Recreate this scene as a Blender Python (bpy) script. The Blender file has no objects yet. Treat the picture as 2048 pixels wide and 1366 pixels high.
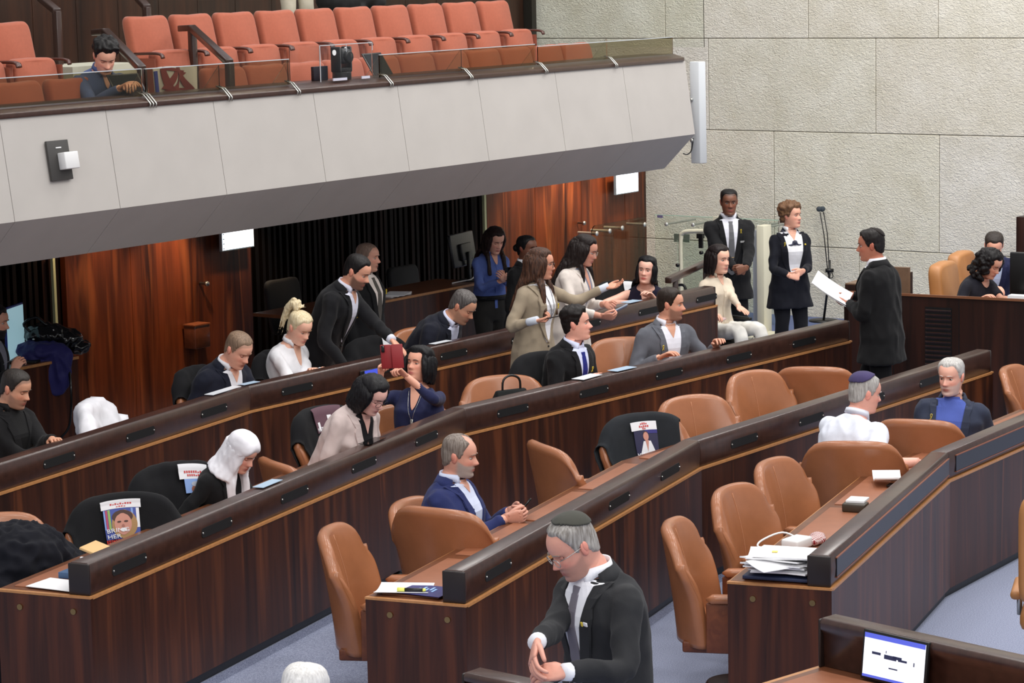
import bpy, bmesh, math, random, os
import numpy as np
from mathutils import Vector, Matrix, Euler
from mathutils.bvhtree import BVHTree
random.seed(7)
SC = bpy.context.scene
COL = SC.collection
# ------------------------------------------------------------------ camera
FPX = 5200.0; CAMH = 4.0
TH = math.atan(763 / FPX); RO = 0.022
cf = np.array([0, math.cos(TH), -math.sin(TH)]); _r = np.array([1.0, 0, 0]); _u = np.array([0, math.sin(TH), math.cos(TH)])
cr = math.cos(RO) * _r - math.sin(RO) * _u
cu = math.cos(RO) * _u + math.sin(RO) * _r
CC = np.array([0, 0, CAMH])
cam_d = bpy.data.cameras.new('camera'); cam = bpy.data.objects.new('camera', cam_d); COL.objects.link(cam)
cam_d.sensor_width = 36; cam_d.lens = FPX / 2048 * 36; cam_d.clip_end = 200
M = Matrix.Identity(4)
for i in range(3):
    M[i][0] = cr[i]; M[i][1] = cu[i]; M[i][2] = -cf[i]; M[i][3] = CC[i]
cam.matrix_world = M
SC.camera = cam
# ------------------------------------------------------------------ light and exposure
SC.view_settings.view_transform = 'Standard'; SC.view_settings.look = 'None'
SC.view_settings.exposure = -0.25; SC.view_settings.gamma = 1.0; SC.view_settings.use_curve_mapping = False
w = bpy.data.worlds.new('hall_ambient'); SC.world = w; w.use_nodes = True
w.node_tree.nodes['Background'].inputs[0].default_value = (0.93, 0.95, 1.0, 1)
w.node_tree.nodes['Background'].inputs[1].default_value = 0.60

def area(name, loc, aim, size, power, color=(1, 1, 1), sy=None):
    d = bpy.data.lights.new(name, 'AREA'); d.energy = power; d.color = color
    d.shape = 'RECTANGLE'; d.size = size; d.size_y = sy or size
    o = bpy.data.objects.new(name, d); COL.objects.link(o); o.location = loc
    o.rotation_euler = (Vector(aim) - Vector(loc)).to_track_quat('-Z', 'Y').to_euler()
    return o
def spot(name, loc, aim, power, color, angle=1.2, blend=0.6, r=0.04):
    d = bpy.data.lights.new(name, 'SPOT'); d.energy = power; d.color = color; d.spot_size = angle; d.spot_blend = blend; d.shadow_soft_size = r
    o = bpy.data.objects.new(name, d); COL.objects.link(o); o.location = loc
    o.rotation_euler = (Vector(aim) - Vector(loc)).to_track_quat('-Z', 'Y').to_euler()
    return o
# the chamber's ceiling luminaires, in rows above the floor (out of frame)
for iy, y in enumerate((6, 11, 16, 21, 26)):
    for ix, x in enumerate((-5, -0.5, 4, 8.5)):
        area('ceiling_and_fill_light', (x, y, 10.5), (x, y, 0), 1.3, 138 * (0.28, 0.9, 1.3, 1.4)[ix] * (1.25 if y < 14 else 1.0), (1, 0.97, 0.93))

# ------------------------------------------------------------------ projection helpers (photo pixel -> place in the hall)
def ray(px, py): return cf + cr * (px - 1024) / FPX - cu * (py - 683) / FPX
def P(px, py, z): d = ray(px, py); return CC + d * (z - CAMH) / d[2]
def D(px, py, dep): return CC + ray(px, py) * dep
def az_dir(a): a = math.radians(a); return np.array([math.sin(a), math.cos(a), 0.0])
BAZ = math.atan((4700 - 1024) / 5200.0)
bu = np.array([math.sin(BAZ), math.cos(BAZ), 0]); bn = np.array([bu[1], -bu[0], 0])
B0 = D(1390, 275, FPX / 215)
def onb(px, py, off): d = ray(px, py); t = ((B0 - bn * off - CC) @ bn) / (d @ bn); return CC + d * t
WP = P(1660, 637, 0)
def onw(px, py, off=0.0): d = ray(px, py); t = ((WP - bu * off - CC) @ bu) / (d @ bu); return CC + d * t
ZUP = np.array([0, 0, 1.0])

# ------------------------------------------------------------------ materials
MATS = {}
def newmat(name):
    m = bpy.data.materials.new(name); m.use_nodes = True
    return m, m.node_tree.nodes, m.node_tree.links, m.node_tree.nodes['Principled BSDF']
def srgb(r, g, b):
    f = lambda c: (c / 255 / 12.92) if c / 255 <= 0.04045 else ((c / 255 + 0.055) / 1.055) ** 2.4
    return (f(r), f(g), f(b), 1)
def plain(name, col, rough=0.5, metal=0.0, noise=0.0, nscale=30, bump=0.0, bscale=80, emit=None, estr=0, sheen=0, coat=0, spec=0.5, stretch=(1, 1, 1)):
    if name in MATS: return MATS[name]
    m, N, L, B = newmat(name); col = srgb(*col) if len(col) == 3 else col
    B.inputs['Base Color'].default_value = col; B.inputs['Roughness'].default_value = rough; B.inputs['Metallic'].default_value = metal
    B.inputs['Specular IOR Level'].default_value = spec
    if coat: B.inputs['Coat Weight'].default_value = coat; B.inputs['Coat Roughness'].default_value = 0.15
    if sheen: B.inputs['Sheen Weight'].default_value = sheen
    if noise or bump:
        tc = N.new('ShaderNodeTexCoord'); mp = N.new('ShaderNodeMapping'); mp.inputs['Scale'].default_value = stretch
        L.new(tc.outputs['Object'], mp.inputs[0])
    if noise:
        t = N.new('ShaderNodeTexNoise'); t.inputs['Scale'].default_value = nscale; t.inputs['Detail'].default_value = 5
        L.new(mp.outputs[0], t.inputs['Vector'])
        r = N.new('ShaderNodeValToRGB'); r.color_ramp.elements[0].position = 0.3; r.color_ramp.elements[1].position = 0.7
        r.color_ramp.elements[0].color = tuple(c * (1 - noise) for c in col[:3]) + (1,); r.color_ramp.elements[1].color = tuple(min(1, c * (1 + noise)) for c in col[:3]) + (1,)
        L.new(t.outputs['Fac'], r.inputs[0]); L.new(r.outputs[0], B.inputs['Base Color'])
    if bump:
        t2 = N.new('ShaderNodeTexNoise'); t2.inputs['Scale'].default_value = bscale; t2.inputs['Detail'].default_value = 4
        L.new(mp.outputs[0], t2.inputs['Vector'])
        b = N.new('ShaderNodeBump'); b.inputs['Strength'].default_value = bump; b.inputs['Distance'].default_value = 0.01
        L.new(t2.outputs['Fac'], b.inputs['Height']); L.new(b.outputs[0], B.inputs['Normal'])
    if emit is not None:
        B.inputs['Emission Color'].default_value = srgb(*emit); B.inputs['Emission Strength'].default_value = estr
    MATS[name] = m; return m
def wood(name, dark, mid, light, rough=0.32, fine=1.0, streak=0.5, grain_axis=2, coat=0.15, plank=4.0, spec=0.35):
    """veneer: slow tone changes from sheet to sheet, fine grain lines and a few bright streaks along the grain"""
    if name in MATS: return MATS[name]
    m, N, L, B = newmat(name)
    tc = N.new('ShaderNodeTexCoord')
    def mapped(s, along):
        mp = N.new('ShaderNodeMapping'); v = [s, s, s]; v[grain_axis] = along; mp.inputs['Scale'].default_value = v
        L.new(tc.outputs['Object'], mp.inputs[0]); return mp
    def noise(mp, detail=3, rough=0.5, dist=0.0):
        t = N.new('ShaderNodeTexNoise'); t.inputs['Scale'].default_value = 1; t.inputs['Detail'].default_value = detail
        t.inputs['Roughness'].default_value = rough; t.inputs['Distortion'].default_value = dist
        L.new(mp.outputs[0], t.inputs['Vector']); return t
    a = noise(mapped(plank * 2.2, 0.25), 2, 0.5, 0.2); b = noise(mapped(24 * fine, 0.9), 4, 0.55, 0.9); c = noise(mapped(8 * fine, 0.5), 2, 0.45, 1.4)
    r1 = N.new('ShaderNodeValToRGB'); e = r1.color_ramp.elements; e[0].position = 0.34; e[0].color = srgb(*dark); e[1].position = 0.70; e[1].color = srgb(*mid)
    mx = N.new('ShaderNodeMath'); mx.operation = 'MULTIPLY_ADD'; mx.inputs[1].default_value = 0.45; L.new(b.outputs['Fac'], mx.inputs[0])
    mx2 = N.new('ShaderNodeMath'); mx2.operation = 'MULTIPLY'; mx2.inputs[1].default_value = 0.55; L.new(a.outputs['Fac'], mx2.inputs[0]); L.new(mx2.outputs[0], mx.inputs[2])
    L.new(mx.outputs[0], r1.inputs[0])
    r2 = N.new('ShaderNodeValToRGB'); e = r2.color_ramp.elements; e[0].position = 0.52; e[0].color = (0, 0, 0, 1); e[1].position = 0.80; e[1].color = (streak,) * 3 + (1,)
    L.new(c.outputs['Fac'], r2.inputs[0])
    mix = N.new('ShaderNodeMixRGB'); mix.inputs[2].default_value = srgb(*light); L.new(r2.outputs[0], mix.inputs[0]); L.new(r1.outputs[0], mix.inputs[1])
    L.new(mix.outputs[0], B.inputs['Base Color']); B.inputs['Roughness'].default_value = rough
    B.inputs['Coat Weight'].default_value = coat; B.inputs['Coat Roughness'].default_value = 0.2; B.inputs['Specular IOR Level'].default_value = spec
    MATS[name] = m; return m
ROSE = wood('rosewood_veneer', (34, 17, 11), (76, 39, 23), (134, 74, 40), rough=0.4, streak=0.5, coat=0.04, plank=2.6, fine=.8)
ROSE_END = wood('rosewood_end', (36, 17, 11), (78, 38, 22), (116, 60, 32), rough=0.36, streak=0.45, coat=0.06)
RISER = plain('riser_dark_wood', (58, 36, 29), rough=0.30, noise=0.25, nscale=20, coat=0.2)
EDGE = plain('edge_light_wood', (176, 122, 74), rough=0.4, noise=0.12, nscale=40)
DESKTOP = plain('desktop_wood', (104, 62, 40), rough=0.3, noise=0.15, nscale=18)
LEATHER = plain('tan_leather', (158, 101, 68), rough=0.27, noise=0.10, nscale=6, bump=0.05, bscale=150)
LEATHER_D = plain('desk_leather_inlay', (150, 94, 66), rough=0.45, noise=0.06, nscale=15)
ARMWOOD = wood('chair_arm_wood', (88, 44, 26), (122, 66, 38), (150, 84, 48), rough=0.4, grain_axis=0, streak=0.3)
BLACK = plain('black_plastic', (14, 14, 15), rough=0.4)
BLACKG = plain('black_gloss', (10, 10, 11), rough=0.12)
CHROME = plain('chrome', (205, 205, 205), rough=0.12, metal=1)
STEEL = plain('brushed_steel', (190, 190, 185), rough=0.3, metal=1)
BRASS = plain('dull_brass', (150, 125, 85), rough=0.35, metal=1)
WHITE = plain('white_plastic', (228, 228, 228), rough=0.4)
PAPER = plain('paper_white', (238, 238, 240), rough=0.8)
CREAM = plain('cream_paint', (225, 220, 196), rough=0.4)

# ------------------------------------------------------------------ mesh builder
class MB:
    def __init__(s): s.v = []; s.f = []; s.mi = []
    def add(s, V, F, mi=0):
        o = len(s.v); s.v += [tuple(map(float, p)) for p in V]; s.f += [tuple(i + o for i in f) for f in F]; s.mi += [mi] * len(F)
    def box(s, c, size, X=(1, 0, 0), Y=(0, 1, 0), Z=(0, 0, 1), mi=0):
        c = np.array(c, float); X = np.array(X, float) * size[0] / 2; Y = np.array(Y, float) * size[1] / 2; Z = np.array(Z, float) * size[2] / 2
        V = [c + a * X + b * Y + d * Z for d in (-1, 1) for b in (-1, 1) for a in (-1, 1)]
        s.add(V, [(0, 2, 3, 1), (4, 5, 7, 6), (0, 1, 5, 4), (2, 6, 7, 3), (0, 4, 6, 2), (1, 3, 7, 5)], mi)
    def loft(s, rings, cap=True, closed=True, mi=0):
        n = len(rings[0]); V = [p for r in rings for p in r]; F = []
        m = n if closed else n - 1
        for i in range(len(rings) - 1):
            for j in range(m):
                k = (j + 1) % n
                F.append((i * n + j, i * n + k, (i + 1) * n + k, (i + 1) * n + j))
        if cap and closed:
            F.append(tuple(range(n - 1, -1, -1))); F.append(tuple((len(rings) - 1) * n + j for j in range(n)))
        s.add(V, F, mi)
    def tube(s, pts, rad, sides=10, mi=0, cap=True, flat=None):
        pts = [np.array(p, float) for p in pts]
        if np.isscalar(rad): rad = [rad] * len(pts)
        T = [pts[min(i + 1, len(pts) - 1)] - pts[max(i - 1, 0)] for i in range(len(pts))]
        T = [t / (np.linalg.norm(t) + 1e-9) for t in T]
        ref = np.array([0, 0, 1.0]) if abs(T[0][2]) < 0.9 else np.array([1.0, 0, 0])
        a = np.cross(T[0], ref); a /= np.linalg.norm(a); rings = []
        for p, t, r in zip(pts, T, rad):
            a = a - t * (a @ t); a /= np.linalg.norm(a); b = np.cross(t, a)
            rings.append([p + r * (math.cos(q) * a + (flat or 1) * math.sin(q) * b) for q in np.linspace(0, 2 * math.pi, sides, endpoint=False)])
        s.loft(rings, cap, True, mi)
    def sphere(s, c, r, seg=14, rings=9, mi=0, M3=None):
        c = np.array(c, float); r = np.array([r] * 3 if np.isscalar(r) else r, float); R = []
        for i in range(rings + 1):
            t = math.pi * i / rings; t = min(max(t, 0.02), math.pi - 0.02)
            ring = [np.array([math.sin(t) * math.cos(q), math.sin(t) * math.sin(q), -math.cos(t)]) * r for q in np.linspace(0, 2 * math.pi, seg, endpoint=False)]
            R.append([c + (M3 @ p if M3 is not None else p) for p in ring])
        s.loft(R, True, True, mi)
    def prism(s, prof, a, b, X, Y, mi=0):
        """profile [(x,y)] swept from point a to b, axes X, Y"""
        X = np.array(X, float); Y = np.array(Y, float)
        s.loft([[np.array(q, float) + p[0] * X + p[1] * Y for p in prof] for q in (a, b)], True, True, mi)
    def build(s, name, mats, parent=None, smooth=False, bevel=0, bseg=2, angle=40, origin=None):
        me = bpy.data.meshes.new(name); me.from_pydata(s.v, [], s.f); me.update()
        mats = mats if isinstance(mats, (list, tuple)) else [mats]
        for m in mats: me.materials.append(m)
        if len(mats) > 1: me.polygons.foreach_set('material_index', s.mi)
        bm = bmesh.new(); bm.from_mesh(me); bmesh.ops.recalc_face_normals(bm, faces=bm.faces); bm.to_mesh(me); bm.free()
        if smooth: me.polygons.foreach_set('use_smooth', [True] * len(me.polygons))
        o = bpy.data.objects.new(name, me); COL.objects.link(o)
        if parent is not None: o.parent = parent
        if origin is not None:
            me.transform(Matrix.Translation(-Vector(origin))); o.location = origin
        if bevel:
            b = o.modifiers.new('bevel', 'BEVEL'); b.width = bevel; b.segments = bseg; b.limit_method = 'ANGLE'; b.angle_limit = math.radians(angle); b.harden_normals = False
            me.polygons.foreach_set('use_smooth', [True] * len(me.polygons))
            e = o.modifiers.new('edges', 'EDGE_SPLIT') if False else None
        return o
def empty(name, loc=(0, 0, 0), rz=0.0):
    o = bpy.data.objects.new(name, None); COL.objects.link(o); o.location = loc; o.rotation_euler = (0, 0, rz); o.empty_display_size = 0.1; return o
def tag(o, label=None, cat=None, group=None, kind=None):
    if label: o['label'] = label
    if cat: o['category'] = cat
    if group: o['group'] = group
    if kind: o['kind'] = kind
    return o
def struct(o): o['kind'] = 'structure'; return o
def kids(o): return [c for c in bpy.data.objects if c.parent == o]
def copy_tree(o, parent=None):
    c = o.copy(); COL.objects.link(c)
    if parent is not None: c.parent = parent
    for ch in KIDS.get(o.name, kids(o)): copy_tree(ch, c)
    return c
KIDS = {}
def bez(p, n):
    """smooth curve through points p (catmull-rom), n samples per span"""
    p = [np.array(q, float) for q in p]; q = [2 * p[0] - p[1]] + p + [2 * p[-1] - p[-2]]; out = []
    for i in range(1, len(q) - 2):
        for k in range(n):
            t = k / n; a, b, c, d = q[i - 1:i + 3]
            out.append(0.5 * (2 * b + (c - a) * t + (2 * a - 5 * b + 4 * c - d) * t * t + (3 * b - a - 3 * c + d) * t ** 3))
    out.append(p[-1]); return out
area('added_wall_light', (4.2, 22.5, 8.5), (2.0, 28.8, 1.0), 1.0, 170, (1, 0.97, 0.92))  # added light, no fixture: brightens the stone corner beside the gallery
for x, y in ((0.5, 19), (4.5, 17), (7.5, 19)):
    area('added_wall_light', (x, y, 9.5), (x + .5, y + 11, 1.6), 1.3, 95, (1, 0.98, 0.94))  # added lights that lift the stone wall, no real fixtures
for x, y in ((-6, -3), (-1, -4), (4, -3), (9, -2), (-6, 1), (9, 2)):
    area('ceiling_and_fill_light', (x, y, 10.0), (x * .4, y + 9, 0), 1.6, 200, (1, 0.97, 0.93))  # front fill added behind the camera to brighten the faces
# ================================================================== SETTING
# ---- stone wall: courses of big chiselled slabs
def stone_mat():
    m, N, L, B = newmat('chiselled_stone')
    tc = N.new('ShaderNodeTexCoord'); at = N.new('ShaderNodeAttribute'); at.attribute_name = 'tone'
    n1 = N.new('ShaderNodeTexNoise'); n1.inputs['Scale'].default_value = 2.2; n1.inputs['Detail'].default_value = 8; n1.inputs['Roughness'].default_value = 0.65; L.new(tc.outputs['Object'], n1.inputs['Vector'])
    r = N.new('ShaderNodeValToRGB'); e = r.color_ramp.elements; e[0].position = 0.3; e[0].color = srgb(212, 207, 192); e[1].position = 0.7; e[1].color = srgb(232, 229, 220); L.new(n1.outputs['Fac'], r.inputs[0])
    mx = N.new('ShaderNodeMixRGB'); mx.blend_type = 'MULTIPLY'; mx.inputs[0].default_value = 1; L.new(r.outputs[0], mx.inputs[1]); L.new(at.outputs['Color'], mx.inputs[2])
    # small brown pits
    n3 = N.new('ShaderNodeTexNoise'); n3.inputs['Scale'].default_value = 26; n3.inputs['Detail'].default_value = 4; L.new(tc.outputs['Object'], n3.inputs['Vector'])
    r3 = N.new('ShaderNodeValToRGB'); r3.color_ramp.elements[0].position = 0.66; r3.color_ramp.elements[0].color = (0, 0, 0, 1); r3.color_ramp.elements[1].position = 0.8; r3.color_ramp.elements[1].color = (0.5, 0.5, 0.5, 1); L.new(n3.outputs['Fac'], r3.inputs[0])
    m3 = N.new('ShaderNodeMixRGB'); m3.inputs[2].default_value = srgb(150, 138, 112); L.new(r3.outputs[0], m3.inputs[0]); L.new(mx.outputs[0], m3.inputs[1]); L.new(m3.outputs[0], B.inputs['Base Color'])
    v = N.new('ShaderNodeTexNoise'); v.inputs['Scale'].default_value = 34; v.inputs['Detail'].default_value = 3; v.inputs['Distortion'].default_value = 1.2
    mp = N.new('ShaderNodeMapping'); mp.inputs['Scale'].default_value = (0.8, 0.8, 1.35); L.new(tc.outputs['Object'], mp.inputs[0]); L.new(mp.outputs[0], v.inputs['Vector'])
    b = N.new('ShaderNodeBump'); b.inputs['Strength'].default_value = 0.8; b.inputs['Distance'].default_value = 0.02; L.new(v.outputs['Fac'], b.inputs['Height']); L.new(b.outputs[0], B.inputs['Normal'])
    B.inputs['Roughness'].default_value = 0.9
    return m
STONE = stone_mat()
def w_s(px, py): return float((onw(px, py) - WP) @ np.array([-bu[1], bu[0], 0]))     # distance along the wall, growing to the left
WL = np.array([-bu[1], bu[0], 0])
zc = [-0.2, 0.79, 2.055, 3.08, 4.35, 5.6]
joints = [[w_s(1718, 550), w_s(1450, 550)], [w_s(1548, 400), w_s(1878, 380)], [w_s(1417, 200), w_s(1751, 200)], [w_s(1616, 40), w_s(1876, 40), w_s(1330, 40)], [w_s(1700, 20)]]
mb = MB(); tones = []
SL, SR = w_s(900, 100), w_s(2300, 300)
for k in range(5):
    js = sorted([SR - 1.5] + joints[k] + [SL + 2], reverse=True)
    for a, b in zip(js, js[1:]):
        g = 0.0035; t = random.uniform(0.93, 1.0)
        c = WP + WL * (a + b) / 2 + bu * 0.06; c[2] = (zc[k] + zc[k + 1]) / 2
        n0 = len(mb.v); mb.box(c, (a - b - 2 * g, 0.12, zc[k + 1] - zc[k] - 2 * g), X=WL, Y=bu)
        tones += [(t, t * random.uniform(0.985, 1.0), t * random.uniform(0.94, 1.0), 1)] * 8
mb.box(WP + WL * (SL + SR) / 2 + bu * 0.12 + ZUP * 2.5, (SL - SR + 6, 0.2, 6.6), X=WL, Y=bu); tones += [(0.45, 0.43, 0.38, 1)] * 8
o = mb.build('wall_stone', STONE); ca = o.data.color_attributes.new('tone', 'FLOAT_COLOR', 'POINT'); ca.data.foreach_set('color', np.array(tones, 'f').ravel()); struct(o)
o.modifiers.new('bevel', 'BEVEL').width = 0.006

# ---- floors
def carpet(name, c1, c2):
    m, N, L, B = newmat(name); tc = N.new('ShaderNodeTexCoord')
    n = N.new('ShaderNodeTexNoise'); n.inputs['Scale'].default_value = 170; n.inputs['Detail'].default_value = 3; L.new(tc.outputs['Object'], n.inputs['Vector'])
    r = N.new('ShaderNodeValToRGB'); r.color_ramp.elements[0].position = 0.35; r.color_ramp.elements[0].color = srgb(*c1); r.color_ramp.elements[1].position = 0.65; r.color_ramp.elements[1].color = srgb(*c2)
    L.new(n.outputs['Fac'], r.inputs[0]); L.new(r.outputs[0], B.inputs['Base Color']); B.inputs['Roughness'].default_value = 0.95; B.inputs['Sheen Weight'].default_value = 0.2
    bp = N.new('ShaderNodeBump'); bp.inputs['Strength'].default_value = 0.4; bp.inputs['Distance'].default_value = 0.005; L.new(n.outputs['Fac'], bp.inputs['Height']); L.new(bp.outputs[0], B.inputs['Normal'])
    return m
CARPET = carpet('blue_grey_carpet', (98, 106, 134), (158, 165, 190))
CARPET_B = carpet('blue_carpet', (48, 66, 112), (72, 92, 140))
mb = MB(); mb.box((1, 17, -0.1), (30, 40, 0.2)); struct(mb.build('floor', CARPET))
# steps the desk rows stand on
ROWS = {'A': (.15, [(0, 989), (504, 824), (1432, 613)]), 'B': (.10, [(185, 1197), (935, 870), (1700, 685)]), 'C': (.05, [(935, 1213), (1403, 938), (1983, 747)]), 'D': (0.0, [(1665, 1180), (1900, 963), (2048, 897)])}
RW = {k: [P(x, y, t + .74) for x, y in pts] for k, (t, pts) in ROWS.items()}
def extend(W, a, b):
    W = [p.copy() for p in W]; d = W[0] - W[1]; W[0] = W[0] + d / np.linalg.norm(d) * a; d = W[-1] - W[-2]; W[-1] = W[-1] + d / np.linalg.norm(d) * b; return W
RW['A'] = extend(RW['A'], 1.6, 0); RW['B'] = extend(RW['B'], 0, 0.0); RW['D'] = extend(RW['D'], 0, 1.3)
for n_, (k, t, ext) in enumerate((('C', 0.05, -0.01), ('B', 0.10, -0.01), ('A', 0.15, -0.01))):
    W = extend(RW[k], 3.0 if k != 'A' else 0.2, 0.4); front = []; back = []
    for i, p in enumerate(W):
        d = W[min(i + 1, 2)] - W[max(i - 1, 0)]; d /= np.linalg.norm(d); n = np.array([d[1], -d[0], 0])
        front.append(p - n * 0.02); back.append(p - n * (1.55 if k == 'A' else 2.4))
    mb = MB(); poly = [np.array([p[0], p[1], z]) for z in (-0.05, t) for p in front + back[::-1]]; m = len(poly) // 2
    mb.add(poly, [tuple(range(m - 1, -1, -1)), tuple(range(m, 2 * m))] + [(i, (i + 1) % m, m + (i + 1) % m, m + i) for i in range(m)])
    struct(mb.build('floor_%s' % {'C': 'lower_step', 'B': 'middle_step', 'A': 'upper_step'}[k], CARPET))
# blue carpet landing by the stone wall
q = [P(1500, 668, 0.004), P(1665, 640, 0.004)]
mb = MB(); c = WP - bu * 1.4 - WL * 0.2; c[2] = 0.003; mb.box(c, (4.0, 2.8, 0.006), X=WL, Y=bu); struct(mb.build('floor_landing', CARPET_B))

# ---- wooden rear wall under the gallery
OFFW = 3.40
WALLWOOD = wood('rear_wall_veneer', (40, 16, 9), (122, 58, 28), (176, 98, 52), rough=0.36, fine=0.7, streak=0.6, coat=0.1, plank=1.6)
WALLWOOD2 = wood('gallery_wall_veneer', (30, 17, 12), (66, 38, 25), (92, 52, 32), rough=0.4, fine=0.6, streak=0.3, plank=2.0)
def b_s(px, py, off): return float((onb(px, py, off) - B0) @ bu)
def bpt(s, off, z): p = B0 + bu * s - bn * off; return np.array([p[0], p[1], z])
sc = float(((onw(1290, 450) - B0) @ bu))
sL = b_s(-60, 600, OFFW)
secs = [('slat', sL - 2, b_s(131, 560, OFFW)), ('wood', b_s(131, 560, OFFW), b_s(503, 560, OFFW)), ('slat', b_s(503, 560, OFFW), b_s(975, 500, OFFW)), ('wood', b_s(975, 500, OFFW), sc)]
mbw = MB(); mbs = MB(); mbb = MB()
for kind, a, b in secs:
    if kind == 'wood':
        n = max(3, int(round((b - a) / 0.42))); 
        for i in range(n):
            s0 = a + (b - a) * i / n; s1 = a + (b - a) * (i + 1) / n; dep = 0.0 if i % 2 else 0.003
            mbw.box(bpt((s0 + s1) / 2, OFFW + 0.03 - dep, 1.2), (s1 - s0 - 0.0015, 0.06, 2.9), X=bu, Y=bn)
    mbb.box(bpt((a + b) / 2, OFFW + 0.12, 1.2), (b - a + .02, 0.05, 2.9), X=bu, Y=bn)
    if kind != 'wood':
        n = int((b - a) / 0.085)
        for i in range(n):
            s0 = a + (b - a) * (i + 0.5) / n; wd = 0.03 + 0.025 * random.random()
            mbs.box(bpt(s0, OFFW + 0.05 + 0.03 * random.random(), 1.2), (wd, 0.06, 2.9), X=bu, Y=bn)
DARKSLAT = wood('dark_slats', (8, 6, 5), (24, 15, 11), (58, 28, 18), rough=0.6, streak=0.6, fine=0.5, coat=0, spec=.15)
struct(mbw.build('wall_rear', WALLWOOD)); struct(mbs.build('wall_rear_slats', DARKSLAT)); struct(mbb.build('wall_rear_backing', plain('slat_backing', (8, 7, 7), rough=0.8)))
# pale door jamb strips
YEL = plain('pale_jamb', (196, 196, 150), rough=0.5)
for i, (x, y0, y1, w_) in enumerate(((109, 508, 685, 0.028), (969, 388, 480, 0.035))):
    p = onb(x, (y0 + y1) / 2, OFFW - 0.06); mb = MB(); a0 = onb(x - 6, y0, OFFW - 0.06)[2]; z1 = onb(x + 6, y1, OFFW - 0.06)[2]
    mb.box((p[0], p[1], (a0 + z1) / 2 + (0 if i else -0.3)), (w_, 0.03, abs(a0 - z1) + (0 if i else 0.6)), X=bu, Y=bn); struct(mb.build('trim_%d' % (i + 1), YEL))

# ---- gallery: parapet, floor, soffit, rear wall
PAR = plain('parapet_plaster', (184, 179, 174), rough=0.7, noise=0.035, nscale=3, bump=0.02, bscale=60)
zb = 2.36; zt = 3.035; s0, s1 = b_s(-700, 500, 0), 0.0
prof = [(0, zb), (-0.1, zt), (-0.22, zt), (-0.30, zb), (-0.42, zb - .331), (-0.34, zb - 0.33)]
jt = [b_s(x, 300, 0.05) for x in (-330, 12, 225, 440, 640, 808, 968, 1122, 1257)] + [0.0]
mb = MB()
for a, b in zip(jt, jt[1:]):
    mb.prism(prof, bpt(a + 0.0025, 0, 0), bpt(b - (0.0025 if b < -0.01 else 0), 0, 0), bn, ZUP)
struct(mb.build('wall_gallery', PAR)); mb = MB(); mb.prism([(-.40, zb - .33), (-3.42, zb - .35), (-3.42, zb - .10), (-.33, zb - .10)], bpt(jt[0], 0, 0), bpt(0, 0, 0), bn, ZUP); struct(mb.build('ceiling_under_gallery', PAR))
mb = MB(); mb.prism([(-0.02, zb + 0.01), (-0.12, zt - 0.01), (-0.2, zt - 0.02), (-0.3, zb)], bpt(jt[0], 0, 0), bpt(-0.01, 0, 0), bn, ZUP); struct(mb.build('wall_gallery_core', plain('joint_grey', (120, 116, 110), rough=0.9)))  # darker grey core that shows between the parapet panels
RAILW = plain('gallery_rail_wood', (62, 38, 28), rough=0.35, noise=0.2, nscale=25, coat=0.2)
mb = MB(); mb.prism([(-0.085, zt), (-0.085, zt + 0.035), (-0.2, zt + 0.07), (-0.5, zt + 0.07), (-0.5, zt)], bpt(jt[0], 0, 0), bpt(-0.03, 0, 0), bn, ZUP); struct(mb.build('trim_3', RAILW, bevel=0.006))
GFL = zt - 0.72
mb = MB(); mb.box(bpt((s0) / 2, 2.0, GFL - 0.05), (-s0, 3.3, 0.1), X=bu, Y=bn); mb.box(bpt(s0 / 2 + 0.8, 2.95, GFL + 0.15), (-s0 + 1.6, 1.9, 0.4), X=bu, Y=bn); mb.box(bpt(s0 / 2 + 0.8, 4.2, GFL + 0.42), (-s0 + 1.6, 1.6, 0.4), X=bu, Y=bn)
struct(mb.build('floor_gallery', plain('gallery_floor', (150, 146, 132), rough=0.8, noise=0.1)))
OFFG = 4.9
mb = MB(); g1 = b_s(1040, 20, OFFG); g0 = s0; n = int((g1 - g0) / 0.55)
for i in range(n): mb.box(bpt(g0 + (g1 - g0) * (i + 0.5) / n, OFFG, 4.2), ((g1 - g0) / n - 0.006, 0.1, 4.2), X=bu, Y=bn)
struct(mb.build('wall_gallery_rear', WALLWOOD2))
mb = MB(); mb.box(bpt(b_s(1047, 20, OFFG), OFFG - 0.05, 4.2), (0.09, 0.2, 4.2), X=bu, Y=bn); struct(mb.build('trim_4', plain('dark_frame', (34, 30, 26), rough=0.5)))
# white step edge in the gallery aisle
mb = MB(); p0 = onb(90, 135, 2.3); p1 = onb(240, 118, 2.3); mb.box((p0 + p1) / 2 - ZUP * 0.06, (np.linalg.norm(p1 - p0), 0.6, 0.10), X=bu, Y=bn); struct(mb.build('trim_5', plain('pale_step', (196, 194, 176), rough=0.7)))
# downlights recessed in the soffit, washing the wooden wall
for x, y, pw in ((100, 640, 14), (205, 620, 30), (330, 600, 70), (475, 560, 24), (1040, 450, 26), (1125, 430, 60), (1215, 420, 30)):
    q = onb(x, y, OFFW); loc = q + bn * 0.42; loc[2] = 2.0; aim = q + bn * 0.02; aim[2] = 1.1
    spot('soffit_downlight', loc, aim, pw * 1.7, (1, 0.72, 0.45), 1.5, 0.8, 0.05)
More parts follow.
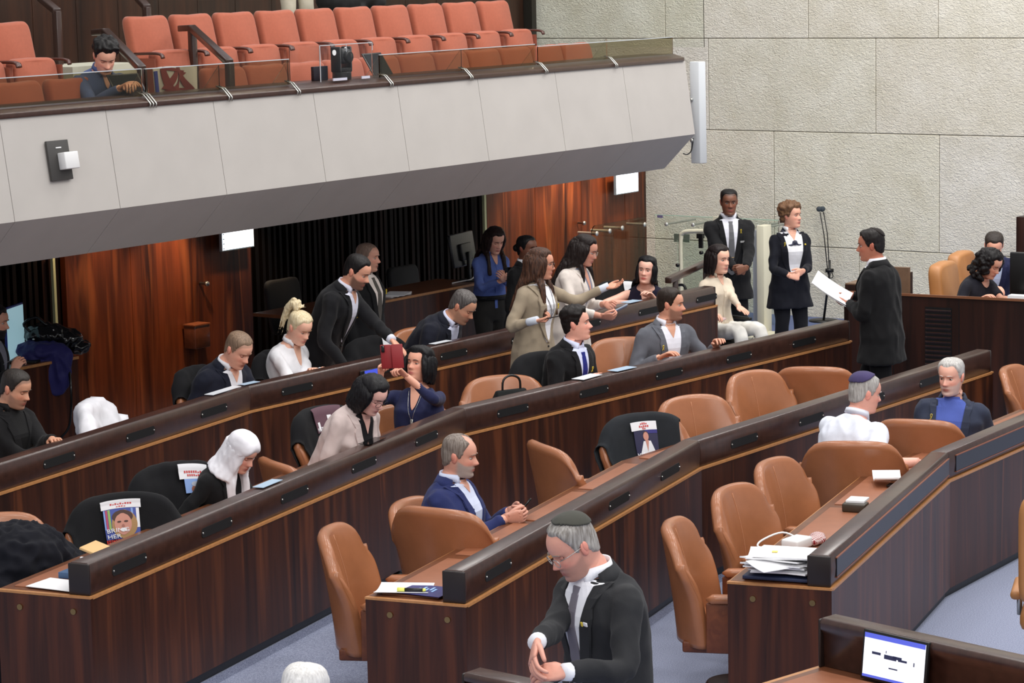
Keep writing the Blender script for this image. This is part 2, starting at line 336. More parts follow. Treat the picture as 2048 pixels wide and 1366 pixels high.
# ================================================================== DESK ROWS
VENTBLK = plain('vent_black', (6, 6, 6), rough=0.6)
NAVYIN = plain('riser_navy_inset', (26, 28, 36), rough=0.35)
COPPER = plain('inset_line', (128, 74, 50), rough=0.4)
def seg_frame(a, b):
    d = b - a; L = np.linalg.norm(d); d = d / L; return d, np.array([d[1], -d[0], 0]), L
def desk_row(name, W, tier, label, vents, left_end=True, right_end=True, inset=False, group='curved desk rows', pads=True, pz=0.0, rh=1.0):
    root = empty(name, (float(W[0][0]), float(W[0][1]), tier)); tag(root, label, 'desk', group)
    inv = Vector(root.location)
    def B(mb, nm, mat, par=root, **k):
        off = inv if par is root else Vector(par['_o'])
        o = mb.build(nm, mat, None, **k); o.data.transform(Matrix.Translation(-inv)); o.parent = par; return o
    N = len(W); fr = [seg_frame(W[i], W[i + 1]) for i in range(N - 1)]
    nor = []
    for i in range(N):
        if i == 0: m = fr[0][1]
        elif i == N - 1: m = fr[-1][1]
        else:
            m = fr[i - 1][1] + fr[i][1]; m = m / (m @ fr[i][1])
        nor.append(m)
    def sweep(prof, i, mat, nm, ex=0, **k):
        mb = MB(); a = W[i].copy(); b = W[i + 1].copy(); a[2] = b[2] = 0
        ra = [a + nor[i] * p[0] + ZUP * p[1] for p in prof]; rb = [b + nor[i + 1] * p[0] + ZUP * p[1] for p in prof]
        mb.loft([ra, rb]); return B(mb, nm, mat, **k)
    z = tier + pz
    for i in range(N - 1):
        d, n, L = fr[i]
        sweep([(0, z + .06), (0, z + .735), (-.03, z + .735), (-.03, z + .06)], i, ROSE, 'front_panel')
        sweep([(-.03, z + .0), (-.03, z + .07), (-.06, z + .07), (-.06, z + .0)], i, BLACK, 'plinth')
        sweep([(.005, z + .735), (.005, z + .75), (-.56, z + .75), (-.56, z + .735)], i, [EDGE], 'edge_strip')
        sweep([(-.03, z + .715), (-.03, z + .754), (-.55, z + .754), (-.55, z + .715)], i, DESKTOP, 'desktop')
        rs = sweep([(a_, z + .752 + (b_ - .752) * rh) for a_, b_ in ((-.012, .752), (-.006, .84), (-.010, .905), (-.022, .922), (-.120, .922), (-.135, .908), (-.133, .885), (-.112, .868), (-.105, .752))], i, RISER, 'riser', bevel=0.006)
        if inset:
            mb = MB(); a = W[i] + d * 0.1; b = W[i + 1] - d * 0.02; c = (a + b) / 2
            c = c - n * 0.006; c[2] = z + .835; mb.box(c, (np.linalg.norm(b - a), 0.01, 0.095), X=d, Y=n)
            o = mb.build('inset_panel', NAVYIN); o.data.transform(Matrix.Translation(-inv)); o.parent = rs
            mb = MB()
            for zz in (.887, .783):
                c2 = c.copy(); c2[2] = z + zz; mb.box(c2 + n * 0.001, (np.linalg.norm(b - a), 0.012, 0.006), X=d, Y=n)
            o = mb.build('inset_line', COPPER); o.data.transform(Matrix.Translation(-inv)); o.parent = rs
        nv = vents[i]
        for k in range(nv[2] if not inset else 0):
            sv = nv[0] + k * nv[1]; c = W[i] + d * sv - n * 0.0085; c[2] = z + .832
            mb = MB(); pr = []
            for q in np.linspace(0, 2 * math.pi, 20, endpoint=False):
                hx = 0.150 if math.cos(q) > 0 else -0.150; pr.append((hx + 0.024 * math.cos(q), 0.028 * math.sin(q)))
            mb.loft([[c + d * p[0] + ZUP * p[1] + n * e for p in pr] for e in (-0.01, 0.0035)])
            o = mb.build('vent_slot', VENTBLK); o.data.transform(Matrix.Translation(-inv)); o.parent = rs
            for e in (-1, 1):
                mb = MB(); mb.sphere(c + d * e * 0.160 + n * 0.0045, 0.006, 8, 5)
                o = mb.build('vent_screw', STEEL); o.data.transform(Matrix.Translation(-inv)); o.parent = rs
        if pads:
            m = max(1, int(L / 0.92))
            for k in range(m):
                sv = (k + 0.5) * L / m; c = W[i] + d * sv - n * 0.34; c[2] = z + .756
                mb = MB(); mb.box(c, (L / m - 0.10, 0.32, 0.008), X=d, Y=n); B(mb, 'leather_inlay', LEATHER_D, bevel=0.003)
    for e, on in ((0, left_end), (-1, right_end)):
        if not on: continue
        d, n, L = fr[e]; p = W[e].copy(); s = -1 if e == 0 else 1
        c = p - n * 0.278 + d * s * 0.012; c[2] = z + .372
        mb = MB(); mb.box(c, (0.025, 0.56, .744), X=d, Y=n); ep = B(mb, 'end_panel', ROSE_END)
        c[2] = z + .747; mb = MB(); mb.box(c + d * s * 0.002, (0.026, 0.565, 0.012), X=d, Y=n); B(mb, 'end_edge', EDGE)
        for bn_ in (-0.10, -0.42):
            q = p + n * bn_ + d * s * 0.025; q[2] = z + .67; mb = MB()
            mb.tube([q, q + d * s * 0.006], 0.016, 14); o = mb.build('bolt', BRASS); o.data.transform(Matrix.Translation(-inv)); o.parent = ep
        q = p - n * 0.07 + d * s * 0.004; q[2] = z + .752 + .083 * rh
        mb = MB(); mb.box(q, (0.014, 0.126, 0.166 * rh), X=d, Y=n); B(mb, 'riser_cap', plain('riser_end', (30, 20, 18), rough=0.4), bevel=0.008)
    return root
desk_row('desk_row', RW['A'], .15, 'rearmost curved wooden desk row, nearest the dark slatted wall', [(0.35 + 0.03, .93, 5), (0.5, .93, 7)], left_end=False)
desk_row('desk_row', RW['B'], .10, 'long curved wooden desk row with the woman in the white headscarf behind it', [(0.38, .93, 5), (0.5, .93, 5)], right_end=True)
desk_row('desk_row', RW['C'], .05, 'curved wooden desk row whose end holds a blue leaflet and a yellow marker', [(0.42, .9, 4), (0.55, .9, 4)])
desk_row('desk_row', RW['D'], 0., 'front curved wooden desk row with navy inset riser and papers piled at its end', [(0, 0, 0), (0, 0, 0)], inset=True, right_end=False)

# ================================================================== SWIVEL CHAIRS
def make_chair(leather=LEATHER, name='swivel_armchair', h=0.95):
    root = empty(name)
    # back: padded shell, curved in plan, rolled rim;   faces +Y, origin on floor under the seat
    mb = MB(); nu, nv = 22, 26; H0, H1 = 0.35, h; th = 0.045
    def shell(u, v, side):
        # u -1..1 across, v 0..1 up
        wv = 0.262 + 0.052 * min(1, v / 0.75) ** 1.2
        zc_ = H0 + (H1 - H0) * v
        ang = u * 0.80
        x = wv * math.sin(ang) / math.sin(0.80); y = -0.27 - 0.09 * v ** 1.3 + 0.155 * (1 - math.cos(ang)) / (1 - math.cos(0.80)) * (0.9 - 0.15 * v)
        z = zc_ - (0.035 * abs(u) ** 2 + 0.13 * abs(u) ** 6) * max(0, (v - 0.4) / 0.6) ** 1.6
        nx, ny = -math.sin(ang * 0.8), math.cos(ang * 0.8)
        t = th * side * (1 - 0.25 * v)
        bulge = 0.022 * (1 - u * u) * math.sin(math.pi * min(1, max(0, (v - 0.1) * 1.1))) if side > 0 else 0
        return np.array([x + nx * (t + bulge), y + ny * (t + bulge), z])
    # closed loft: rings across u, each ring goes up the front, over the rim, down the rear
    rings = []
    for i in range(nu + 1):
        u = -1 + 2 * i / nu; e = 1.0
        ring = []
        for j in range(nv + 1): ring.append(shell(u, j / nv, 1))
        top_f, top_b = shell(u, 1, 1), shell(u, 1, -1); mid = (top_f + top_b) / 2
        for q in (0.25, 0.5, 0.75): ring.append(mid + (top_f - mid) * math.cos(q * math.pi) + ZUP * 0.032 * math.sin(q * math.pi))
        for j in range(nv, -1, -1): ring.append(shell(u, j / nv, -1))
        rings.append(ring)
    # rolled side edges
    def edge(ring, u):
        m = len(ring); out = []; half = (m - 3) // 2
        return ring
    for s_, r0 in ((-1, rings[0]), (1, rings[-1])):
        c = []; m = len(r0)
        opp = [r0[m - 1 - k] for k in range(m)]
        mids = [(a + b) / 2 for a, b in zip(r0, opp)]
        tang = np.array([s_ * 0.72, 0.69, 0])
        extra = []
        for q in (0.3, 0.6, 0.85):
            extra.append([md + (p - md) * math.cos(q * math.pi / 2) + tang * 0.034 * math.sin(q * math.pi / 2) for p, md in zip(r0, mids)])
        if s_ < 0: rings = extra[::-1] + rings
        else: rings = rings + extra
    mb.loft(rings, cap=True); mb.build('backrest', leather, root, smooth=True)
    # seam line down the inner face
    mb = MB(); mb.tube([shell(0, v, 1) + np.array([0, 0.0015, 0]) for v in np.linspace(0.25, 0.98, 14)], 0.0022, 6); mb.build('seam', plain('leather_seam', (188, 128, 92), rough=0.5), root, smooth=True)
    # seat cushion
    mb = MB(); rings = []
    for z, k in ((.375, .93), (.385, .98), (.43, 1.0), (.455, .97), (.468, .90), (.473, .6), (.474, .1)):
        rings.append([np.array([0.265 * k * np.sign(math.cos(q)) * abs(math.cos(q)) ** .5, 0.02 + 0.27 * k * np.sign(math.sin(q)) * abs(math.sin(q)) ** .5, z]) for q in np.linspace(0, 2 * math.pi, 40, endpoint=False)])
    mb.loft(rings); mb.build('seat', leather, root, smooth=True)
    mb = MB(); mb.box((0, 0, .345), (.50, .50, .06)); mb.build('seat_pan', ARMWOOD, root, bevel=0.01)
    for s_ in (-1, 1):
        mb = MB(); rings = []
        for t in np.linspace(0, 1, 14):
            y = -0.11 + 0.40 * t; k = min(1, (0.06 + t * (1 - t) * 16)) ** .5; zc2 = .625 + 0.012 * math.sin(t * 3) - 0.02 * t
            rings.append([np.array([s_ * .30 + 0.036 * k * np.sign(math.cos(q)) * abs(math.cos(q)) ** .6, y, zc2 + 0.024 * k * np.sign(math.sin(q)) * abs(math.sin(q)) ** .7]) for q in np.linspace(0, 2 * math.pi, 16, endpoint=False)])
        mb.loft(rings); ar = mb.build('armrest', leather, root, smooth=True)
        mb = MB(); mb.box((s_ * .302, 0.07, .47), (.03, .36, .27)); mb.build('arm_panel', ARMWOOD, root, bevel=0.006)
    mb = MB(); mb.tube([(0, 0, .10), (0, 0, .33)], 0.028, 16); mb.build('column', CHROME, root, smooth=True)
    mb = MB(); mb.tube([(0, 0, 0), (0, 0, .01), (0, 0, .085), (0, 0, .10)], [.16, .165, .165, .155], 28); mb.build('base', plain('chair_base_wood', (70, 36, 24), rough=0.35), root, smooth=False, bevel=0.004)
    KIDS[root.name] = kids(root)
    return root
def row_dist(W, p):
    best = None
    for a, b in zip(W, W[1:]):
        d, n, L = seg_frame(a * [1, 1, 0], b * [1, 1, 0]); q = p[:2] - a[:2]; t = min(max(q @ d[:2], 0), L); e = np.linalg.norm(q - d[:2] * t)
        if best is None or e < best[0]: best = (e, -float(q @ n[:2]))
    return best[1]
proto = make_chair(); first_used = [False]
def put_chair(px, py, z, yaw, label, group, src=None, dz=None):
    """px,py: the middle of the back's top edge; yaw: azimuth the chair faces"""
    tier = z
    top = P(px, py, tier + 0.955); f = az_dir(yaw)
    c = top + f * 0.36
    if src is None:
        if not first_used[0]: o = proto; first_used[0] = True
        else: o = copy_tree(proto)
    else: o = src
    row = {0: 'D', .05: 'C', .10: 'B', .15: 'A'}[tier]; zs = 1.0; W = RW[row]
    hr = ray(px, py); hr = np.array([hr[0], hr[1], 0]); hr /= np.linalg.norm(hr)
    for _ in range(60):
        dist = row_dist(W, c)
        if dist > 0.47: break
        c = c + hr * .02
    if _:
        top2 = c - f * .36; top2[2] = 0; dh = np.linalg.norm(top2[:2]); hv = ray(px, py); zt_ = CAMH + hv[2] * dh / np.linalg.norm(hv[:2]); zs = max(.82, (zt_ - tier) / .955)
        if os.environ.get('DBG'): print('CHAIR', label, round(.02 * _, 2), round(zs, 3))
    o.location = (c[0], c[1], tier); o.rotation_euler = (0, 0, -math.radians(yaw)); tag(o, label, 'chair', group); o.scale = (1, 1, zs)
    return o
GD = 'tan leather armchairs behind the front desk row'; GC = 'tan leather armchairs behind the second desk row'; GB = 'tan leather armchairs behind the third desk row'; GA = 'tan leather armchairs behind the rearmost desk row'
put_chair(1336, 1050, 0, 103, 'empty tan leather armchair nearest the paper pile, side on', GD)
put_chair(1452, 979, 0, 122, 'empty tan leather armchair with pale back seam, second behind the front desk', GD)
put_chair(1534, 926, 0, 121, 'empty tan leather armchair third from the paper pile', GD)
put_chair(1705, 890, 0, 10, 'tan leather armchair showing its back, under the man in white shirt and skullcap', GD)
put_chair(1832, 846, 0, 20, 'tan leather armchair showing its back beside the grey-haired man in blue sweater', GD)
put_chair(652, 1063, .05, 100, 'empty tan leather armchair at the near end of its row, side on by blue leaflet', GC)
put_chair(865, 1024, .05, 30, 'tan leather armchair showing its broad back behind the man in blue suit', GC)
put_chair(1078, 893, .05, 66, 'empty tan leather armchair turned away right of the man in blue suit', GC)
put_chair(1278, 838, .05, 158, 'tan leather armchair draped with black portrait shirt under a white strip', GC)
put_chair(1375, 797, .05, 150, 'empty tan leather armchair right of the portrait shirt with white strip', GC)
put_chair(1495, 748, .05, 138, 'empty tan leather armchair near the right end, inner back facing us', GC)
put_chair(1628, 740, .05, 12, 'tan leather armchair showing its back beside the purple skullcap', GC)
put_chair(2012, 742, .05, 118, 'tan leather armchair at the right edge beside the grey-haired man', GC)
put_chair(240, 1000, .10, 160, 'tan leather armchair draped with a large smiling portrait shirt', GB)
put_chair(345, 938, .10, 150, 'tan leather armchair draped with crumpled black shirt beside the headscarf woman', GB)
put_chair(540, 926, .10, 60, 'tan leather armchair just right of the woman in white headscarf', GB)
put_chair(632, 826, .10, 128, 'tan leather armchair with black shirt behind the woman in pale blazer', GB)
put_chair(1000, 756, .10, 165, 'empty tan leather armchair holding a small black handbag', GB)
put_chair(1082, 716, .10, 150, 'tan leather armchair with black cloth left of the blue-tie man', GB)
put_chair(1245, 680, .10, 172, 'empty tan leather armchair between the blue-tie man and grey-suit man', GB)
put_chair(10, 856, .15, 300, 'tan leather armchair at left edge in front of the seated dark-clad man', GA)
put_chair(172, 816, .15, 96, 'tan leather armchair draped with a white cloth', GA)
put_chair(385, 745, .15, 120, 'tan leather armchair with black garment left of the crew-cut man', GA)
put_chair(540, 712, .15, 120, 'tan leather armchair with black garment behind the blonde woman', GA)
put_chair(740, 684, .15, 140, 'tan leather armchair with black cover behind the leaning man', GA)
put_chair(826, 660, .15, 140, 'tan leather armchair behind the man in glasses and navy suit', GA)
put_chair(1225, 572, .15, 140, 'tan leather armchair with black cover behind the long-haired woman', GA)
# ================================================================== PEOPLE: builder
from mathutils import noise as mnoise
def V3(*a): return np.array(a, float)
def unit(v): v = np.array(v, float); return v / (np.linalg.norm(v) + 1e-9)
def rotx(a): c, s = math.cos(a), math.sin(a); return np.array([[1, 0, 0], [0, c, -s], [0, s, c]])
def roty(a): c, s = math.cos(a), math.sin(a); return np.array([[c, 0, s], [0, 1, 0], [-s, 0, c]])
def rotz(a): c, s = math.cos(a), math.sin(a); return np.array([[c, -s, 0], [s, c, 0], [0, 0, 1]])
R_ = math.radians
def skin_mat(col):
    key = 'skin_%d_%d_%d' % col
    if key in MATS: return MATS[key]
    m, N, L, B = newmat(key); a = N.new('ShaderNodeAttribute'); a.attribute_name = 'Col'
    tc = N.new('ShaderNodeTexCoord'); n = N.new('ShaderNodeTexNoise'); n.inputs['Scale'].default_value = 40; n.inputs['Detail'].default_value = 3; L.new(tc.outputs['Object'], n.inputs['Vector'])
    r = N.new('ShaderNodeValToRGB'); r.color_ramp.elements[0].color = (.98, .96, .96, 1); r.color_ramp.elements[1].color = (1.18, 1.14, 1.13, 1); L.new(n.outputs['Fac'], r.inputs[0])
    x = N.new('ShaderNodeMixRGB'); x.blend_type = 'MULTIPLY'; x.inputs[0].default_value = 1; L.new(a.outputs['Color'], x.inputs[1]); L.new(r.outputs[0], x.inputs[2]); L.new(x.outputs[0], B.inputs['Base Color'])
    B.inputs['Roughness'].default_value = 0.48; B.inputs['Subsurface Weight'].default_value = 0.06; B.inputs['Subsurface Radius'].default_value = (0.012, 0.004, 0.002)
    MATS[key] = m; return m
def hair_mat(col, col2=None):
    key = 'hair_%d_%d_%d' % col + ('x' if col2 else '')
    if key in MATS: return MATS[key]
    if max(col) < 60: col = tuple(c * .75 for c in col)
    col2 = col2 or tuple(min(255, int(c * 1.3 + 5)) for c in col)
    m, N, L, B = newmat(key); tc = N.new('ShaderNodeTexCoord'); mp = N.new('ShaderNodeMapping'); mp.inputs['Scale'].default_value = (110, 110, 14); L.new(tc.outputs['Object'], mp.inputs[0])
    n = N.new('ShaderNodeTexNoise'); n.inputs['Scale'].default_value = 1; n.inputs['Detail'].default_value = 4; L.new(mp.outputs[0], n.inputs['Vector'])
    r = N.new('ShaderNodeValToRGB'); r.color_ramp.elements[0].position = .35; r.color_ramp.elements[0].color = srgb(*col); r.color_ramp.elements[1].position = .7; r.color_ramp.elements[1].color = srgb(*col2); L.new(n.outputs['Fac'], r.inputs[0]); L.new(r.outputs[0], B.inputs['Base Color'])
    bp = N.new('ShaderNodeBump'); bp.inputs['Strength'].default_value = .5; bp.inputs['Distance'].default_value = .006; L.new(n.outputs['Fac'], bp.inputs['Height']); L.new(bp.outputs[0], B.inputs['Normal'])
    B.inputs['Roughness'].default_value = 0.5; B.inputs['Specular IOR Level'].default_value = .25; MATS[key] = m; return m
def cloth(col, rough=0.85, sheen=0.25, name=None):
    key = name or 'cloth_%d_%d_%d' % tuple(col)
    if max(col) < 60: col = tuple(c * .72 for c in col)
    return plain(key, col, rough=rough, noise=0.10, nscale=9, bump=0.12, bscale=260, sheen=sheen * .25, spec=0.22)

# ---------------------------------------------------------------- head surface
HR = np.array([  # yf, yb, w, zf, zb
 (.034, -.080, .056, -.124, -.085), (.066, -.082, .0555, -.122, -.076), (.084, -.084, .056, -.116, -.068), (.091, -.086, .0585, -.103, -.06), (.090, -.088, .062, -.087, -.05),
 (.093, -.090, .065, -.069, -.04), (.092, -.093, .068, -.051, -.03), (.092, -.096, .0700, -.033, -.018), (.090, -.099, .0715, -.016, -.005), (.088, -.100, .0725, .000, .006),
 (.090, -.101, .0735, .014, .018), (.095, -.101, .0745, .028, .031), (.094, -.100, .0755, .045, .047), (.088, -.098, .0755, .062, .063), (.076, -.093, .0730, .079, .079),
 (.058, -.082, .0660, .095, .094), (.034, -.062, .0510, .108, .107), (.010, -.038, .0300, .115, .114), (-.008, -.020, .006, .118, .118)])
def _resamp(A, n):
    out = []; m = len(A)
    for t in np.linspace(0, m - 1, n):
        i = min(int(t), m - 2); f = t - i; a, b, c, d = A[max(i - 1, 0)], A[i], A[i + 1], A[min(i + 2, m - 1)]
        out.append(0.5 * (2 * b + (c - a) * f + (2 * a - 5 * b + 4 * c - d) * f * f + (3 * b - a - 3 * c + d) * f ** 3))
    return np.array(out)
NQ, NRH = 72, 60
HRS = _resamp(HR, NRH)
_uq = np.linspace(0, 2 * math.pi, NQ, endpoint=False)
QA = _uq - 0.30 * np.sin(_uq)          # angle from the face's midline, denser in front
def g2(x, z, cx, cz, sx, sz): return np.exp(-((np.abs(x) - cx) / sx) ** 2 - ((z - cz) / sz) ** 2)
def head_grid(kind='m', face=True, jaw=1.0, nose=1.0, wide=1.0):
    P_ = np.zeros((NRH, NQ, 3)); fem = kind == 'f'
    for i in range(NRH):
        yf, yb, w_, zf, zb_ = HRS[i]; yc = -.012
        if fem and zf < -.02: w_ = w_ * (1 - .07 * min(1, (-.02 - zf) / .08)); 
        if zf < -.03: w_ = w_ * (1 + (jaw - 1) * min(1, (-.03 - zf) / .06))
        w_ *= wide
        c, s = np.cos(QA), np.sin(QA)
        y = np.where(c > 0, yc + (yf - yc) * np.abs(c) ** .92, yc - (yc - yb) * np.abs(c)); x = w_ * np.sign(s) * np.abs(s) ** .86
        f = (y - yb) / (yf - yb + 1e-9); z = zb_ + (zf - zb_) * f
        P_[i, :, 0] = x; P_[i, :, 1] = y; P_[i, :, 2] = z
    if face:
        x, y, z = P_[..., 0].copy(), P_[..., 1].copy(), P_[..., 2].copy(); fr = np.clip(y / .05, 0, 1)
        t = np.clip((.018 - z) / .046, 0, 1); fall = np.clip((z + .047) / .013, 0, 1); wn = .0075 + .0075 * t
        dy = .027 * nose * t * np.minimum(fall, 1) ** .7 * np.exp(-(x / wn) ** 2)
        dy += .007 * g2(x, z, .0135, -.034, .006, .007)
        dy += -.012 * g2(x, z, .031, .003, .015, .010) - .004 * g2(x, z, .014, .004, .007, .01)
        dy += (.002 if fem else .005) * g2(x, z, .028, .021, .02, .007)
        dy += .004 * g2(x, z, .046, -.024, .018, .016)
        dy += .0055 * g2(x, z, 0, -.0625, .017, .0045) + .006 * g2(x, z, 0, -.0745, .016, .005) - .0035 * g2(x, z, 0, -.0685, .022, .002) - .003 * g2(x, z, 0, -.086, .018, .005)
        dy += .004 * g2(x, z, 0, -.104, .016, .01)
        P_[..., 1] += dy * fr
    return P_
HBASE = head_grid('m', False)
def head_normals(G):
    du = np.roll(G, -1, 1) - np.roll(G, 1, 1); dv = np.gradient(G, axis=0); n = np.cross(du, dv); n /= np.linalg.norm(n, axis=2, keepdims=True) + 1e-9
    c = G.mean((0, 1)); flip = np.sign(((G - c) * n).sum(2, keepdims=True)); return n * np.where(flip == 0, 1, flip)
HNRM = head_normals(HBASE)
ZL = [(.12, .068), (.085, .066), (.066, .062), (.05, .045), (.035, .018), (.022, -.012), (.012, -.018), (.004, -.004), (-.012, .002), (-.026, -.02), (-.04, -.055), (-.07, -.078), (-.12, -.085)]
def zline(y, line=ZL):
    ys = np.array([p[0] for p in line[::-1]]); zs = np.array([p[1] for p in line[::-1]]); return np.interp(y, ys, zs)
def shell_from_head(thick, mask, rough=0.0, seed=0):
    """hair / beard / cap: outer skin offset from the head where mask>0"""
    m = mask(HBASE[..., 0], HBASE[..., 1], HBASE[..., 2]); t = np.clip(m / .022, 0, 1); t = t * t * (3 - 2 * t)
    th = thick(HBASE[..., 0], HBASE[..., 1], HBASE[..., 2]) if callable(thick) else thick
    if rough:
        nz = np.array([[mnoise.noise(Vector((p[0] * 45 + seed, p[1] * 45, p[2] * 45))) for p in row] for row in HBASE]); th = th * (1 + rough * nz)
    off = -.006 + (th + .006) * t; G = HBASE + HNRM * off[..., None]
    keep = off > -.0055; V = G.reshape(-1, 3); F = []
    for i in range(NRH - 1):
        for j in range(NQ):
            k = (j + 1) % NQ
            if keep[i, j] or keep[i, k] or keep[i + 1, j] or keep[i + 1, k]: F.append((i * NQ + j, i * NQ + k, (i + 1) * NQ + k, (i + 1) * NQ + j))
    F.append(tuple((NRH - 1) * NQ + j for j in range(NQ)))
    used = sorted({i for f in F for i in f}); mp = {a: b for b, a in enumerate(used)}
    return V[used], [tuple(mp[i] for i in f) for f in F]

# ---------------------------------------------------------------- remeshed solids (cloth, long hair)
def solid(mb, voxel=.012, smooth=4, wr=0.0, wscale=(9, 9, 5), seed=0.0, fine=0.0):
    me = bpy.data.meshes.new('tmp'); me.from_pydata(mb.v, [], mb.f); bm = bmesh.new(); bm.from_mesh(me); bmesh.ops.recalc_face_normals(bm, faces=bm.faces); bm.to_mesh(me); bm.free()
    o = bpy.data.objects.new('tmp', me); COL.objects.link(o)
    r = o.modifiers.new('r', 'REMESH'); r.mode = 'VOXEL'; r.voxel_size = voxel; r.adaptivity = 0
    s = o.modifiers.new('s', 'SMOOTH'); s.factor = .5; s.iterations = smooth
    dg = bpy.context.evaluated_depsgraph_get(); dg.update(); out = bpy.data.meshes.new_from_object(o.evaluated_get(dg))
    bpy.data.objects.remove(o); bpy.data.meshes.remove(me)
    if wr:
        n = len(out.vertices); co = np.empty(n * 3); out.vertices.foreach_get('co', co); co = co.reshape(-1, 3); no = np.empty(n * 3); out.vertices.foreach_get('normal', no); no = no.reshape(-1, 3)
        d = np.array([1 - 2 * abs(mnoise.noise(Vector((p[0] * wscale[0] + seed, p[1] * wscale[1], p[2] * wscale[2])))) + .5 * mnoise.noise(Vector((p[0] * 22, p[1] * 22 + seed, p[2] * 14))) for p in co])
        co = co + no * ((d - .6) * wr)[:, None]; out.vertices.foreach_set('co', co.ravel()); out.update()
    out.polygons.foreach_set('use_smooth', [True] * len(out.polygons)); return out
def link(name, me, mat, parent):
    me.name = name; me.materials.clear(); me.materials.append(mat); o = bpy.data.objects.new(name, me); COL.objects.link(o); o.parent = parent; return o
def ell(c, X, Y, w_, df, db, n=28, e=.8):
    out = []
    for q in np.linspace(0, 2 * math.pi, n, endpoint=False):
        cs, sn = math.cos(q), math.sin(q); d = df if cs > 0 else db
        out.append(c + X * (w_ * math.copysign(abs(sn) ** e, sn)) + Y * (d * math.copysign(abs(cs) ** e, cs)))
    return out

# ---------------------------------------------------------------- hand
def hand(mb, wrist, fdir, pn, side, pose='relax', k=1.0):
    """palm, four unequal fingers bent at their knuckles and a thumb leaving the side of the palm; side=+1 right hand"""
    fd = unit(fdir); pn = unit(pn - fd * (np.array(pn) @ fd)); lat = np.cross(fd, pn) * side      # lat points to the thumb side
    C_ = {'relax': (22, 30, 20), 'flat': (4, 8, 6), 'hold': (48, 55, 35), 'grip': (62, 80, 45), 'open': (10, 14, 10), 'fist': (75, 90, 55), 'point': (10, 14, 10)}[pose]
    rings = []
    for t, w_, th in ((-.012, .026, .021), (.01, .030, .021), (.035, .038, .019), (.065, .042, .016), (.088, .041, .013), (.097, .036, .009)):
        rings.append(ell(wrist + fd * t * k + lat * (.004 * k * min(1, t / .06)), lat, pn, w_ * k, th * .75 * k, th * .75 * k, 16, .75))
    mb.loft(rings)
    L4 = [(.031, .045, .028, .021, .0085), (.011, .050, .031, .022, .0088), (-.010, .046, .029, .021, .0083), (-.029, .036, .022, .018, .0074)]
    for n, (lx, a, b, c, r) in enumerate(L4):
        cc = C_
        if pose == 'point' and n > 0: cc = (60, 70, 40)
        p = wrist + fd * (.088 - .004 * abs(n - 1)) * k + lat * lx * k; pts = [p - fd * .02 * k, p]; ang = 0; spread = lx * 1.6 * (1 if pose in ('open', 'flat') else .4)
        for s_, dl in zip((a, b, c), cc):
            ang += R_(dl + (3 - n) * 2 if pose != 'flat' else dl); d = fd * math.cos(ang) + pn * math.sin(ang) + lat * spread * math.cos(ang); p = p + unit(d) * s_ * k; pts.append(p)
        q = bez(pts, 3); rr = np.interp(np.linspace(0, 1, len(q)), [0, .3, .6, .9, 1], [r * 1.08, r * 1.05, r * .97, r * .85, r * .5]) * k
        mb.tube(q, list(rr), 8)
    b0 = wrist + fd * .022 * k + lat * .020 * k; ta = {'open': (.9, .15), 'flat': (.75, .05)}.get(pose, (.55, .45))
    d1 = unit(fd * .75 + lat * ta[0] + pn * ta[1] * .7); d2 = unit(fd * 1 + lat * .28 * (1 if pose in ('open',) else .5) + pn * ta[1] * 1.1); d3 = unit(fd * 1 + pn * ta[1] * 1.5 - lat * .1)
    pts = [b0 - d1 * .012 * k, b0 + d1 * .018 * k, b0 + d1 * .045 * k, b0 + d1 * .045 * k + d2 * .032 * k, b0 + d1 * .045 * k + d2 * .032 * k + d3 * .025 * k]
    q = bez(pts, 3); rr = np.interp(np.linspace(0, 1, len(q)), [0, .3, .55, .9, 1], [.014, .0145, .0108, .0092, .0055]) * k
    mb.tube(q, list(rr), 8)

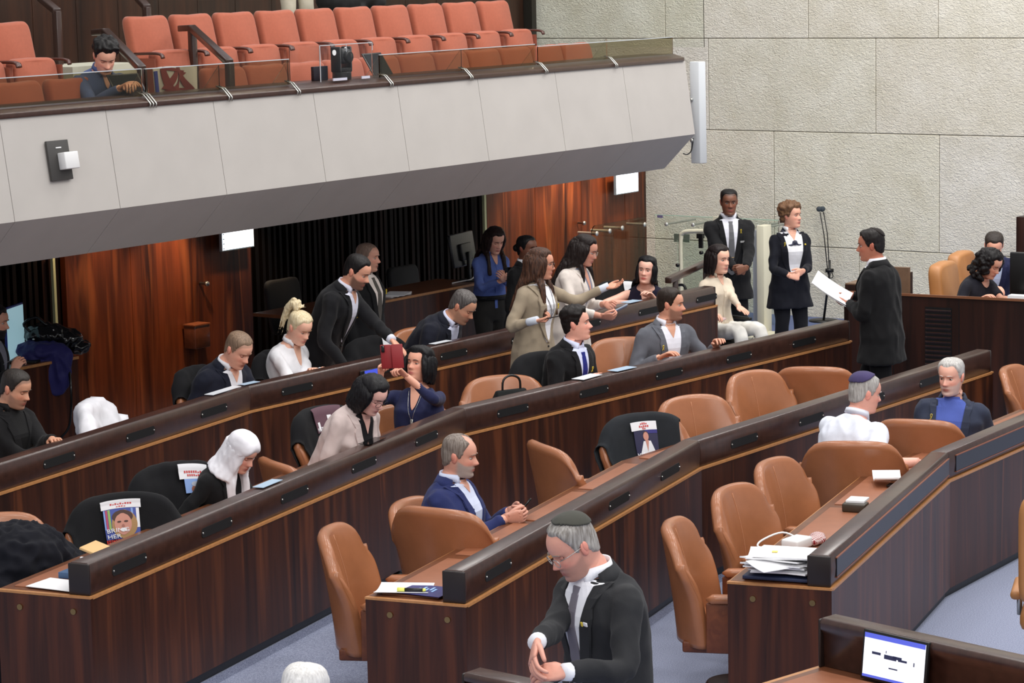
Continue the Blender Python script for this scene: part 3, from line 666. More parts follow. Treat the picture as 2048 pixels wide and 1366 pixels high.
# ---------------------------------------------------------------- trunk description: t, half width, depth front, depth back
TM = np.array([(-.24, .150, .095, .110), (-.1, .168, .105, .125), (0, .172, .110, .125), (.2, .160, .112, .105), (.4, .155, .115, .100), (.6, .168, .122, .110), (.75, .180, .122, .118), (.86, .172, .104, .112), (.93, .142, .084, .098), (.98, .102, .070, .080), (1.02, .074, .058, .068), (1.06, .060, .056, .062)])
TF = np.array([(-.24, .150, .090, .112), (-.1, .172, .100, .128), (0, .172, .100, .125), (.2, .145, .096, .095), (.4, .130, .098, .088), (.6, .145, .128, .098), (.70, .152, .140, .102), (.80, .156, .118, .104), (.90, .142, .085, .09), (.96, .105, .066, .075), (1.0, .078, .056, .066), (1.06, .054, .050, .056)])
def person(label, head, face, pose='sit', lean=5, curve=10, side=0, twist=0, hd=(None, 10, 0), sex='m', k=1.0, skin=(196, 140, 112), hair=None, wear=None, R=None, L=None, floor=0.0, eyes='open', stub=None, glasses=None, kippah=None, beard=None, legs=None, group=None, row=None, head_k=1.0, brow=None, lips=None, girth=1.0, jaw=1.0, seat=None, headscarf=None, wide=1.0, rel=None, name='person', neckx=0.0):
    px, py, s = head; wear = wear or {}
    Hc = D(px, py, FPX / s)                             # where the middle of the head is in the hall
    fem = sex == 'f'; k = k * (.94 if fem else 1.0); hk = k ** .5 * head_k * (.98 if fem else 1.0)
    yaw = -R_(face); RW_ = rotz(yaw); root_rot = yaw
    toL = lambda v: RW_.T @ np.array(v, float)
    # spine in the person's own frame (x right, y forward)
    LL, UU = .23 * k, .295 * k
    a1, a2 = R_(lean - curve * .5), R_(lean + curve * .6); sd = R_(side)
    sdm = roty(sd)
    d1 = sdm @ V3(0, math.sin(a1), math.cos(a1)); d2 = sdm @ V3(0, math.sin(a2), math.cos(a2))
    A0 = V3(0, 0, 0); A1 = A0 + d1 * LL; A2 = A1 + d2 * UU
    hy, hp, hr = hd; hy = face if hy is None else hy
    hyaw = R_(face - hy)                                # to the person's left is positive
    HM = rotz(hyaw) @ rotx(-R_(hp)) @ roty(R_(hr))
    np_ = (R_(lean + curve * .6) + R_(hp) * math.cos(hyaw)) * .5 + R_(6)
    nd = sdm @ unit(V3(math.sin(-hyaw) * math.sin(R_(hp)) * .4 + neckx, math.sin(np_), math.cos(np_)))
    NT = A2 + nd * .060 * k                             # top of the neck
    HC = NT - HM @ (V3(0, -.026, -.105) * hk)
    def frame(t):
        if t <= .44: f = max(0, t) / .44; c = A0 + d1 * LL * t / .44
        else: c = A1 + d2 * UU * (t - .44) / .56
        m = np.clip((t - .15) / .5, 0, 1); dd = unit(d1 * (1 - m) + d2 * m)
        if t > 1: c = A2 + nd * (t - 1) * .5 * k
        tw = R_(twist) * np.clip(t / .8, 0, 1); X = rotz(tw) @ (sdm @ V3(1, 0, 0)); Y = np.cross(dd, X); Y = unit(Y); X = unit(np.cross(Y, dd)); return c, X, Y, dd
    if t_ := None: pass
    T = TF if fem else TM
    # ---- placement
    loc = Hc - RW_ @ HC
    fl = floor - loc[2]                                 # floor height in the person's frame
    body = MB(); cols = []
    base = np.array(srgb(*skin)[:3])
    # trunk + neck + head as one loft
    rings = []
    for t, w_, df, db in T:
        if t < -.2: continue
        c, X, Y, dd = frame(t); g = girth if t < .8 else 1
        rings.append(ell(c, X, Y, w_ * k * g * .93, df * k * g * .92, db * k * .92, NQ, .85))
    cN, XN, YN, _ = frame(1.06); hX, hY = HM @ V3(1, 0, 0), HM @ V3(0, 1, 0)
    for f in (.35, .7):
        c = cN * (1 - f) + (NT + HM @ V3(0, 0, .012) * hk) * f; X = unit(XN * (1 - f) + hX * f); Y = unit(YN * (1 - f) + hY * f)
        rr = (.053 if fem else .060) * k; rings.append(ell(c, X, Y, rr, rr * 1.02, rr * 1.02, NQ, .95))
    # re-sample angle so neck/trunk rings follow the head's angular layout
    def relay(r):
        r = np.array(r); idx = (QA % (2 * math.pi)) / (2 * math.pi) * NQ; i0 = np.floor(idx).astype(int) % NQ; f = (idx - np.floor(idx))[:, None]; return r[i0] * (1 - f) + r[(i0 + 1) % NQ] * f
    rings = [relay(r) for r in rings]
    nb = len(rings)
    G = head_grid(sex, True, jaw, .88 if fem else 1.0, wide)
    HW = (G.reshape(-1, 3) * hk) @ HM.T + HC; HW = HW.reshape(NRH, NQ, 3)
    rings += [HW[i] for i in range(NRH)]
    body.loft(rings)
    C = np.tile(base, (len(body.v), 1)); gx, gy, gz = [G[..., i].ravel() for i in range(3)]; o0 = nb * NQ
    def blend(mask, col): nonlocal C; C[o0:o0 + NRH * NQ] = C[o0:o0 + NRH * NQ] * (1 - mask[:, None]) + np.array(srgb(*col)[:3]) * mask[:, None]
    front = np.clip(gy / .04, 0, 1)
    warm = (min(255, skin[0] + 8), max(0, skin[1] - 14), max(0, skin[2] - 12))
    blend(.7 * g2(gx, gz, .04, -.028, .02, .018) * front + .6 * g2(gx, gz, 0, -.03, .014, .012) * front, warm)
    if stub is not None:
        m = np.clip((-.038 - gz + .55 * np.clip(.05 - gy, 0, .1)) / .012, 0, 1) * np.clip((gy + .005) / .02, 0, 1); m = np.maximum(m, g2(gx, gz, .0, -.052, .03, .006) * front)
        m *= 1 - .85 * g2(gx, gz, 0, -.07, .02, .008); blend(np.clip(m, 0, 1) * stub[1], stub[0])
    lc = lips or ((150, 78, 72) if not fem else (165, 72, 74)); blend(np.clip(1.5 * g2(gx, gz, 0, -.069, .021, .0085) * front, 0, .85), lc)
    blend(np.clip(1.2 * g2(gx, gz, 0, -.0685, .022, .0016) * front, 0, .8), (92, 48, 44))
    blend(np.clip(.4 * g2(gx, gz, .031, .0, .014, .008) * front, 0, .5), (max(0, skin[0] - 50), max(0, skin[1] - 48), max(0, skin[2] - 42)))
    if headscarf is None and hair and hair.get('scalp'):
        m = np.clip((gz - zline(gy, hair.get('line', ZL))) / .01, 0, 1); blend(m * hair['scalp'], hair['col'])
    def addc(n0, col): nonlocal C; C = np.vstack([C, np.tile(np.array(srgb(*col)[:3]), (len(body.v) - n0, 1))])
    # ears
    for sgn in (-1, 1):
        n0 = len(body.v)
        Me = HM @ rotz(-sgn * .35) @ roty(sgn * .12)
        body.sphere(HC + HM @ (V3(sgn * .0735 * wide, -.014, -.006) * hk), V3(.009, .019, .031) * hk, 12, 9, 0, Me)
        body.sphere(HC + HM @ (V3(sgn * .078 * wide, -.020, .002) * hk), V3(.007, .014, .024) * hk, 10, 7, 0, Me); addc(n0, (min(255, skin[0] + 6), max(0, skin[1] - 10), max(0, skin[2] - 8)))
    # eyelids
    for sgn in (-1, 1):
        ce = V3(sgn * .031, .0695, .002); cov = {'open': .28, 'half': .08, 'down': -.45}[eyes]
        n0 = len(body.v); rg = []
        for el in np.linspace(1.35, cov, 6): rg.append([HC + HM @ ((ce + .0130 * V3(math.sin(a) * math.cos(el), math.cos(a) * math.cos(el), math.sin(el))) * hk) for a in np.linspace(-1.45, 1.45, 12)])
        rg.append([HC + HM @ ((ce + .0118 * V3(math.sin(a) * math.cos(cov), math.cos(a) * math.cos(cov), math.sin(cov))) * hk) for a in np.linspace(-1.45, 1.45, 12)])
        body.loft(rg, cap=False, closed=False); addc(n0, (max(0, skin[0] - 22), max(0, skin[1] - 24), max(0, skin[2] - 22))); C[-24:] = srgb(38, 26, 24)[:3]
    for sgn in (-1, 1):
        ce = V3(sgn * .031, .0695, .002); n0 = len(body.v); rg = []
        for el in (-.46, -.75, -1.05, -1.3): rg.append([HC + HM @ ((ce + .0128 * V3(math.sin(a) * math.cos(el), math.cos(a) * math.cos(el), math.sin(el))) * hk) for a in np.linspace(-1.45, 1.45, 12)])
        body.loft(rg, cap=False, closed=False); addc(n0, (max(0, skin[0] - 14), max(0, skin[1] - 18), max(0, skin[2] - 16)))
    # ---- arms
    SW = (.146 if fem else .168) * k
    cS, XS, YS, DS = frame(.855); armdat = []
    for sgn, spec in ((1, R), (-1, L)):
        S = cS + XS * sgn * SW + DS * .005
        spec = dict(spec or {}); l1, l2 = .285 * k, .255 * k
        if 'p' in spec:
            q = spec['p']; Wt = toL(D(q[0], q[1], FPX / s + q[2]) - loc)
        elif 'o' in spec: Wt = S + XS * sgn * spec['o'][0] + YS * spec['o'][1] + V3(0, 0, 1) * spec['o'][2]
        elif pose == 'stand': Wt = S + XS * sgn * .06 + YS * .05 - V3(0, 0, 1) * .52 * k
        else: Wt = S - XS * sgn * .05 + YS * (.30 if not row else .06) - V3(0, 0, 1) * (.36 if not row else .42) * k
        dv = Wt - S; dist = np.linalg.norm(dv); mx = (l1 + l2) * .985
        if dist > mx and dist > 1e-6: Wt = S + dv / dist * mx; dv = Wt - S; dist = mx
        dn = dv / dist; a = (l1 * l1 - l2 * l2 + dist * dist) / (2 * dist); hgt = math.sqrt(max(0, l1 * l1 - a * a))
        pole = XS * sgn * .55 - YS * .35 - V3(0, 0, 1) * 1.0
        if 'pole' in spec: pole = XS * sgn * spec['pole'][0] + YS * spec['pole'][1] + V3(0, 0, 1) * spec['pole'][2]
        pole = unit(pole - dn * (pole @ dn)); E = S + dn * a + pole * hgt
        fd = unit(Wt - E); 
        if 'f' in spec: fd = unit(XS * sgn * spec['f'][0] + YS * spec['f'][1] + V3(0, 0, 1) * spec['f'][2])
        pn = V3(0, 0, -1) if 'n' not in spec else (XS * sgn * spec['n'][0] + YS * spec['n'][1] + V3(0, 0, 1) * spec['n'][2])
        if abs(unit(pn) @ fd) > .93: pn = -XS * sgn
        armdat.append((sgn, S, E, Wt, fd, pn, spec))
        n0 = len(body.v); fk = .86 if fem else 1.0
        inn = cS + XS * sgn * SW * .45
        path = bez([inn, S + XS * sgn * .004, S * .6 + E * .4, E, E * .45 + Wt * .55, Wt], 4)
        rad = np.interp(np.linspace(0, 1, len(path)), [0, .2, .4, .6, .75, 1], [.040, .046, .043, .037, .039, .026]) * k * fk
        if any(i_['type'] in ('jacket', 'blouse', 'shirt') and i_.get('sl', .95) > .3 for i_ in wear.get('items', [])): rad = rad * np.interp(np.linspace(0, 1, len(path)), [0, .68, .85, 1], [.74, .74, .95, 1])
        body.tube(path, list(rad), 14); hand(body, Wt, fd, pn, sgn, spec.get('h', 'relax'), k * (.93 if fem else 1.0)); addc(n0, skin)
    # ---- legs
    legs = legs or {}; legdat = []; reach = .40
    if row: reach = max(.10, min(.40, row_dist(RW[row], np.array(loc)) / max(.55, math.cos(R_(face - (118)))) - .16))
    for sgn, key in ((1, 'R'), (-1, 'L')):
        hp_ = V3(sgn * .085 * k, 0, -.03); sp = legs.get(key)
        if pose == 'stand':
            q = sp or (sgn * .02, .02, 0); foot = V3(sgn * .085 * k + q[0], q[1], fl + .075 + q[2]); kn = (hp_ + foot) / 2 + V3(0, .03 + abs(q[1]) * .12, 0)
        else:
            q = sp or (sgn * .06, reach, 0); kn = hp_ + V3(q[0], q[1] * k, q[2]); foot = V3(kn[0], kn[1] + .02 if len(q) < 4 else kn[1] + q[3], fl + .075)
        legdat.append((sgn, hp_, kn, foot)); n0 = len(body.v)
        body.tube(bez([hp_, hp_ * .5 + kn * .5, kn, kn * .5 + foot * .5, foot], 3), list(np.interp(np.linspace(0, 1, 13), [0, .25, .5, .7, 1], [.075, .066, .050, .047, .034]) * k), 12); addc(n0, skin)
    o = body.build(name, skin_mat(skin), None, smooth=True)
    me = o.data
    if len(C) != len(me.vertices): C = np.resize(C, (len(me.vertices), 3))
    ca = me.color_attributes.new('Col', 'FLOAT_COLOR', 'POINT'); ca.data.foreach_set('color', np.hstack([C, np.ones((len(C), 1))]).astype('f').ravel())
    o.location = loc; o.rotation_euler = (0, 0, root_rot); tag(o, label, 'person', group)
    H2L = lambda v: HC + HM @ (np.array(v) * hk)
    # ---- eyes, brows
    EYEW = plain('eye_white', (196, 188, 180), rough=.3); IRIS = plain('eye_dark', (38, 26, 20), rough=.15)
    if eyes != 'down':
        for sgn in (-1, 1):
            mb = MB(); mb.sphere(H2L((sgn * .031, .0695, .002)), .0119 * hk, 14, 10, 0)
            gz_ = HM @ unit(V3(0, 1, -.12 if eyes == 'half' else 0)); c0 = H2L((sgn * .031, .0695, .002))
            mb.sphere(c0 + gz_ * .0060 * hk, .0070 * hk, 12, 8, 1); mb.build('eye', [EYEW, IRIS], o, smooth=True)
    bc = brow or (hair['col'] if hair else (40, 30, 26))
    for sgn in (-1, 1):
        mb = MB(); pts = [H2L((sgn * x_, y_, z_)) for x_, y_, z_ in ((.013, .097, .0225), (.024, .0955, .0250), (.036, .0895, .0250), (.047, .079, .0195))]
        mb.tube(bez(pts, 3), [.0028 * hk, .0042 * hk, .0046 * hk, .0046 * hk, .0044 * hk, .004 * hk, .0036 * hk, .003 * hk, .0025 * hk, .0018 * hk], 6, flat=.6); mb.build('eyebrow', hair_mat(tuple(bc)), o, smooth=True)
    def headpart(nm, V, F, mat, mod=None):
        V = (np.array(V) * hk) @ HM.T + HC; mb = MB(); mb.add(V, F); ob = mb.build(nm, mat, o, smooth=True)
        if mod: sm = ob.modifiers.new('soft', 'SMOOTH'); sm.iterations = mod; sm.factor = .4
        return ob
    # ---- hair
    if hair and headscarf is None:
        st = hair['style']; hm = hair_mat(tuple(hair['col']), hair.get('col2')); line = hair.get('line', ZL); top = hair.get('top', .014); sidet = hair.get('side', .006); bald = hair.get('bald')
        def mask(x, y, z):
            m = z - zline(y, line) - hair.get('temple', .012) * np.exp(-((np.abs(x) - .044) / .016) ** 2) * np.clip((y - .02) / .04, 0, 1)
            m = m * np.where((y > .03) & (z > .03), hair.get('ramp', .55), 1.0)
            if bald: m = np.minimum(m, np.maximum(np.abs(x) - bald[0] * np.clip((y + bald[1]) / .03, -1, 1), -(y + bald[1])) * 1.0)
            return m
        def thick(x, y, z): f = np.clip((z - .02) / .07, 0, 1); return (sidet + (top - sidet) * f + hair.get('front', 0) * np.clip((y - .02) / .05, 0, 1) * f + hair.get('rear', 0) * np.clip(-y / .08, 0, 1)) * 1.0
        if st != 'none':
            Vh, Fh = shell_from_head(thick, mask, hair.get('rough', .25), random.random() * 50)
            headpart('hair', Vh, Fh, hm)
        if st in ('long', 'bob', 'curly'):
            mb = MB(); ln = hair.get('len', .30); rng = random.Random(int(px)); a0 = hair.get('open', 62)
            dn_ = V3(0, 0, -1)
            n = hair.get('n', 17)
            for ii in range(n):
                ang = R_(a0 + (360 - 2 * a0) * ii / (n - 1)); vol = hair.get('vol', 1.0)
                rx, ry = .080 * vol * wide, .100 * vol
                sx, cy = math.sin(ang), math.cos(ang)
                p0 = H2L((rx * .8 * sx, -.015 + ry * .8 * cy, .075)); p1 = H2L((rx * 1.06 * sx, -.015 + ry * 1.04 * cy, .02)); p2 = H2L((rx * 1.10 * sx, -.018 + ry * 1.02 * cy, -.05))
                p3 = H2L((rx * 1.05 * sx, -.03 + ry * .98 * cy, -.11)); pts = [p0, p1, p2, p3]
                if ln > .1:
                    sgn = 1 if sx > 0 else -1; fr_ = cy > hair.get('part', -.25) and hair.get('frontlocks', True)
                    cT, XT, YT, DT = frame(.86)
                    m_ = min(1, ln / .28)
                    base_ = p3 + dn_ * .05
                    if fr_: tgt = cT + XT * sgn * (.075 + .03 * rng.random()) + YT * ((.135 if fem else .12) + .02 * rng.random()) * k
                    else: tgt = cT + XT * (sx * .12) - YT * (.128 + .02 * rng.random()) * k
                    pts.append(p3 * (1 - .6 * m_) + tgt * .6 * m_ + dn_ * 0.0); 
                    if ln > .2: q = tgt - DT * max(.02, (ln - .24)) * 1.0 + (YT if fr_ else -YT) * .012; pts += [q]
                    if ln > .42: pts += [q - DT * .10 - (YT * .01)]
                else: pts[-1] = pts[-1] + unit(pts[-1] - pts[-2]) * ln * .3
                if st == 'curly':
                    for pp in bez(pts, 3): mb.sphere(pp + V3(rng.uniform(-1, 1), rng.uniform(-1, 1), rng.uniform(-1, 1)) * .014, .018 + .009 * rng.random(), 8, 6)
                else:
                    c = bez(pts, 4); rr = np.interp(np.linspace(0, 1, len(c)), [0, .2, .7, 1], [.018, .024, .022, .010]) * hair.get('fat', 1.0); mb.tube(c, list(rr), 8)
            if st == 'curly':
                for _ in range(70):
                    d = unit(V3(rng.gauss(0, 1), rng.gauss(0, 1) - .3, abs(rng.gauss(0, 1)) - .15))
                    if d[1] > .55 and d[2] < .55: continue
                    mb.sphere(H2L((d[0] * .088, -.012 + d[1] * .105, .01 + d[2] * .115)), .016 + .012 * rng.random(), 8, 6)
            link('long_hair' if st == 'long' else 'side_hair', solid(mb, .0065, 2, .006 if st != 'curly' else .004, (60, 60, 6) if st != 'curly' else (40, 40, 40), px), hm, o)
        if st == 'bun':
            mb = MB(); mb.sphere(H2L(hair.get('at', (0, -.125, .03))), .036, 14, 9); link('hair_bun', solid(mb, .006, 2, .004, (50, 50, 50)), hm, o)
        if st == 'ponytail':
            mb = MB(); rng = random.Random(3); b0 = V3(0, -.085, .095)
            for ii in range(16):
                a_ = ii * 2.4; d = V3(math.cos(a_) * .02, math.sin(a_) * .012, 0); up = .045 + .035 * rng.random(); ln = rng.choice((.06, .12, .2, .24))
                mb.tube(bez([H2L(b0 * .9), H2L(b0 + d + V3(0, -.012, .03)), H2L(b0 + d * 1.6 + V3(0, -.035, up)), H2L(b0 + d * 2 + V3(0, -.065 - .01 * rng.random(), up * .3 - ln * .3)), H2L(b0 + d * 2.2 + V3(0, -.058, -ln))], 4), list(np.interp(np.linspace(0, 1, 17), [0, .3, .7, 1], [.012, .016, .011, .002])), 7)
            for ii in range(9): mb.tube(bez([H2L(b0), H2L(b0 + V3(rng.uniform(-.03, .03), rng.uniform(-.01, .03), .03)), H2L(b0 + V3(rng.uniform(-.06, .06), rng.uniform(-.02, .05), .055 + .02 * rng.random()))], 3), [.010, .009, .008, .007, .006, .004, .001], 6)
            link('ponytail', solid(mb, .0055, 1, .003, (60, 60, 20)), hm, o)
    if beard:
        def bm_(x, y, z): return np.minimum(-.040 - z + .5 * np.clip(.05 - y, 0, .1), (y - .0) * .8) * 1.0
        Vb, Fb = shell_from_head(beard.get('t', .005), bm_, .5, 3.0); headpart('beard', Vb, Fb, hair_mat(tuple(beard['col'])))
    if kippah:
        kx, ky, kr = kippah.get('c', (0, -.05))[0], kippah.get('c', (0, -.05))[1], kippah.get('r', .072); c0 = V3(kx, ky, .105)
        def km(x, y, z): return kr - np.sqrt((x - c0[0]) ** 2 + (y - c0[1]) ** 2 + (z - c0[2]) ** 2)
        m = km(HBASE[..., 0], HBASE[..., 1], HBASE[..., 2]); keep = m > 0; th = kippah.get('t', .019); G2 = HBASE + HNRM * th; V = G2.reshape(-1, 3); F = []
        for i in range(NRH - 1):
            for j in range(NQ):
                q = (j + 1) % NQ
                if keep[i, j] and keep[i, q] and keep[i + 1, j] and keep[i + 1, q]: F.append((i * NQ + j, i * NQ + q, (i + 1) * NQ + q, (i + 1) * NQ + j))
        F.append(tuple((NRH - 1) * NQ + j for j in range(NQ)))
        used = sorted({i for f in F for i in f}); mp = {a: b for b, a in enumerate(used)}
        ob = headpart('skullcap', V[used], [tuple(mp[i] for i in f) for f in F], cloth(kippah['col']), 4); sl = ob.modifiers.new('thick', 'SOLIDIFY'); sl.thickness = .006; sl.offset = -1
    if glasses:
        mb = MB()
        for sgn in (-1, 1):
            ring = [H2L((sgn * .033 + .023 * math.cos(a) * abs(math.cos(a)) ** -.25 if False else sgn * .033 + .023 * math.copysign(abs(math.cos(a)) ** .75, math.cos(a)), .105 - .10 * max(0, abs(sgn * .033 + .02 * math.cos(a)) - .02) * 1.6, -.004 + .0165 * math.copysign(abs(math.sin(a)) ** .75, math.sin(a)))) for a in np.linspace(0, 2 * math.pi, 20)]
            mb.tube(ring, glasses.get('r', .0016), 6)
            mb.tube([H2L((sgn * .057, .094, .006)), H2L((sgn * .074 * wide, .06, .008)), H2L((sgn * .079 * wide, -.01, .008)), H2L((sgn * .076 * wide, -.03, -.012))], glasses.get('r', .0016) * .9, 6)
        mb.tube([H2L((-.010, .109, .0)), H2L((0, .112, .003)), H2L((.010, .109, .0))], .0014, 6); mb.build('glasses', glasses.get('mat', BLACKG), o, smooth=True)
    # ---- clothes
    def torso_solid(off, t0, t1, sleeves=True, loose=0.0, hem=None, sl_end=1.0, pad=.0, armr=1.0, flare=0.0, neck=.0):
        mb = MB(); rr = []
        for t, w_, df, db in T:
            if t < t0 - .02 or t > t1: continue
            c, X, Y, dd = frame(t); g = girth if t < .8 else 1
            q = off + loose * np.clip((.85 - t), 0, .6)
            rr.append(ell(c, X, Y, w_ * k * g + q + pad * (1 if .8 < t < .97 else 0), df * k * g + q, db * k + q, 36, .82))
        if hem is not None:
            c, X, Y, dd = frame(T[0][0]); low = []
            for f in np.linspace(1, .0, 4):
                c2 = c + (V3(0, 0, -1)) * hem * f; low.append(ell(c2, X, Y, T[0][1] * k * girth + off + loose * .6 + .035 + flare * f, T[0][2] * k * girth + off + loose * .6 + .025 + flare * f, T[0][3] * k + off + loose * .6 + .02 + flare * f, 36, .82))
            rr = low + rr[1:] if len(low) else rr
        mb.loft(rr)
        if sleeves:
            for sgn, S, E, Wt, fd, pn, sp in armdat:
                inn = cS + XS * sgn * SW * .35 - DS * .02; end = E + (Wt - E) * sl_end if sl_end > 0 else S + (E - S) * (1 + sl_end)
                fk = (.88 if fem else 1.0) * armr
                if sl_end > 0: path = bez([inn, S + XS * sgn * .006, S * .62 + E * .38, E, E * .5 + end * .5, end], 4); rad = np.interp(np.linspace(0, 1, len(path)), [0, .18, .38, .6, .8, 1], [.060, .066, .060, .053, .047, .0385]) * k * fk
                else: path = bez([inn, S + XS * sgn * .006, S * .5 + end * .5, end], 4); rad = np.interp(np.linspace(0, 1, len(path)), [0, .3, .7, 1], [.060, .064, .062, .060]) * k * fk
                mb.tube(path, list(rad), 16)
        return mb
    def patcher(me):
        bm = bmesh.new(); bm.from_mesh(me); bvh = BVHTree.FromBMesh(bm); bm.free()
        def surf(x, t, off, fb=None):
            c, X, Y, dd = frame(t); org = c + X * x + Y * .6; h = bvh.ray_cast(Vector(org), Vector(-Y), .75)
            wi = np.interp(t, T[:, 0], T[:, 1]) * k + .012; di = np.interp(t, T[:, 0], T[:, 2]) * k + .012
            pa = c + X * x + Y * (di * math.sqrt(max(0, 1 - min(1, abs(x) / wi) ** 2)))
            p = pa if h[0] is None or (np.array(h[0]) - pa) @ Y < -.012 else np.array(h[0])
            return p + Y * off
        def patch(nm, rows, off, mat, ncol=8, back=.012, smooth=True):
            """rows: (t, x0, x1) bottom to top"""
            mb = MB(); gr = [[surf(x0 + (x1 - x0) * j / (ncol - 1), t, off) for j in range(ncol)] for t, x0, x1 in rows]; n = len(rows)
            V = [p for r in gr for p in r]; F = [(i * ncol + j, i * ncol + j + 1, (i + 1) * ncol + j + 1, (i + 1) * ncol + j) for i in range(n - 1) for j in range(ncol - 1)]
            _, _, Yp, _ = frame(.7); b = len(V); V = V + [p - Yp * back for p in V]
            F += [tuple(b + q for q in f[::-1]) for f in F]
            bd = [j for j in range(ncol)] + [i * ncol + ncol - 1 for i in range(1, n)] + [(n - 1) * ncol + j for j in range(ncol - 2, -1, -1)] + [i * ncol for i in range(n - 2, 0, -1)]
            F += [(bd[i], bd[(i + 1) % len(bd)], b + bd[(i + 1) % len(bd)], b + bd[i]) for i in range(len(bd))]
            mb.add(V, F); return mb.build(nm, mat, o, smooth=False, bevel=0)
        return surf, patch
    def collar(nm, mat, gap=20, h0=.012, h1=.048, r0=.010, r1=.016, drop=.045, wing=.012, t0=1.0):
        mb = MB(); outer = []; c, X, Y, dd = frame(t0 + .03); rr = (.054 if fem else .061) * k
        n = 30; ins = []; 
        for i in range(n + 1):
            a = R_(gap) + (2 * math.pi - 2 * R_(gap)) * i / n; f = max(0, math.cos(a)) ** 4
            dr = X * math.sin(a) + Y * math.cos(a)
            hi = c + dr * (rr + r0 * .6) + dd * (h1 - .016 * f); hi2 = c + dr * (rr + r0) + dd * (h1 + .002 - .016 * f)
            lo = c + dr * (rr + r1 + wing * f) + dd * (h0 - drop * f) + X * math.copysign(.014 * f, math.sin(a)); lo2 = c + dr * (rr - .004) + dd * (h0 - .02)
            ins.append([lo2, hi, hi2, lo, lo - dr * .004])
        mb.loft(ins, True, True); ob = mb.build(nm, mat, o, smooth=True); return ob
    for it in wear.get('items', []):
        ty = it['type']; mat = it.get('mat') or cloth(it['col'])
        if ty in ('jacket', 'shirt', 'blouse', 'tshirt', 'dress'):
            jk = ty == 'jacket'
            off = it.get('off', .020 if jk else .009); hem = it.get('hem', .085 if (jk and pose == 'stand') else (.05 if jk else (.0 if pose == 'stand' else None)))
            mb = torso_solid(off, it.get('t0', -.3), 1.02 if jk else 1.04, it.get('sleeves', True), it.get('loose', .02 if jk else .015), hem, it.get('sl', .955 if jk else .95), .012 if jk else 0, it.get('armr', 1.0 if jk else .9), it.get('flare', .015))
            me = solid(mb, it.get('voxel', .011), 4, it.get('wr', .0075), (10, 10, 6), px * .1)
            nm = {'jacket': 'jacket', 'shirt': 'shirt', 'blouse': 'blouse', 'tshirt': 'tee_shirt', 'dress': 'dress'}[ty]
            link(nm, me, mat, o)
            mt = solid(torso_solid(off, it.get('t0', -.3), 1.02 if jk else 1.04, False, it.get('loose', .02 if jk else .015), None, 1, .012 if jk else 0), .014, 4); surf, patch = patcher(mt); bpy.data.meshes.remove(mt)
            if jk:
                vb = it.get('v', .40); vw = it.get('vw', .075); sh = it.get('shirt'); shm = it.get('shirt_mat') or (cloth(sh, .7, .1) if sh else None)
                ts = np.linspace(vb, 1.0, 14); vx = lambda t: vw * ((t - vb) / (1 - vb)) ** it.get('vp', .85) + .004
                if sh: patch('shirt_front', [(t, -vx(t) - .012, vx(t) + .012) for t in ts] + [(1.03, -.055, .055), (1.06, -.05, .05)], .009, shm, 9)
                if it.get('skinv'):
                    t0 = it['skinv']; patch('bare_chest', [(t, -.034 * (t - t0) / (1 - t0) - .001, .034 * (t - t0) / (1 - t0) + .001) for t in list(np.linspace(t0, .99, 6)) + [1.03, 1.06]], .0120, plain('bare_%d_%d_%d' % tuple(skin), skin, rough=.5), 5)
                if it.get('tie'):
                    tm = cloth(it['tie'], .5, .1); tb = it.get('tie_b', vb)
                    patch('tie', [(t, -w2, w2) for t, w2 in [(tb, .010)] + [(t, .041 - .023 * ((t - tb) / (1 - tb))) for t in np.linspace(tb + .05, .93, 8)]] + [(.94, -.016, .016), (.985, -.021, .021)], .0150, tm, 5, .008)
                if it.get('lapel', True):
                    lw = it.get('lw', .045)
                    for sg in (-1, 1):
                        rows = []
                        for t in ts:
                            f = (t - vb) / (1 - vb); wd = lw * min(1, .15 + f * 2.2) * (1 if f < .80 else .70 if f < .88 else .9)
                            a, b = sg * (vx(t) - .006), sg * (vx(t) + wd); rows.append((t, min(a, b), max(a, b)))
                        patch('lapel', rows, .0165, it.get('lapel_mat') or mat, 6, .012)
                    c = it.get('collar_mat') or mat
                    mbc = MB(); cN2, X2, Y2, D2 = frame(1.0); rr = (.056 if fem else .066) * k; ins = []
                    for i in range(25):
                        a = R_(62) + (2 * math.pi - 2 * R_(62)) * i / 24; dr = X2 * math.sin(a) + Y2 * math.cos(a); f = max(0, math.cos(a))
                        hi = cN2 + dr * (rr + .012) + D2 * (.048 - .03 * f); lo = cN2 + dr * (rr + .042) + D2 * (-.012 - .02 * f); ins.append([hi, lo, lo - D2 * .008 - dr * .01, hi - dr * .008 - D2 * .01])
                    mbc.loft(ins); mbc.build('coat_collar', c, o, smooth=True)
                if it.get('shirt_collar', bool(sh)): collar('shirt_collar', shm, it.get('gap', 16 if it.get('tie') else 30))
                if it.get('cuff'):
                    for sgn, S, E, Wt, fd, pn, sp in armdat:
                        d = unit(Wt - E); cm = cloth(it['cuff']); mb2 = MB(); rw = .0335 * k * (.9 if fem else 1) * it.get('cuffk', 1.0); a_ = E + (Wt - E) * (it.get('sl', .955) - it.get('cuffl', .005)); mb2.tube([a_ - d * .01, a_, a_ + d * (.018 + it.get('cuffl', .012))], [rw * 1.0, rw * 1.06, rw * 1.0], 16); mb2.build('cuff', cm, o, smooth=True)
                if it.get('button', True) and pose == 'stand':
                    p = surf(0, vb - .06, .006); mb2 = MB(); mb2.sphere(p, .008, 8, 5); mb2.build('button', BLACK, o, smooth=True)
            else:
                if it.get('collar'): collar('collar', it.get('collar_mat') or mat, it.get('gap', 28), h1=.040, drop=.05, wing=.016)
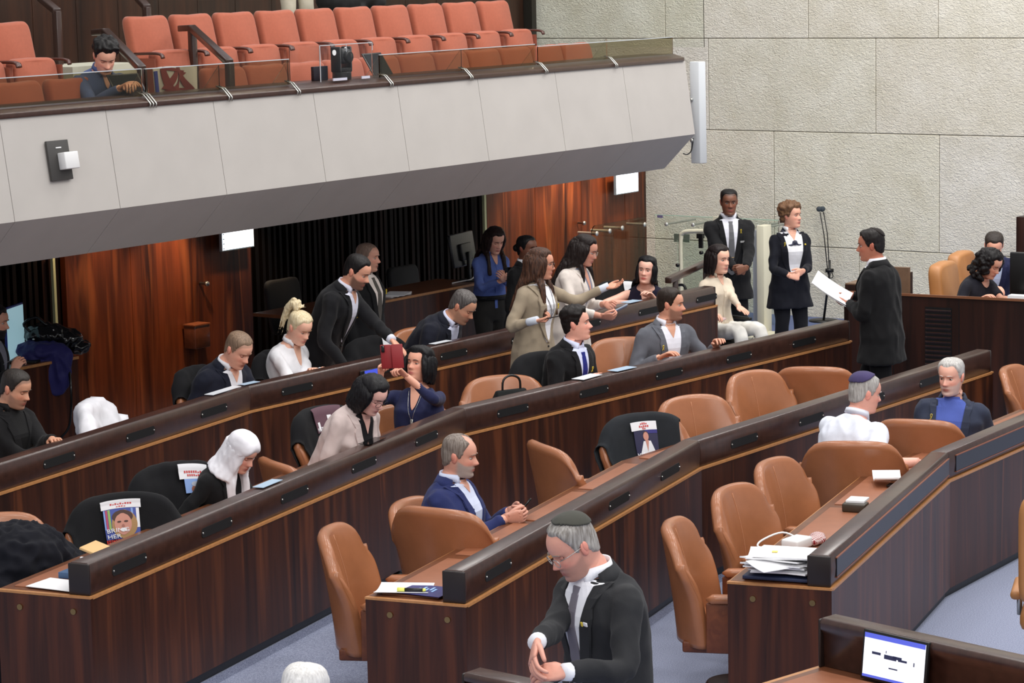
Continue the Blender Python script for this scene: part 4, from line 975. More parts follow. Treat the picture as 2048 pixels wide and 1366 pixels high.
                if it.get('neck'):
                    t0, hw = it['neck']; patch('bare_chest', [(t, -hw * ((t - t0) / (1 - t0)) ** it.get('np', .6) - .001, hw * ((t - t0) / (1 - t0)) ** it.get('np', .6) + .001) for t in list(np.linspace(t0, 1.0, 8)) + [1.04]], .0075, plain('bare_%d_%d_%d' % tuple(skin), skin, rough=.5), 7)
                if it.get('placket'): patch('placket', [(t, -.014, .014) for t in np.linspace(.0, it['placket'], 9)], .0065, mat, 4, .006)
            for pn_ in it.get('pins', []):
                x_, t_, ty_ = pn_; p = surf(x_, t_, .021); mb2 = MB(); c, X, Y, dd = frame(t_)
                if ty_ == 'ribbon':
                    mb2.tube(bez([p - X * .009 - dd * .022, p + X * .004 + dd * .002, p + X * .005 + dd * .017, p - X * .005 + dd * .017, p - X * .004 + dd * .002, p + X * .009 - dd * .022], 4), .0034, 6, flat=.6); mb2.build('yellow_ribbon_pin', plain('yellow_enamel', (222, 196, 70), rough=.4), o, smooth=True)
                elif ty_ == 'flag':
                    mb2.box(p, (.026, .005, .017), X, Y, dd); mb2.build('flag_pin', plain('white_enamel', (235, 235, 240), rough=.3), o, bevel=.002); mb2 = MB(); mb2.box(p + X * .024 - dd * .004, (.014, .006, .02), X, Y, dd); mb2.build('yellow_pin', plain('yellow_enamel', (222, 196, 70), rough=.4), o, bevel=.003)
                elif ty_ == 'name': mb2.box(p, (.075, .006, .022), X, Y, dd); mb2.build('name_badge', plain('badge_black', (24, 24, 26), rough=.3), o, bevel=.002); mb2 = MB(); [mb2.box(p + Y * .0035 + X * (-.028 + .011 * i_) + dd * j_, (.008, .001, .005), X, Y, dd) for i_ in range(6) for j_ in (-.005, .005)]; mb2.build('badge_lettering', WHITE, o)
                elif ty_ == 'clip': mb2.box(p, (.05, .006, .006), X, Y, dd); mb2.build('tie_clip', BRASS, o, bevel=.002)
                elif ty_ == 'dot': mb2.sphere(p, .010, 10, 6); mb2.build('round_pin', plain('yellow_enamel', (222, 196, 70), rough=.4), o, smooth=True)
                elif ty_ == 'card': mb2.box(p, (.055, .006, .08), X, Y, dd); mb2.build('pass_card', plain('pass_card', (214, 206, 150), rough=.4), o, bevel=.003)
                elif ty_ == 'dogtag': mb2.box(p, (.020, .004, .055), X, Y, dd); mb2.build('dog_tag', STEEL, o, bevel=.003)
                elif ty_ in ('cord', 'chain'):
                    m2 = BLACK if ty_ == 'cord' else STEEL
                    for sg in (-1, 1): mb2 = MB(); mb2.tube(bez([surf(sg * .05, .985, .016), surf(sg * .04, .85, .016), surf(sg * .022 + x_ * .6, (t_ + .85) / 2, .016), p], 4), .0022 if ty_ == 'cord' else .0014, 6); mb2.build('lanyard' if ty_ == 'cord' else 'necklace', m2, o, smooth=True)
        elif ty == 'neckscarf':
            mb = MB(); c, X, Y, dd = frame(.985); rr = (.058 if fem else .066) * k + .012
            mb.tube([c + X * rr * math.sin(a) + Y * (rr * .9 * math.cos(a) + .012 + .035 * max(0, math.cos(a))) + dd * (.02 - .10 * max(0, math.cos(a))) for a in np.linspace(0, 2 * math.pi, 25)], .019, 8)
            c2, X2, Y2, D2 = frame(.84); kn = c2 + Y2 * .140 * k; mb.sphere(kn, .028, 12, 8)
            for sg in (-1, 1): mb.tube(bez([kn, kn + X2 * sg * .035 - D2 * .02, kn + X2 * sg * .075 - D2 * .02 - Y2 * .01], 3), [.016, .018, .019, .020, .018, .016, .008], 8, flat=.5)
            link('neck_scarf', solid(mb, .007, 2, .002), mat, o)
        elif ty == 'trousers':
            mb = MB(); rr = []
            for t, w_, df, db in T:
                if t > it.get('high', .14): continue
                c, X, Y, dd = frame(t); rr.append(ell(c, X, Y, w_ * k * girth + .010, df * k * girth + .012, db * k + .012, 32, .85))
            mb.loft(rr); lw = it.get('w', 1.0)
            for sgn, hp_, kn, foot in legdat:
                mb.tube(bez([hp_ + V3(0, 0, .02), hp_ * .6 + kn * .4, kn, kn * .5 + foot * .5, foot + V3(0, 0, .01)], 4), list(np.interp(np.linspace(0, 1, 17), [0, .3, .5, .75, 1], [.098, .086, .070, .068, .060]) * k * lw), 16)
            link('trousers', solid(mb, .014, 3, .005, (9, 9, 5), px), mat, o)
            if it.get('belt'):
                mb = MB(); rg = []
                for t in (.16, .24): c, X, Y, dd = frame(t); rg.append(ell(c, X, Y, .165 * k * girth + .018, .113 * k * girth + .018, .11 * k + .018, 36, .85))
                mb.loft(rg); mb.build('belt', cloth(it['belt'], .4), o, smooth=True)
            sm = cloth(it.get('shoe', (18, 17, 17)), .35, 0)
            for sgn, hp_, kn, foot in legdat:
                mb = MB(); fy = V3(0, 1, 0); b = V3(foot[0], foot[1], fl); rg = []
                for y_, w_, h_ in ((-.075, .026, .05), (-.06, .036, .075), (0, .039, .085), (.06, .044, .065), (.12, .046, .045), (.165, .038, .035), (.185, .02, .022)):
                    rg.append([b + V3(w_ * math.cos(q), y_, max(.002, h_ * .5 + h_ * .5 * math.sin(q))) for q in np.linspace(0, 2 * math.pi, 14, endpoint=False)])
                mb.loft(rg); mb.build('shoe', sm, o, smooth=True)
        elif ty == 'headscarf':
            mb = MB()
            Gs = []
            def smask(x, y, z): return np.maximum(-(np.sqrt((x / .058) ** 2 + ((z + .035) / .088) ** 2) - 1) * -.06, -(y - .035))
            Vh, Fh = shell_from_head(.016, lambda x, y, z: np.where(y > .02, (np.sqrt((x / .056) ** 2 + ((z + .04) / .090) ** 2) - 1) * .06, .05), .15, 2.0)
            headpart('headscarf', Vh, Fh, mat, 3)
            for sg in (-1, 1):
                pts = [H2L((sg * .072, .02, -.02)), H2L((sg * .070, .035, -.09)), H2L((sg * .055, .04, -.14))]
                c, X, Y, dd = frame(.9); pts.append(c + X * sg * .065 + Y * .11); c, X, Y, dd = frame(.70); pts.append(c + X * sg * .06 + Y * .155); c, X, Y, dd = frame(.40); pts.append(c + X * sg * .055 + Y * .155); c, X, Y, dd = frame(.12); pts.append(c + X * sg * .05 + Y * .15)
                q = bez(pts, 4); mb.tube(q, list(np.interp(np.linspace(0, 1, len(q)), [0, .25, .5, 1], [.030, .042, .046, .042])), 12, flat=.55)
            for a in np.linspace(48, 312, 15):
                mb.tube([H2L((.078 * math.sin(R_(a)), -.012 + .106 * math.cos(R_(a)), .035)), H2L((.075 * math.sin(R_(a)), -.015 + .1 * math.cos(R_(a)), -.03)), H2L((.072 * math.sin(R_(a)), -.02 + .09 * math.cos(R_(a)), -.11)), frame(1.0)[0] + frame(1.0)[1] * .12 * math.sin(R_(a)) + frame(1.0)[2] * .11 * math.cos(R_(a)) - V3(0, 0, .02)], [.014, .020, .03, .024], 8)
            link('scarf_drape', solid(mb, .008, 3, .006, (26, 26, 4), 4), mat, o)
    o['_hand_r'] = [float(v) for v in (RW_ @ (armdat[0][3] + armdat[0][4] * .09) + loc)]; o['_hand_l'] = [float(v) for v in (RW_ @ (armdat[1][3] + armdat[1][4] * .09) + loc)]
    o['_face'] = float(face)
    return o
# ================================================================== PEOPLE: everyone in the photo
W_ = lambda *i: {'items': list(i)}
def TR(c=(22, 22, 26), **k): return dict(type='trousers', col=c, **k)
NAVY = (30, 34, 54); BLK = (24, 24, 28); CH = (58, 60, 64); WSH = (232, 233, 240); INK = (34, 27, 24); DKBR = (52, 36, 29)
LIGHT = (226, 170, 146); MED = (212, 156, 130); OLIVE = (200, 148, 120); DARK = (112, 72, 54)
def sit_z(row): return ROWS[row][0]
def gs(px, py, off): return FPX / float((onb(px, py, off) - CC) @ cf)
PE = {}
# gallery
PE['g1'] = person('young dark-haired person in a blue-grey shirt reading in the gallery', (210, 112, gs(210, 112, .75)), 140, 'sit', 14, 16, hd=(158, 34, 0), skin=LIGHT, hair=dict(style='short', col=(28, 25, 25), top=.026, front=.01, rough=.7), eyes='down',
   wear=W_(dict(type='shirt', col=(84, 98, 142), collar=True, neck=(.86, .03), loose=.02), TR()), floor=GFL, R={'p': (240, 176, -.25)}, L={'p': (262, 172, -.3)})
PE['g2'] = person('person in beige trousers standing behind the orange seats, cut off above the legs', (588, -238, gs(588, -238, 3.6)), 150, 'stand', 2, 5, hd=(150, 0, 0), skin=MED, hair=dict(style='short', col=INK), wear=W_(dict(type='shirt', col=(210, 214, 225), collar=True), TR((196, 188, 170))), floor=GFL + .62)
# back row A
PE['a1'] = person('bearded person in black suit standing at the left edge, holding a pen', (-10, 642, 265), 100, 'stand', 4, 6, hd=(98, 12, 0), skin=MED, hair=dict(style='short', col=(24, 20, 20)), beard=dict(col=(36, 28, 26)), wear=W_(dict(type='jacket', col=BLK, shirt=(120, 120, 132), cuff=None), TR()), floor=.15,
   R={'p': (26, 742, -.12), 'h': 'hold', 'f': (-.2, .5, .8), 'n': (-1, .2, 0)}, L={'o': (0, .1, -.45)})
PE['a2'] = person('person with greying crew cut in black jacket and black shirt, seated at the left edge', (31, 777, 312), 122, 'sit', -2, 14, row='A', hd=(112, 20, 0), skin=OLIVE, hair=dict(style='short', col=(52, 46, 42), top=.007, side=.004, scalp=.6), eyes='down', stub=((70, 60, 56), .45), wear=W_(dict(type='jacket', col=(27, 26, 29), shirt=(24, 23, 25)), TR()), floor=.15, R={'p': (120, 900, 0)}, L={'p': (105, 880, -.2)}, girth=1.12)
PE['a3'] = person('broad person with light crew cut in navy suit and open white collar, looking down', (476, 699, 278), 126, 'sit', 16, 14, row='A', hd=(126, 32, 0), k=1.1, skin=LIGHT, hair=dict(style='short', col=(112, 92, 76), top=.006, side=.003, scalp=.5), eyes='down', wear=W_(dict(type='jacket', col=NAVY, shirt=WSH, vw=.08, skinv=.9, pins=[(-.115, .68, 'ribbon')]), TR()), floor=.15, R={'p': (440, 800, .1)}, L={'p': (520, 790, -.1)}, girth=1.15)
PE['a4'] = person('blonde person with high ponytail in a white shirt, looking down', (599, 655, 268), 122, 'sit', 12, 12, sex='f', k=1.08, row='A', hd=(132, 28, 0), skin=(230, 180, 156), hair=dict(style='ponytail', col=(206, 186, 146), col2=(236, 222, 190), top=.010, side=.006), brow=(110, 84, 60), eyes='half', lips=(196, 110, 104), wear=W_(dict(type='blouse', col=(238, 238, 242), collar=True, gap=36, neck=(.78, .035), placket=.78, loose=.03), TR()), floor=.15, R={'p': (648, 738, -.1), 'h': 'hold', 'f': (-.3, 1, .1)}, L={'p': (625, 742, -.2)})
PE['a5'] = person('bearded person in black suit leaning forward with one hand on the desk', (714, 543, 265), 108, 'stand', 24, 8, hd=(110, 26, 0), k=1.05, skin=MED, hair=dict(style='short', col=(24, 21, 21), top=.010), stub=((44, 34, 30), .75), eyes='half', wear=W_(dict(type='jacket', col=(26, 26, 31), shirt=(222, 222, 238), vw=.085, v=.30, skinv=.9, pins=[(-.105, .72, 'ribbon')], cuff=(225, 226, 240)), TR()), floor=.15, L={'p': (783, 679, -.05), 'f': (.1, 1, -.35), 'n': (0, 0, -1), 'h': 'flat', 'pole': (.6, -.2, -.4)}, R={'p': (690, 735, -.15)})
PE['a6'] = person('bald person in dark suit and grey tie standing behind the leaning man', (735, 514, 236), 118, 'stand', 0, 4, hd=(104, 6, 0), skin=LIGHT, hair=dict(style='short', col=(120, 100, 88), top=.002, side=.002, scalp=.18), girth=1.12, stub=((130, 100, 86), .3), wear=W_(dict(type='jacket', col=BLK, shirt=(222, 212, 206), tie=(84, 80, 76), vw=.095, v=.2, pins=[(-.12, .74, 'ribbon')]), TR((120, 108, 96))), floor=.0)
PE['a7'] = person('greying person with glasses in navy suit bent low over the desk', (925, 613, 254), 116, 'sit', 34, 16, row='A', hd=(112, 34, 0), k=1.09, skin=OLIVE, hair=dict(style='short', col=(70, 64, 62), col2=(112, 108, 106), top=.010, side=.006), glasses={}, eyes='down', stub=((90, 78, 72), .35), wear=W_(dict(type='jacket', col=(32, 35, 52), shirt=(214, 218, 242), vw=.075, pins=[(-.11, .70, 'ribbon')]), TR()), floor=.15, girth=1.1)
PE['a8'] = person('long-haired young person in a blue shirt looking at a phone', (990, 480, 214), 148, 'stand', 3, 6, sex='f', k=1.03, hd=(150, 24, 0), skin=LIGHT, hair=dict(style='long', col=(46, 30, 25), len=.34, vol=1.02), eyes='down', wear=W_(dict(type='blouse', col=(92, 112, 178), collar=True, gap=34, neck=(.84, .03), placket=.85, loose=.03, t0=.08, hem=None), TR((58, 56, 54), belt=(30, 28, 28), high=.25)), floor=.0, L={'p': (1008, 560, -.24), 'h': 'hold', 'f': (-.5, .5, .5), 'n': (-.6, -.3, .6)}, R={'p': (1002, 562, -.25), 'h': 'hold', 'f': (-.4, .6, .5), 'n': (-.5, -.2, .8)})
PE['a9'] = person('dark-skinned person with hair in a bun and black suit, half hidden behind the pointing woman', (1054, 497, 222), 128, 'stand', 1, 5, sex='f', k=1.03, hd=(126, 2, 0), skin=DARK, hair=dict(style='bun', col=(18, 16, 17), top=.008, side=.006, at=(0, -.12, -.005)), wear=W_(dict(type='jacket', col=(20, 20, 23), shirt=(228, 230, 236), vw=.06), TR()), floor=.0)
# between A and B
PE['b1'] = person('long-haired person in beige blazer and glasses pointing with an open hand', (1082, 527, 258), 124, 'stand', 2, 6, sex='f', k=1.05, hd=(98, 6, 0), skin=(208, 150, 124), hair=dict(style='long', col=(58, 39, 31), col2=(94, 62, 46), len=.40, vol=1.05, part=.2), glasses=dict(r=.0022), eyes='open', wear=W_(dict(type='jacket', col=(154, 140, 120), shirt=(238, 238, 244), shirt_collar=False, vw=.085, v=.12, vp=.5, sl=.82, cuff=(196, 202, 214), cuffl=.07, cuffk=1.0, hem=.10, pins=[(0, .50, 'cord'), (.0, .62, 'chain'), (-.115, .68, 'ribbon')]), TR((20, 20, 22))), floor=.1,
   L={'p': (1212, 574, .25), 'h': 'open', 'f': (.1, 1, .22), 'n': (-.5, -.1, .9), 'pole': (.3, -.3, -1)}, R={'p': (1070, 641, -.30), 'h': 'hold', 'f': (-.5, .9, .0), 'n': (-.1, 0, 1)})
PE['b2'] = person('dark-haired person in white blazer and thin glasses holding a tablet', (1170, 500, 248), 118, 'stand', 6, 10, sex='f', k=1.05, hd=(108, 20, 0), skin=(206, 148, 126), hair=dict(style='long', col=(34, 24, 22), len=.40, vol=1.03, part=.3), glasses=dict(r=.0013, mat=STEEL), eyes='half', wear=W_(dict(type='jacket', col=(224, 214, 206), shirt=(120, 126, 146), shirt_collar=False, vw=.065, v=.30, skinv=.62, sl=.75, pins=[(-.10, .70, 'ribbon')]), TR((52, 56, 70))), floor=.1,
   R={'p': (1204, 632, -.22), 'h': 'hold', 'f': (-.25, 1, .1), 'n': (-.8, 0, .5)}, L={'p': (1212, 608, .05), 'h': 'hold', 'f': (-.2, 1, -.15), 'n': (-.8, 0, .5)})
PE['a10'] = person('person with very long black hair, red lips and sleeveless navy top, leaning on the desk', (1293, 540, 228), 178, 'sit', 26, 10, sex='f', head_k=.96, k=1.13, row='A', hd=(196, -2, -6), skin=(228, 178, 158), hair=dict(style='long', col=(17, 15, 18), len=.55, vol=.98, fat=.62, frontlocks=False, open=58), lips=(176, 44, 52), eyes='open', wear=W_(dict(type='dress', col=(34, 30, 58), sleeves=False, off=.007, hem=None, neck=(.72, .05)), TR()), floor=.1, R={'p': (1262, 606, -.2), 'pole': (1, -.3, -.3)}, L={'p': (1310, 600, -.2)})
PE['w1'] = person('dark bob-haired person in cream blouse and white trousers sitting in the wheelchair', (1438, 518, 217), 142, 'sit', -2, 8, sex='f', k=.98, head_k=1.13, hd=(138, 4, 0), skin=(230, 180, 156), hair=dict(style='bob', col=(34, 25, 25), len=.09, vol=1.04, n=15, open=66), lips=(186, 104, 98), wear=W_(dict(type='blouse', col=(216, 202, 182), collar=True, gap=32, neck=(.86, .028), placket=.86, loose=.035, t0=-.02), TR((222, 220, 214), shoe=(200, 196, 190))), floor=.0, L={'p': (1480, 618, -.32), 'h': 'flat', 'f': (-.1, 1, -.3), 'n': (0, 0, -1)}, R={'p': (1425, 628, -.3)}, legs={'R': (.03, .46, .04), 'L': (-.05, .48, .04)})
PE['u1'] = person('dark-skinned usher in black suit, grey tie and name badge with hands clasped', (1458, 404, 205), 174, 'stand', 0, 4, k=1.08, hd=(176, 4, 0), skin=(122, 80, 60), hair=dict(style='short', col=(20, 17, 17), top=.006, side=.003, scalp=.6), wear=W_(dict(type='jacket', col=(34, 34, 37), shirt=(226, 226, 236), tie=(98, 98, 102), tie_b=.05, vw=.082, v=.12, pins=[(-.095, .82, 'ribbon'), (-.115, .64, 'name'), (0, .36, 'clip')]), TR()), floor=.0, R={'p': (1474, 544, -.3), 'h': 'fist', 'f': (-1, .2, -.25), 'n': (0, -1, -.2)}, L={'p': (1492, 536, -.28), 'h': 'fist', 'f': (-1, .25, -.3), 'n': (0, -1, 0)})
PE['u2'] = person('short-haired usher in dark trouser suit with patterned neck scarf and clasped hands', (1583, 431, 202), 164, 'stand', 0, 4, sex='f', k=1.10, hd=(132, -2, 0), skin=(224, 168, 144), hair=dict(style='short', col=(92, 64, 46), col2=(134, 100, 72), top=.034, side=.022, rear=.012, rough=.5, ramp=.8), lips=(170, 80, 78), wear=W_(dict(type='jacket', col=(27, 29, 42), shirt=(236, 236, 240), vw=.10, v=.18, vp=.4, gap=34, skinv=.88, pins=[(-.11, .80, 'dot'), (.105, .82, 'ribbon')], hem=.08), dict(type='neckscarf', mat=plain('patterned_scarf', (52, 54, 76), rough=.6, noise=.9, nscale=34)), TR((24, 25, 34))), floor=.0, R={'p': (1580, 552, -.28), 'h': 'fist', 'f': (-1, .3, -.1), 'n': (0, -1, -.3)}, L={'p': (1606, 542, -.24), 'h': 'relax', 'f': (-1, .25, -.35), 'n': (0, -1, .1)})
# right: standing with paper
PE['s1'] = person('person in black suit seen from behind, standing and reading from white sheets', (1742, 490, 252), 300, 'stand', 3, 7, k=1.05, hd=(283, 6, 0), skin=(178, 116, 92), hair=dict(style='short', col=(34, 29, 28), top=.014, side=.009, front=.008), kippah=dict(c=(0, -.075), r=.058, col=(46, 38, 36), t=.0175), wear=W_(dict(type='jacket', col=(22, 22, 25), shirt=WSH, pad=.01), TR((20, 20, 23))), floor=.0, L={'p': (1697, 606, .12), 'h': 'hold', 'f': (-.3, 1, .05), 'n': (-.5, -.2, .8)}, R={'p': (1702, 590, .35), 'h': 'hold', 'f': (-.3, 1, .1), 'n': (-.5, -.2, .8)}, legs={'R': (.02, .28, 0), 'L': (-.02, -.22, .04)}, girth=1.1)
PE['p1'] = person('curly dark-haired person in black tee writing at the raised podium', (1981, 527, 236), 136, 'sit', 16, 14, sex='f', k=1.03, hd=(136, 30, 0), skin=(214, 160, 136), hair=dict(style='curly', col=(22, 18, 19), len=.09, vol=1.12, top=.02, side=.016, open=58), eyes='down', wear=W_(dict(type='tshirt', col=(40, 40, 52), sl=-.15, neck=(.90, .06), np=.5), TR()), floor=.25, R={'p': (1958, 600, -.2)}, L={'p': (2020, 600, -.25)})
PE['p2'] = person('person with short dark hair and navy jacket over light blue shirt, behind the curly-haired writer', (1988, 492, 220), 178, 'sit', 18, 12, k=1.02, hd=(186, 30, 0), skin=LIGHT, hair=dict(style='short', col=(56, 48, 44), top=.010, side=.006), eyes='down', wear=W_(dict(type='jacket', col=(32, 36, 68), shirt=(186, 202, 234), vw=.08, v=.25), TR()), floor=.25, L={'p': (2040, 540, -.2)}, R={'p': (1985, 575, -.3)})
# row B
PE['c1'] = person('young-looking person in black suit with royal blue tie, chin raised', (1152, 647, 272), 128, 'sit', 10, 10, k=1.05, row='B', hd=(98, -4, 0), skin=(226, 168, 148), hair=dict(style='short', col=(30, 24, 23), top=.022, front=.008, rough=.5), wear=W_(dict(type='jacket', col=(26, 26, 30), shirt=(214, 220, 246), tie=(34, 42, 122), vw=.07, v=.30, pins=[(-.085, .76, 'ribbon')]), TR()), floor=.1, R={'p': (1180, 765, -.15)}, L={'p': (1195, 757, 0)})
PE['c2'] = person('person in grey suit with open white shirt, mouth open, turned right', (1341, 608, 259), 152, 'sit', 4, 10, k=1.03, row='B', hd=(104, 4, 0), skin=MED, hair=dict(style='short', col=(48, 36, 30), top=.012, side=.007), stub=((66, 52, 46), .6), wear=W_(dict(type='jacket', col=(96, 98, 106), shirt=(230, 230, 240), vw=.085, v=.15, skinv=.88, pins=[(.10, .76, 'ribbon')]), TR((70, 72, 78))), floor=.1, L={'p': (1432, 690, -.05)}, R={'p': (1320, 715, -.2)})
PE['c3'] = person('person in white headscarf and black jacket looking down', (483, 903, 338), 124, 'sit', 22, 14, sex='f', row='B', hd=(122, 34, 0), skin=(222, 166, 146), eyes='down', headscarf=1, wear=W_(dict(type='jacket', col=(26, 26, 29), shirt=(24, 24, 30), shirt_collar=False), dict(type='headscarf', col=(234, 232, 238)), TR()), floor=.1, R={'p': (445, 1030, -.05)}, L={'p': (515, 1005, -.15)})
PE['c4'] = person('dark-haired person with glasses in pale pink blazer looking down', (744, 789, 318), 126, 'sit', 24, 14, sex='f', k=1.03, row='B', hd=(128, 34, 0), skin=(224, 176, 164), hair=dict(style='bob', col=(20, 18, 22), len=.10, vol=1.08, n=17, open=60, top=.018, side=.013), glasses=dict(r=.0016), eyes='down', girth=1.18, wear=W_(dict(type='jacket', col=(206, 188, 184), shirt=(28, 26, 32), shirt_collar=False, vw=.075, skinv=.84, loose=.04, armr=1.2, pins=[(0, .42, 'card'), (-.10, .72, 'ribbon')]), TR()), floor=.1)
PE['c5'] = person('person with short black hair in navy shirt photographing with a red phone case', (838, 729, 290), 196, 'sit', -8, 4, sex='f', k=1.03, row='B', hd=(214, -14, 0), skin=(214, 156, 132), hair=dict(style='bob', col=(20, 19, 22), len=.07, vol=1.10, n=15, open=58, top=.024, side=.016), eyes='half', wear=W_(dict(type='blouse', col=(36, 40, 74), neck=(.72, .04), loose=.04, sl=.82, pins=[(0, .56, 'chain'), (0, .54, 'dogtag')]), TR()), floor=.1, girth=1.1,
   L={'p': (812, 752, -.30), 'h': 'grip', 'f': (-.55, .5, .7), 'n': (-.5, .7, -.3), 'pole': (1, -.2, -.9)}, R={'p': (762, 752, -.24), 'h': 'grip', 'f': (-.1, .3, 1), 'n': (-1, .3, 0), 'pole': (1, -.1, -.9)})
# row C
PE['d1'] = person('grey-bearded person with glasses in bright navy jacket holding a phone, legs crossed', (919, 911, 346), 112, 'sit', -6, 16, k=1.02, hd=(102, 8, 0), skin=(206, 152, 132), hair=dict(style='short', col=(104, 92, 84), col2=(150, 140, 132), top=.008, side=.007, bald=(.03, -.0)), glasses={}, stub=((158, 150, 144), .9), girth=1.2, wear=W_(dict(type='jacket', col=(38, 46, 92), shirt=(204, 212, 236), vw=.085, v=.12, skinv=.92), TR((30, 32, 38))), floor=.05,
   R={'p': (1012, 1036, -.12), 'h': 'hold', 'f': (-.4, 1, .1), 'n': (-1, 0, .2)}, L={'p': (1020, 1022, .08), 'h': 'hold', 'f': (-.4, 1, .15), 'n': (-1, 0, .2)}, legs={'R': (-.02, .43, .11, .10), 'L': (-.08, .42, 0)})
PE['d2'] = person('grey-haired person in navy jacket over blue sweater, turned towards us', (1902, 753, 297), 196, 'sit', -8, 10, k=1.03, side=-4, row='D', hd=(214, 6, 0), skin=(222, 170, 150), hair=dict(style='short', col=(166, 162, 158), col2=(206, 204, 200), top=.009, side=.007, temple=.02), stub=((190, 184, 180), .55), girth=1.12, wear=W_(dict(type='jacket', col=(48, 54, 72), shirt=(74, 92, 168), shirt_collar=False, vw=.10, v=.02, vp=.4, pins=[(.12, .80, 'ribbon')]), TR()), floor=.05, L={'p': (2012, 872, -.1)}, R={'p': (1868, 905, -.15)})
# row D
PE['e1'] = person('grey-haired person in white shirt and purple skullcap, back to us', (1730, 786, 311), 42, 'sit', 14, 14, k=1.07, row='D', hd=(72, 12, 0), skin=(224, 168, 150), hair=dict(style='short', col=(150, 146, 142), col2=(190, 188, 184), top=.010, side=.008), kippah=dict(c=(0, -.045), r=.078, col=(66, 58, 96), t=.0195), wear=W_(dict(type='shirt', col=(226, 230, 242), collar=True, gap=24, sl=-.12, loose=.035, armr=1.05, wr=.008), TR((40, 42, 50))), floor=.0, girth=1.1, R={'p': (1838, 924, -.35), 'f': (.1, 1, .0), 'pole': (.5, -.6, -.7)}, L={'p': (1775, 900, .4)})
# foreground
PE['f1'] = person('person in charcoal suit and dark green skullcap standing in the foreground, hands together', (1146, 1092, 505), 236, 'stand', 3, 14, k=1.02, hd=(246, 30, 0), skin=(208, 152, 134), hair=dict(style='short', col=(120, 114, 108), col2=(176, 172, 168), top=.008, side=.006, line=[(.12, .085), (.085, .083), (.066, .078), (.05, .06), (.035, .03)] + ZL[5:], temple=.02), kippah=dict(c=(0, -.05), r=.076, col=(66, 66, 60), t=.0155), glasses=dict(r=.0018, mat=STEEL), eyes='down', stub=((120, 100, 92), .45), girth=1.06, wear=W_(dict(type='jacket', col=(54, 55, 59), shirt=(232, 233, 240), tie=(112, 108, 118), vw=.085, v=.10, pins=[(-.10, .76, 'flag')], cuff=WSH, voxel=.009), TR((48, 50, 54))), floor=.0,
   L={'p': (1134, 1344, -.34), 'h': 'relax', 'f': (-.75, .7, .05), 'n': (-.4, -.5, -.8)}, R={'p': (1074, 1284, -.26), 'h': 'relax', 'f': (-.55, .7, -.55), 'n': (-.5, -.5, -.5)})
PE['f2'] = person('balding white-haired person at the bottom edge, only the crown in view', (612, 1392, 560), 20, 'sit', 8, 10, hd=(20, 14, 0), skin=(226, 168, 148), hair=dict(style='short', col=(200, 198, 196), col2=(232, 230, 228), top=.006, side=.008, bald=(.055, .02), temple=.03), wear=W_(dict(type='jacket', col=(44, 46, 52), shirt=WSH), TR()), floor=.0)
if os.environ.get('DBG'):
    for k_, o_ in PE.items(): print('PERSON', k_, 'hip z', round(o_.location.z, 2), 'xy', [round(v, 2) for v in o_.location[:2]])
# ================================================================== GALLERY FURNITURE
ORANGE = plain('orange_upholstery', (168, 90, 66), rough=0.85, noise=0.05, nscale=40, bump=0.05, bscale=300, sheen=0.15)
SEATWOOD = plain('seat_arm_wood', (74, 36, 26), rough=0.35, coat=0.2)
def rslab(w_, hgt, th, n=3.2, lean=0.0, dip=0.0, bulge=0.0, seg=40, y0=0.0, z0=0.0, taper=0.0):
    """upholstered slab: rounded outline, soft edges, slight hollow along its top"""
    rings = []
    for t, k in ((-1, .90), (-.85, .965), (-.5, 1.0), (.5, 1.0), (.85, .965), (1, .90)):
        r = []
        for q in np.linspace(0, 2 * math.pi, seg, endpoint=False):
            c, s = math.cos(q), math.sin(q); x = w_ / 2 * k * math.copysign(abs(c) ** (2 / n / 1.6), c); z = hgt / 2 * k * math.copysign(abs(s) ** (2 / n / 1.6), s)
            x *= 1 - taper * (z / hgt); zz = z + hgt / 2
            if s > .3: zz += dip * (abs(x) / (w_ / 2)) ** 2 - dip
            y = t * th / 2 + bulge * (1 - (2 * x / w_) ** 2) * (1 if t > 0 else 0) * .5
            r.append(np.array([x, y0 + y - math.sin(lean) * zz, z0 + math.cos(lean) * zz]))
        rings.append(r)
    mb = MB(); mb.loft(rings); return mb
def make_gallery_seat():
    root = empty('theatre_seat')
    rslab(.475, .52, .10, 4.5, .22, .022, .02, z0=.40, y0=-.14).build('backrest', ORANGE, root, smooth=True)
    rslab(.455, .42, .11, 5, .16, -.008, .03, z0=.20, y0=.09).build('folded_seat', ORANGE, root, smooth=True)
    for s_ in (-1, 1):
        mb = MB(); mb.box((s_ * .262, -.01, .33), (.022, .22, .46)); mb.box((s_ * .262, -.02, .05), (.05, .2, .1)); mb.build('side_panel', plain('side_upholstery', (140, 72, 52), rough=.8), root, bevel=.005)
        mb = MB(); q = bez([(s_ * .262, -.12, .595), (s_ * .262, .08, .60), (s_ * .262, .165, .59), (s_ * .262, .185, .56)], 4); mb.tube(q, .022, 8, flat=.55); mb.build('armrest', SEATWOOD, root, smooth=True)
    KIDS[root.name] = kids(root); return root
gseat = make_gallery_seat(); gs_first = [True]
SEATAZ = math.degrees(BAZ) + 90
def put_seat(s, off, z, label, group):
    global gseat
    o = gseat if gs_first[0] else copy_tree(gseat); gs_first[0] = False
    p = bpt(s, off - .24, z); o.location = tuple(p); o.rotation_euler = (0, 0, -R_(SEATAZ)); tag(o, label, 'seat', group)
ordn = ['first', 'second', 'third', 'fourth', 'fifth', 'sixth', 'seventh', 'eighth', 'ninth', 'tenth']
a, b = b_s(243, 27, 2.2), b_s(1015, 3, 2.2)
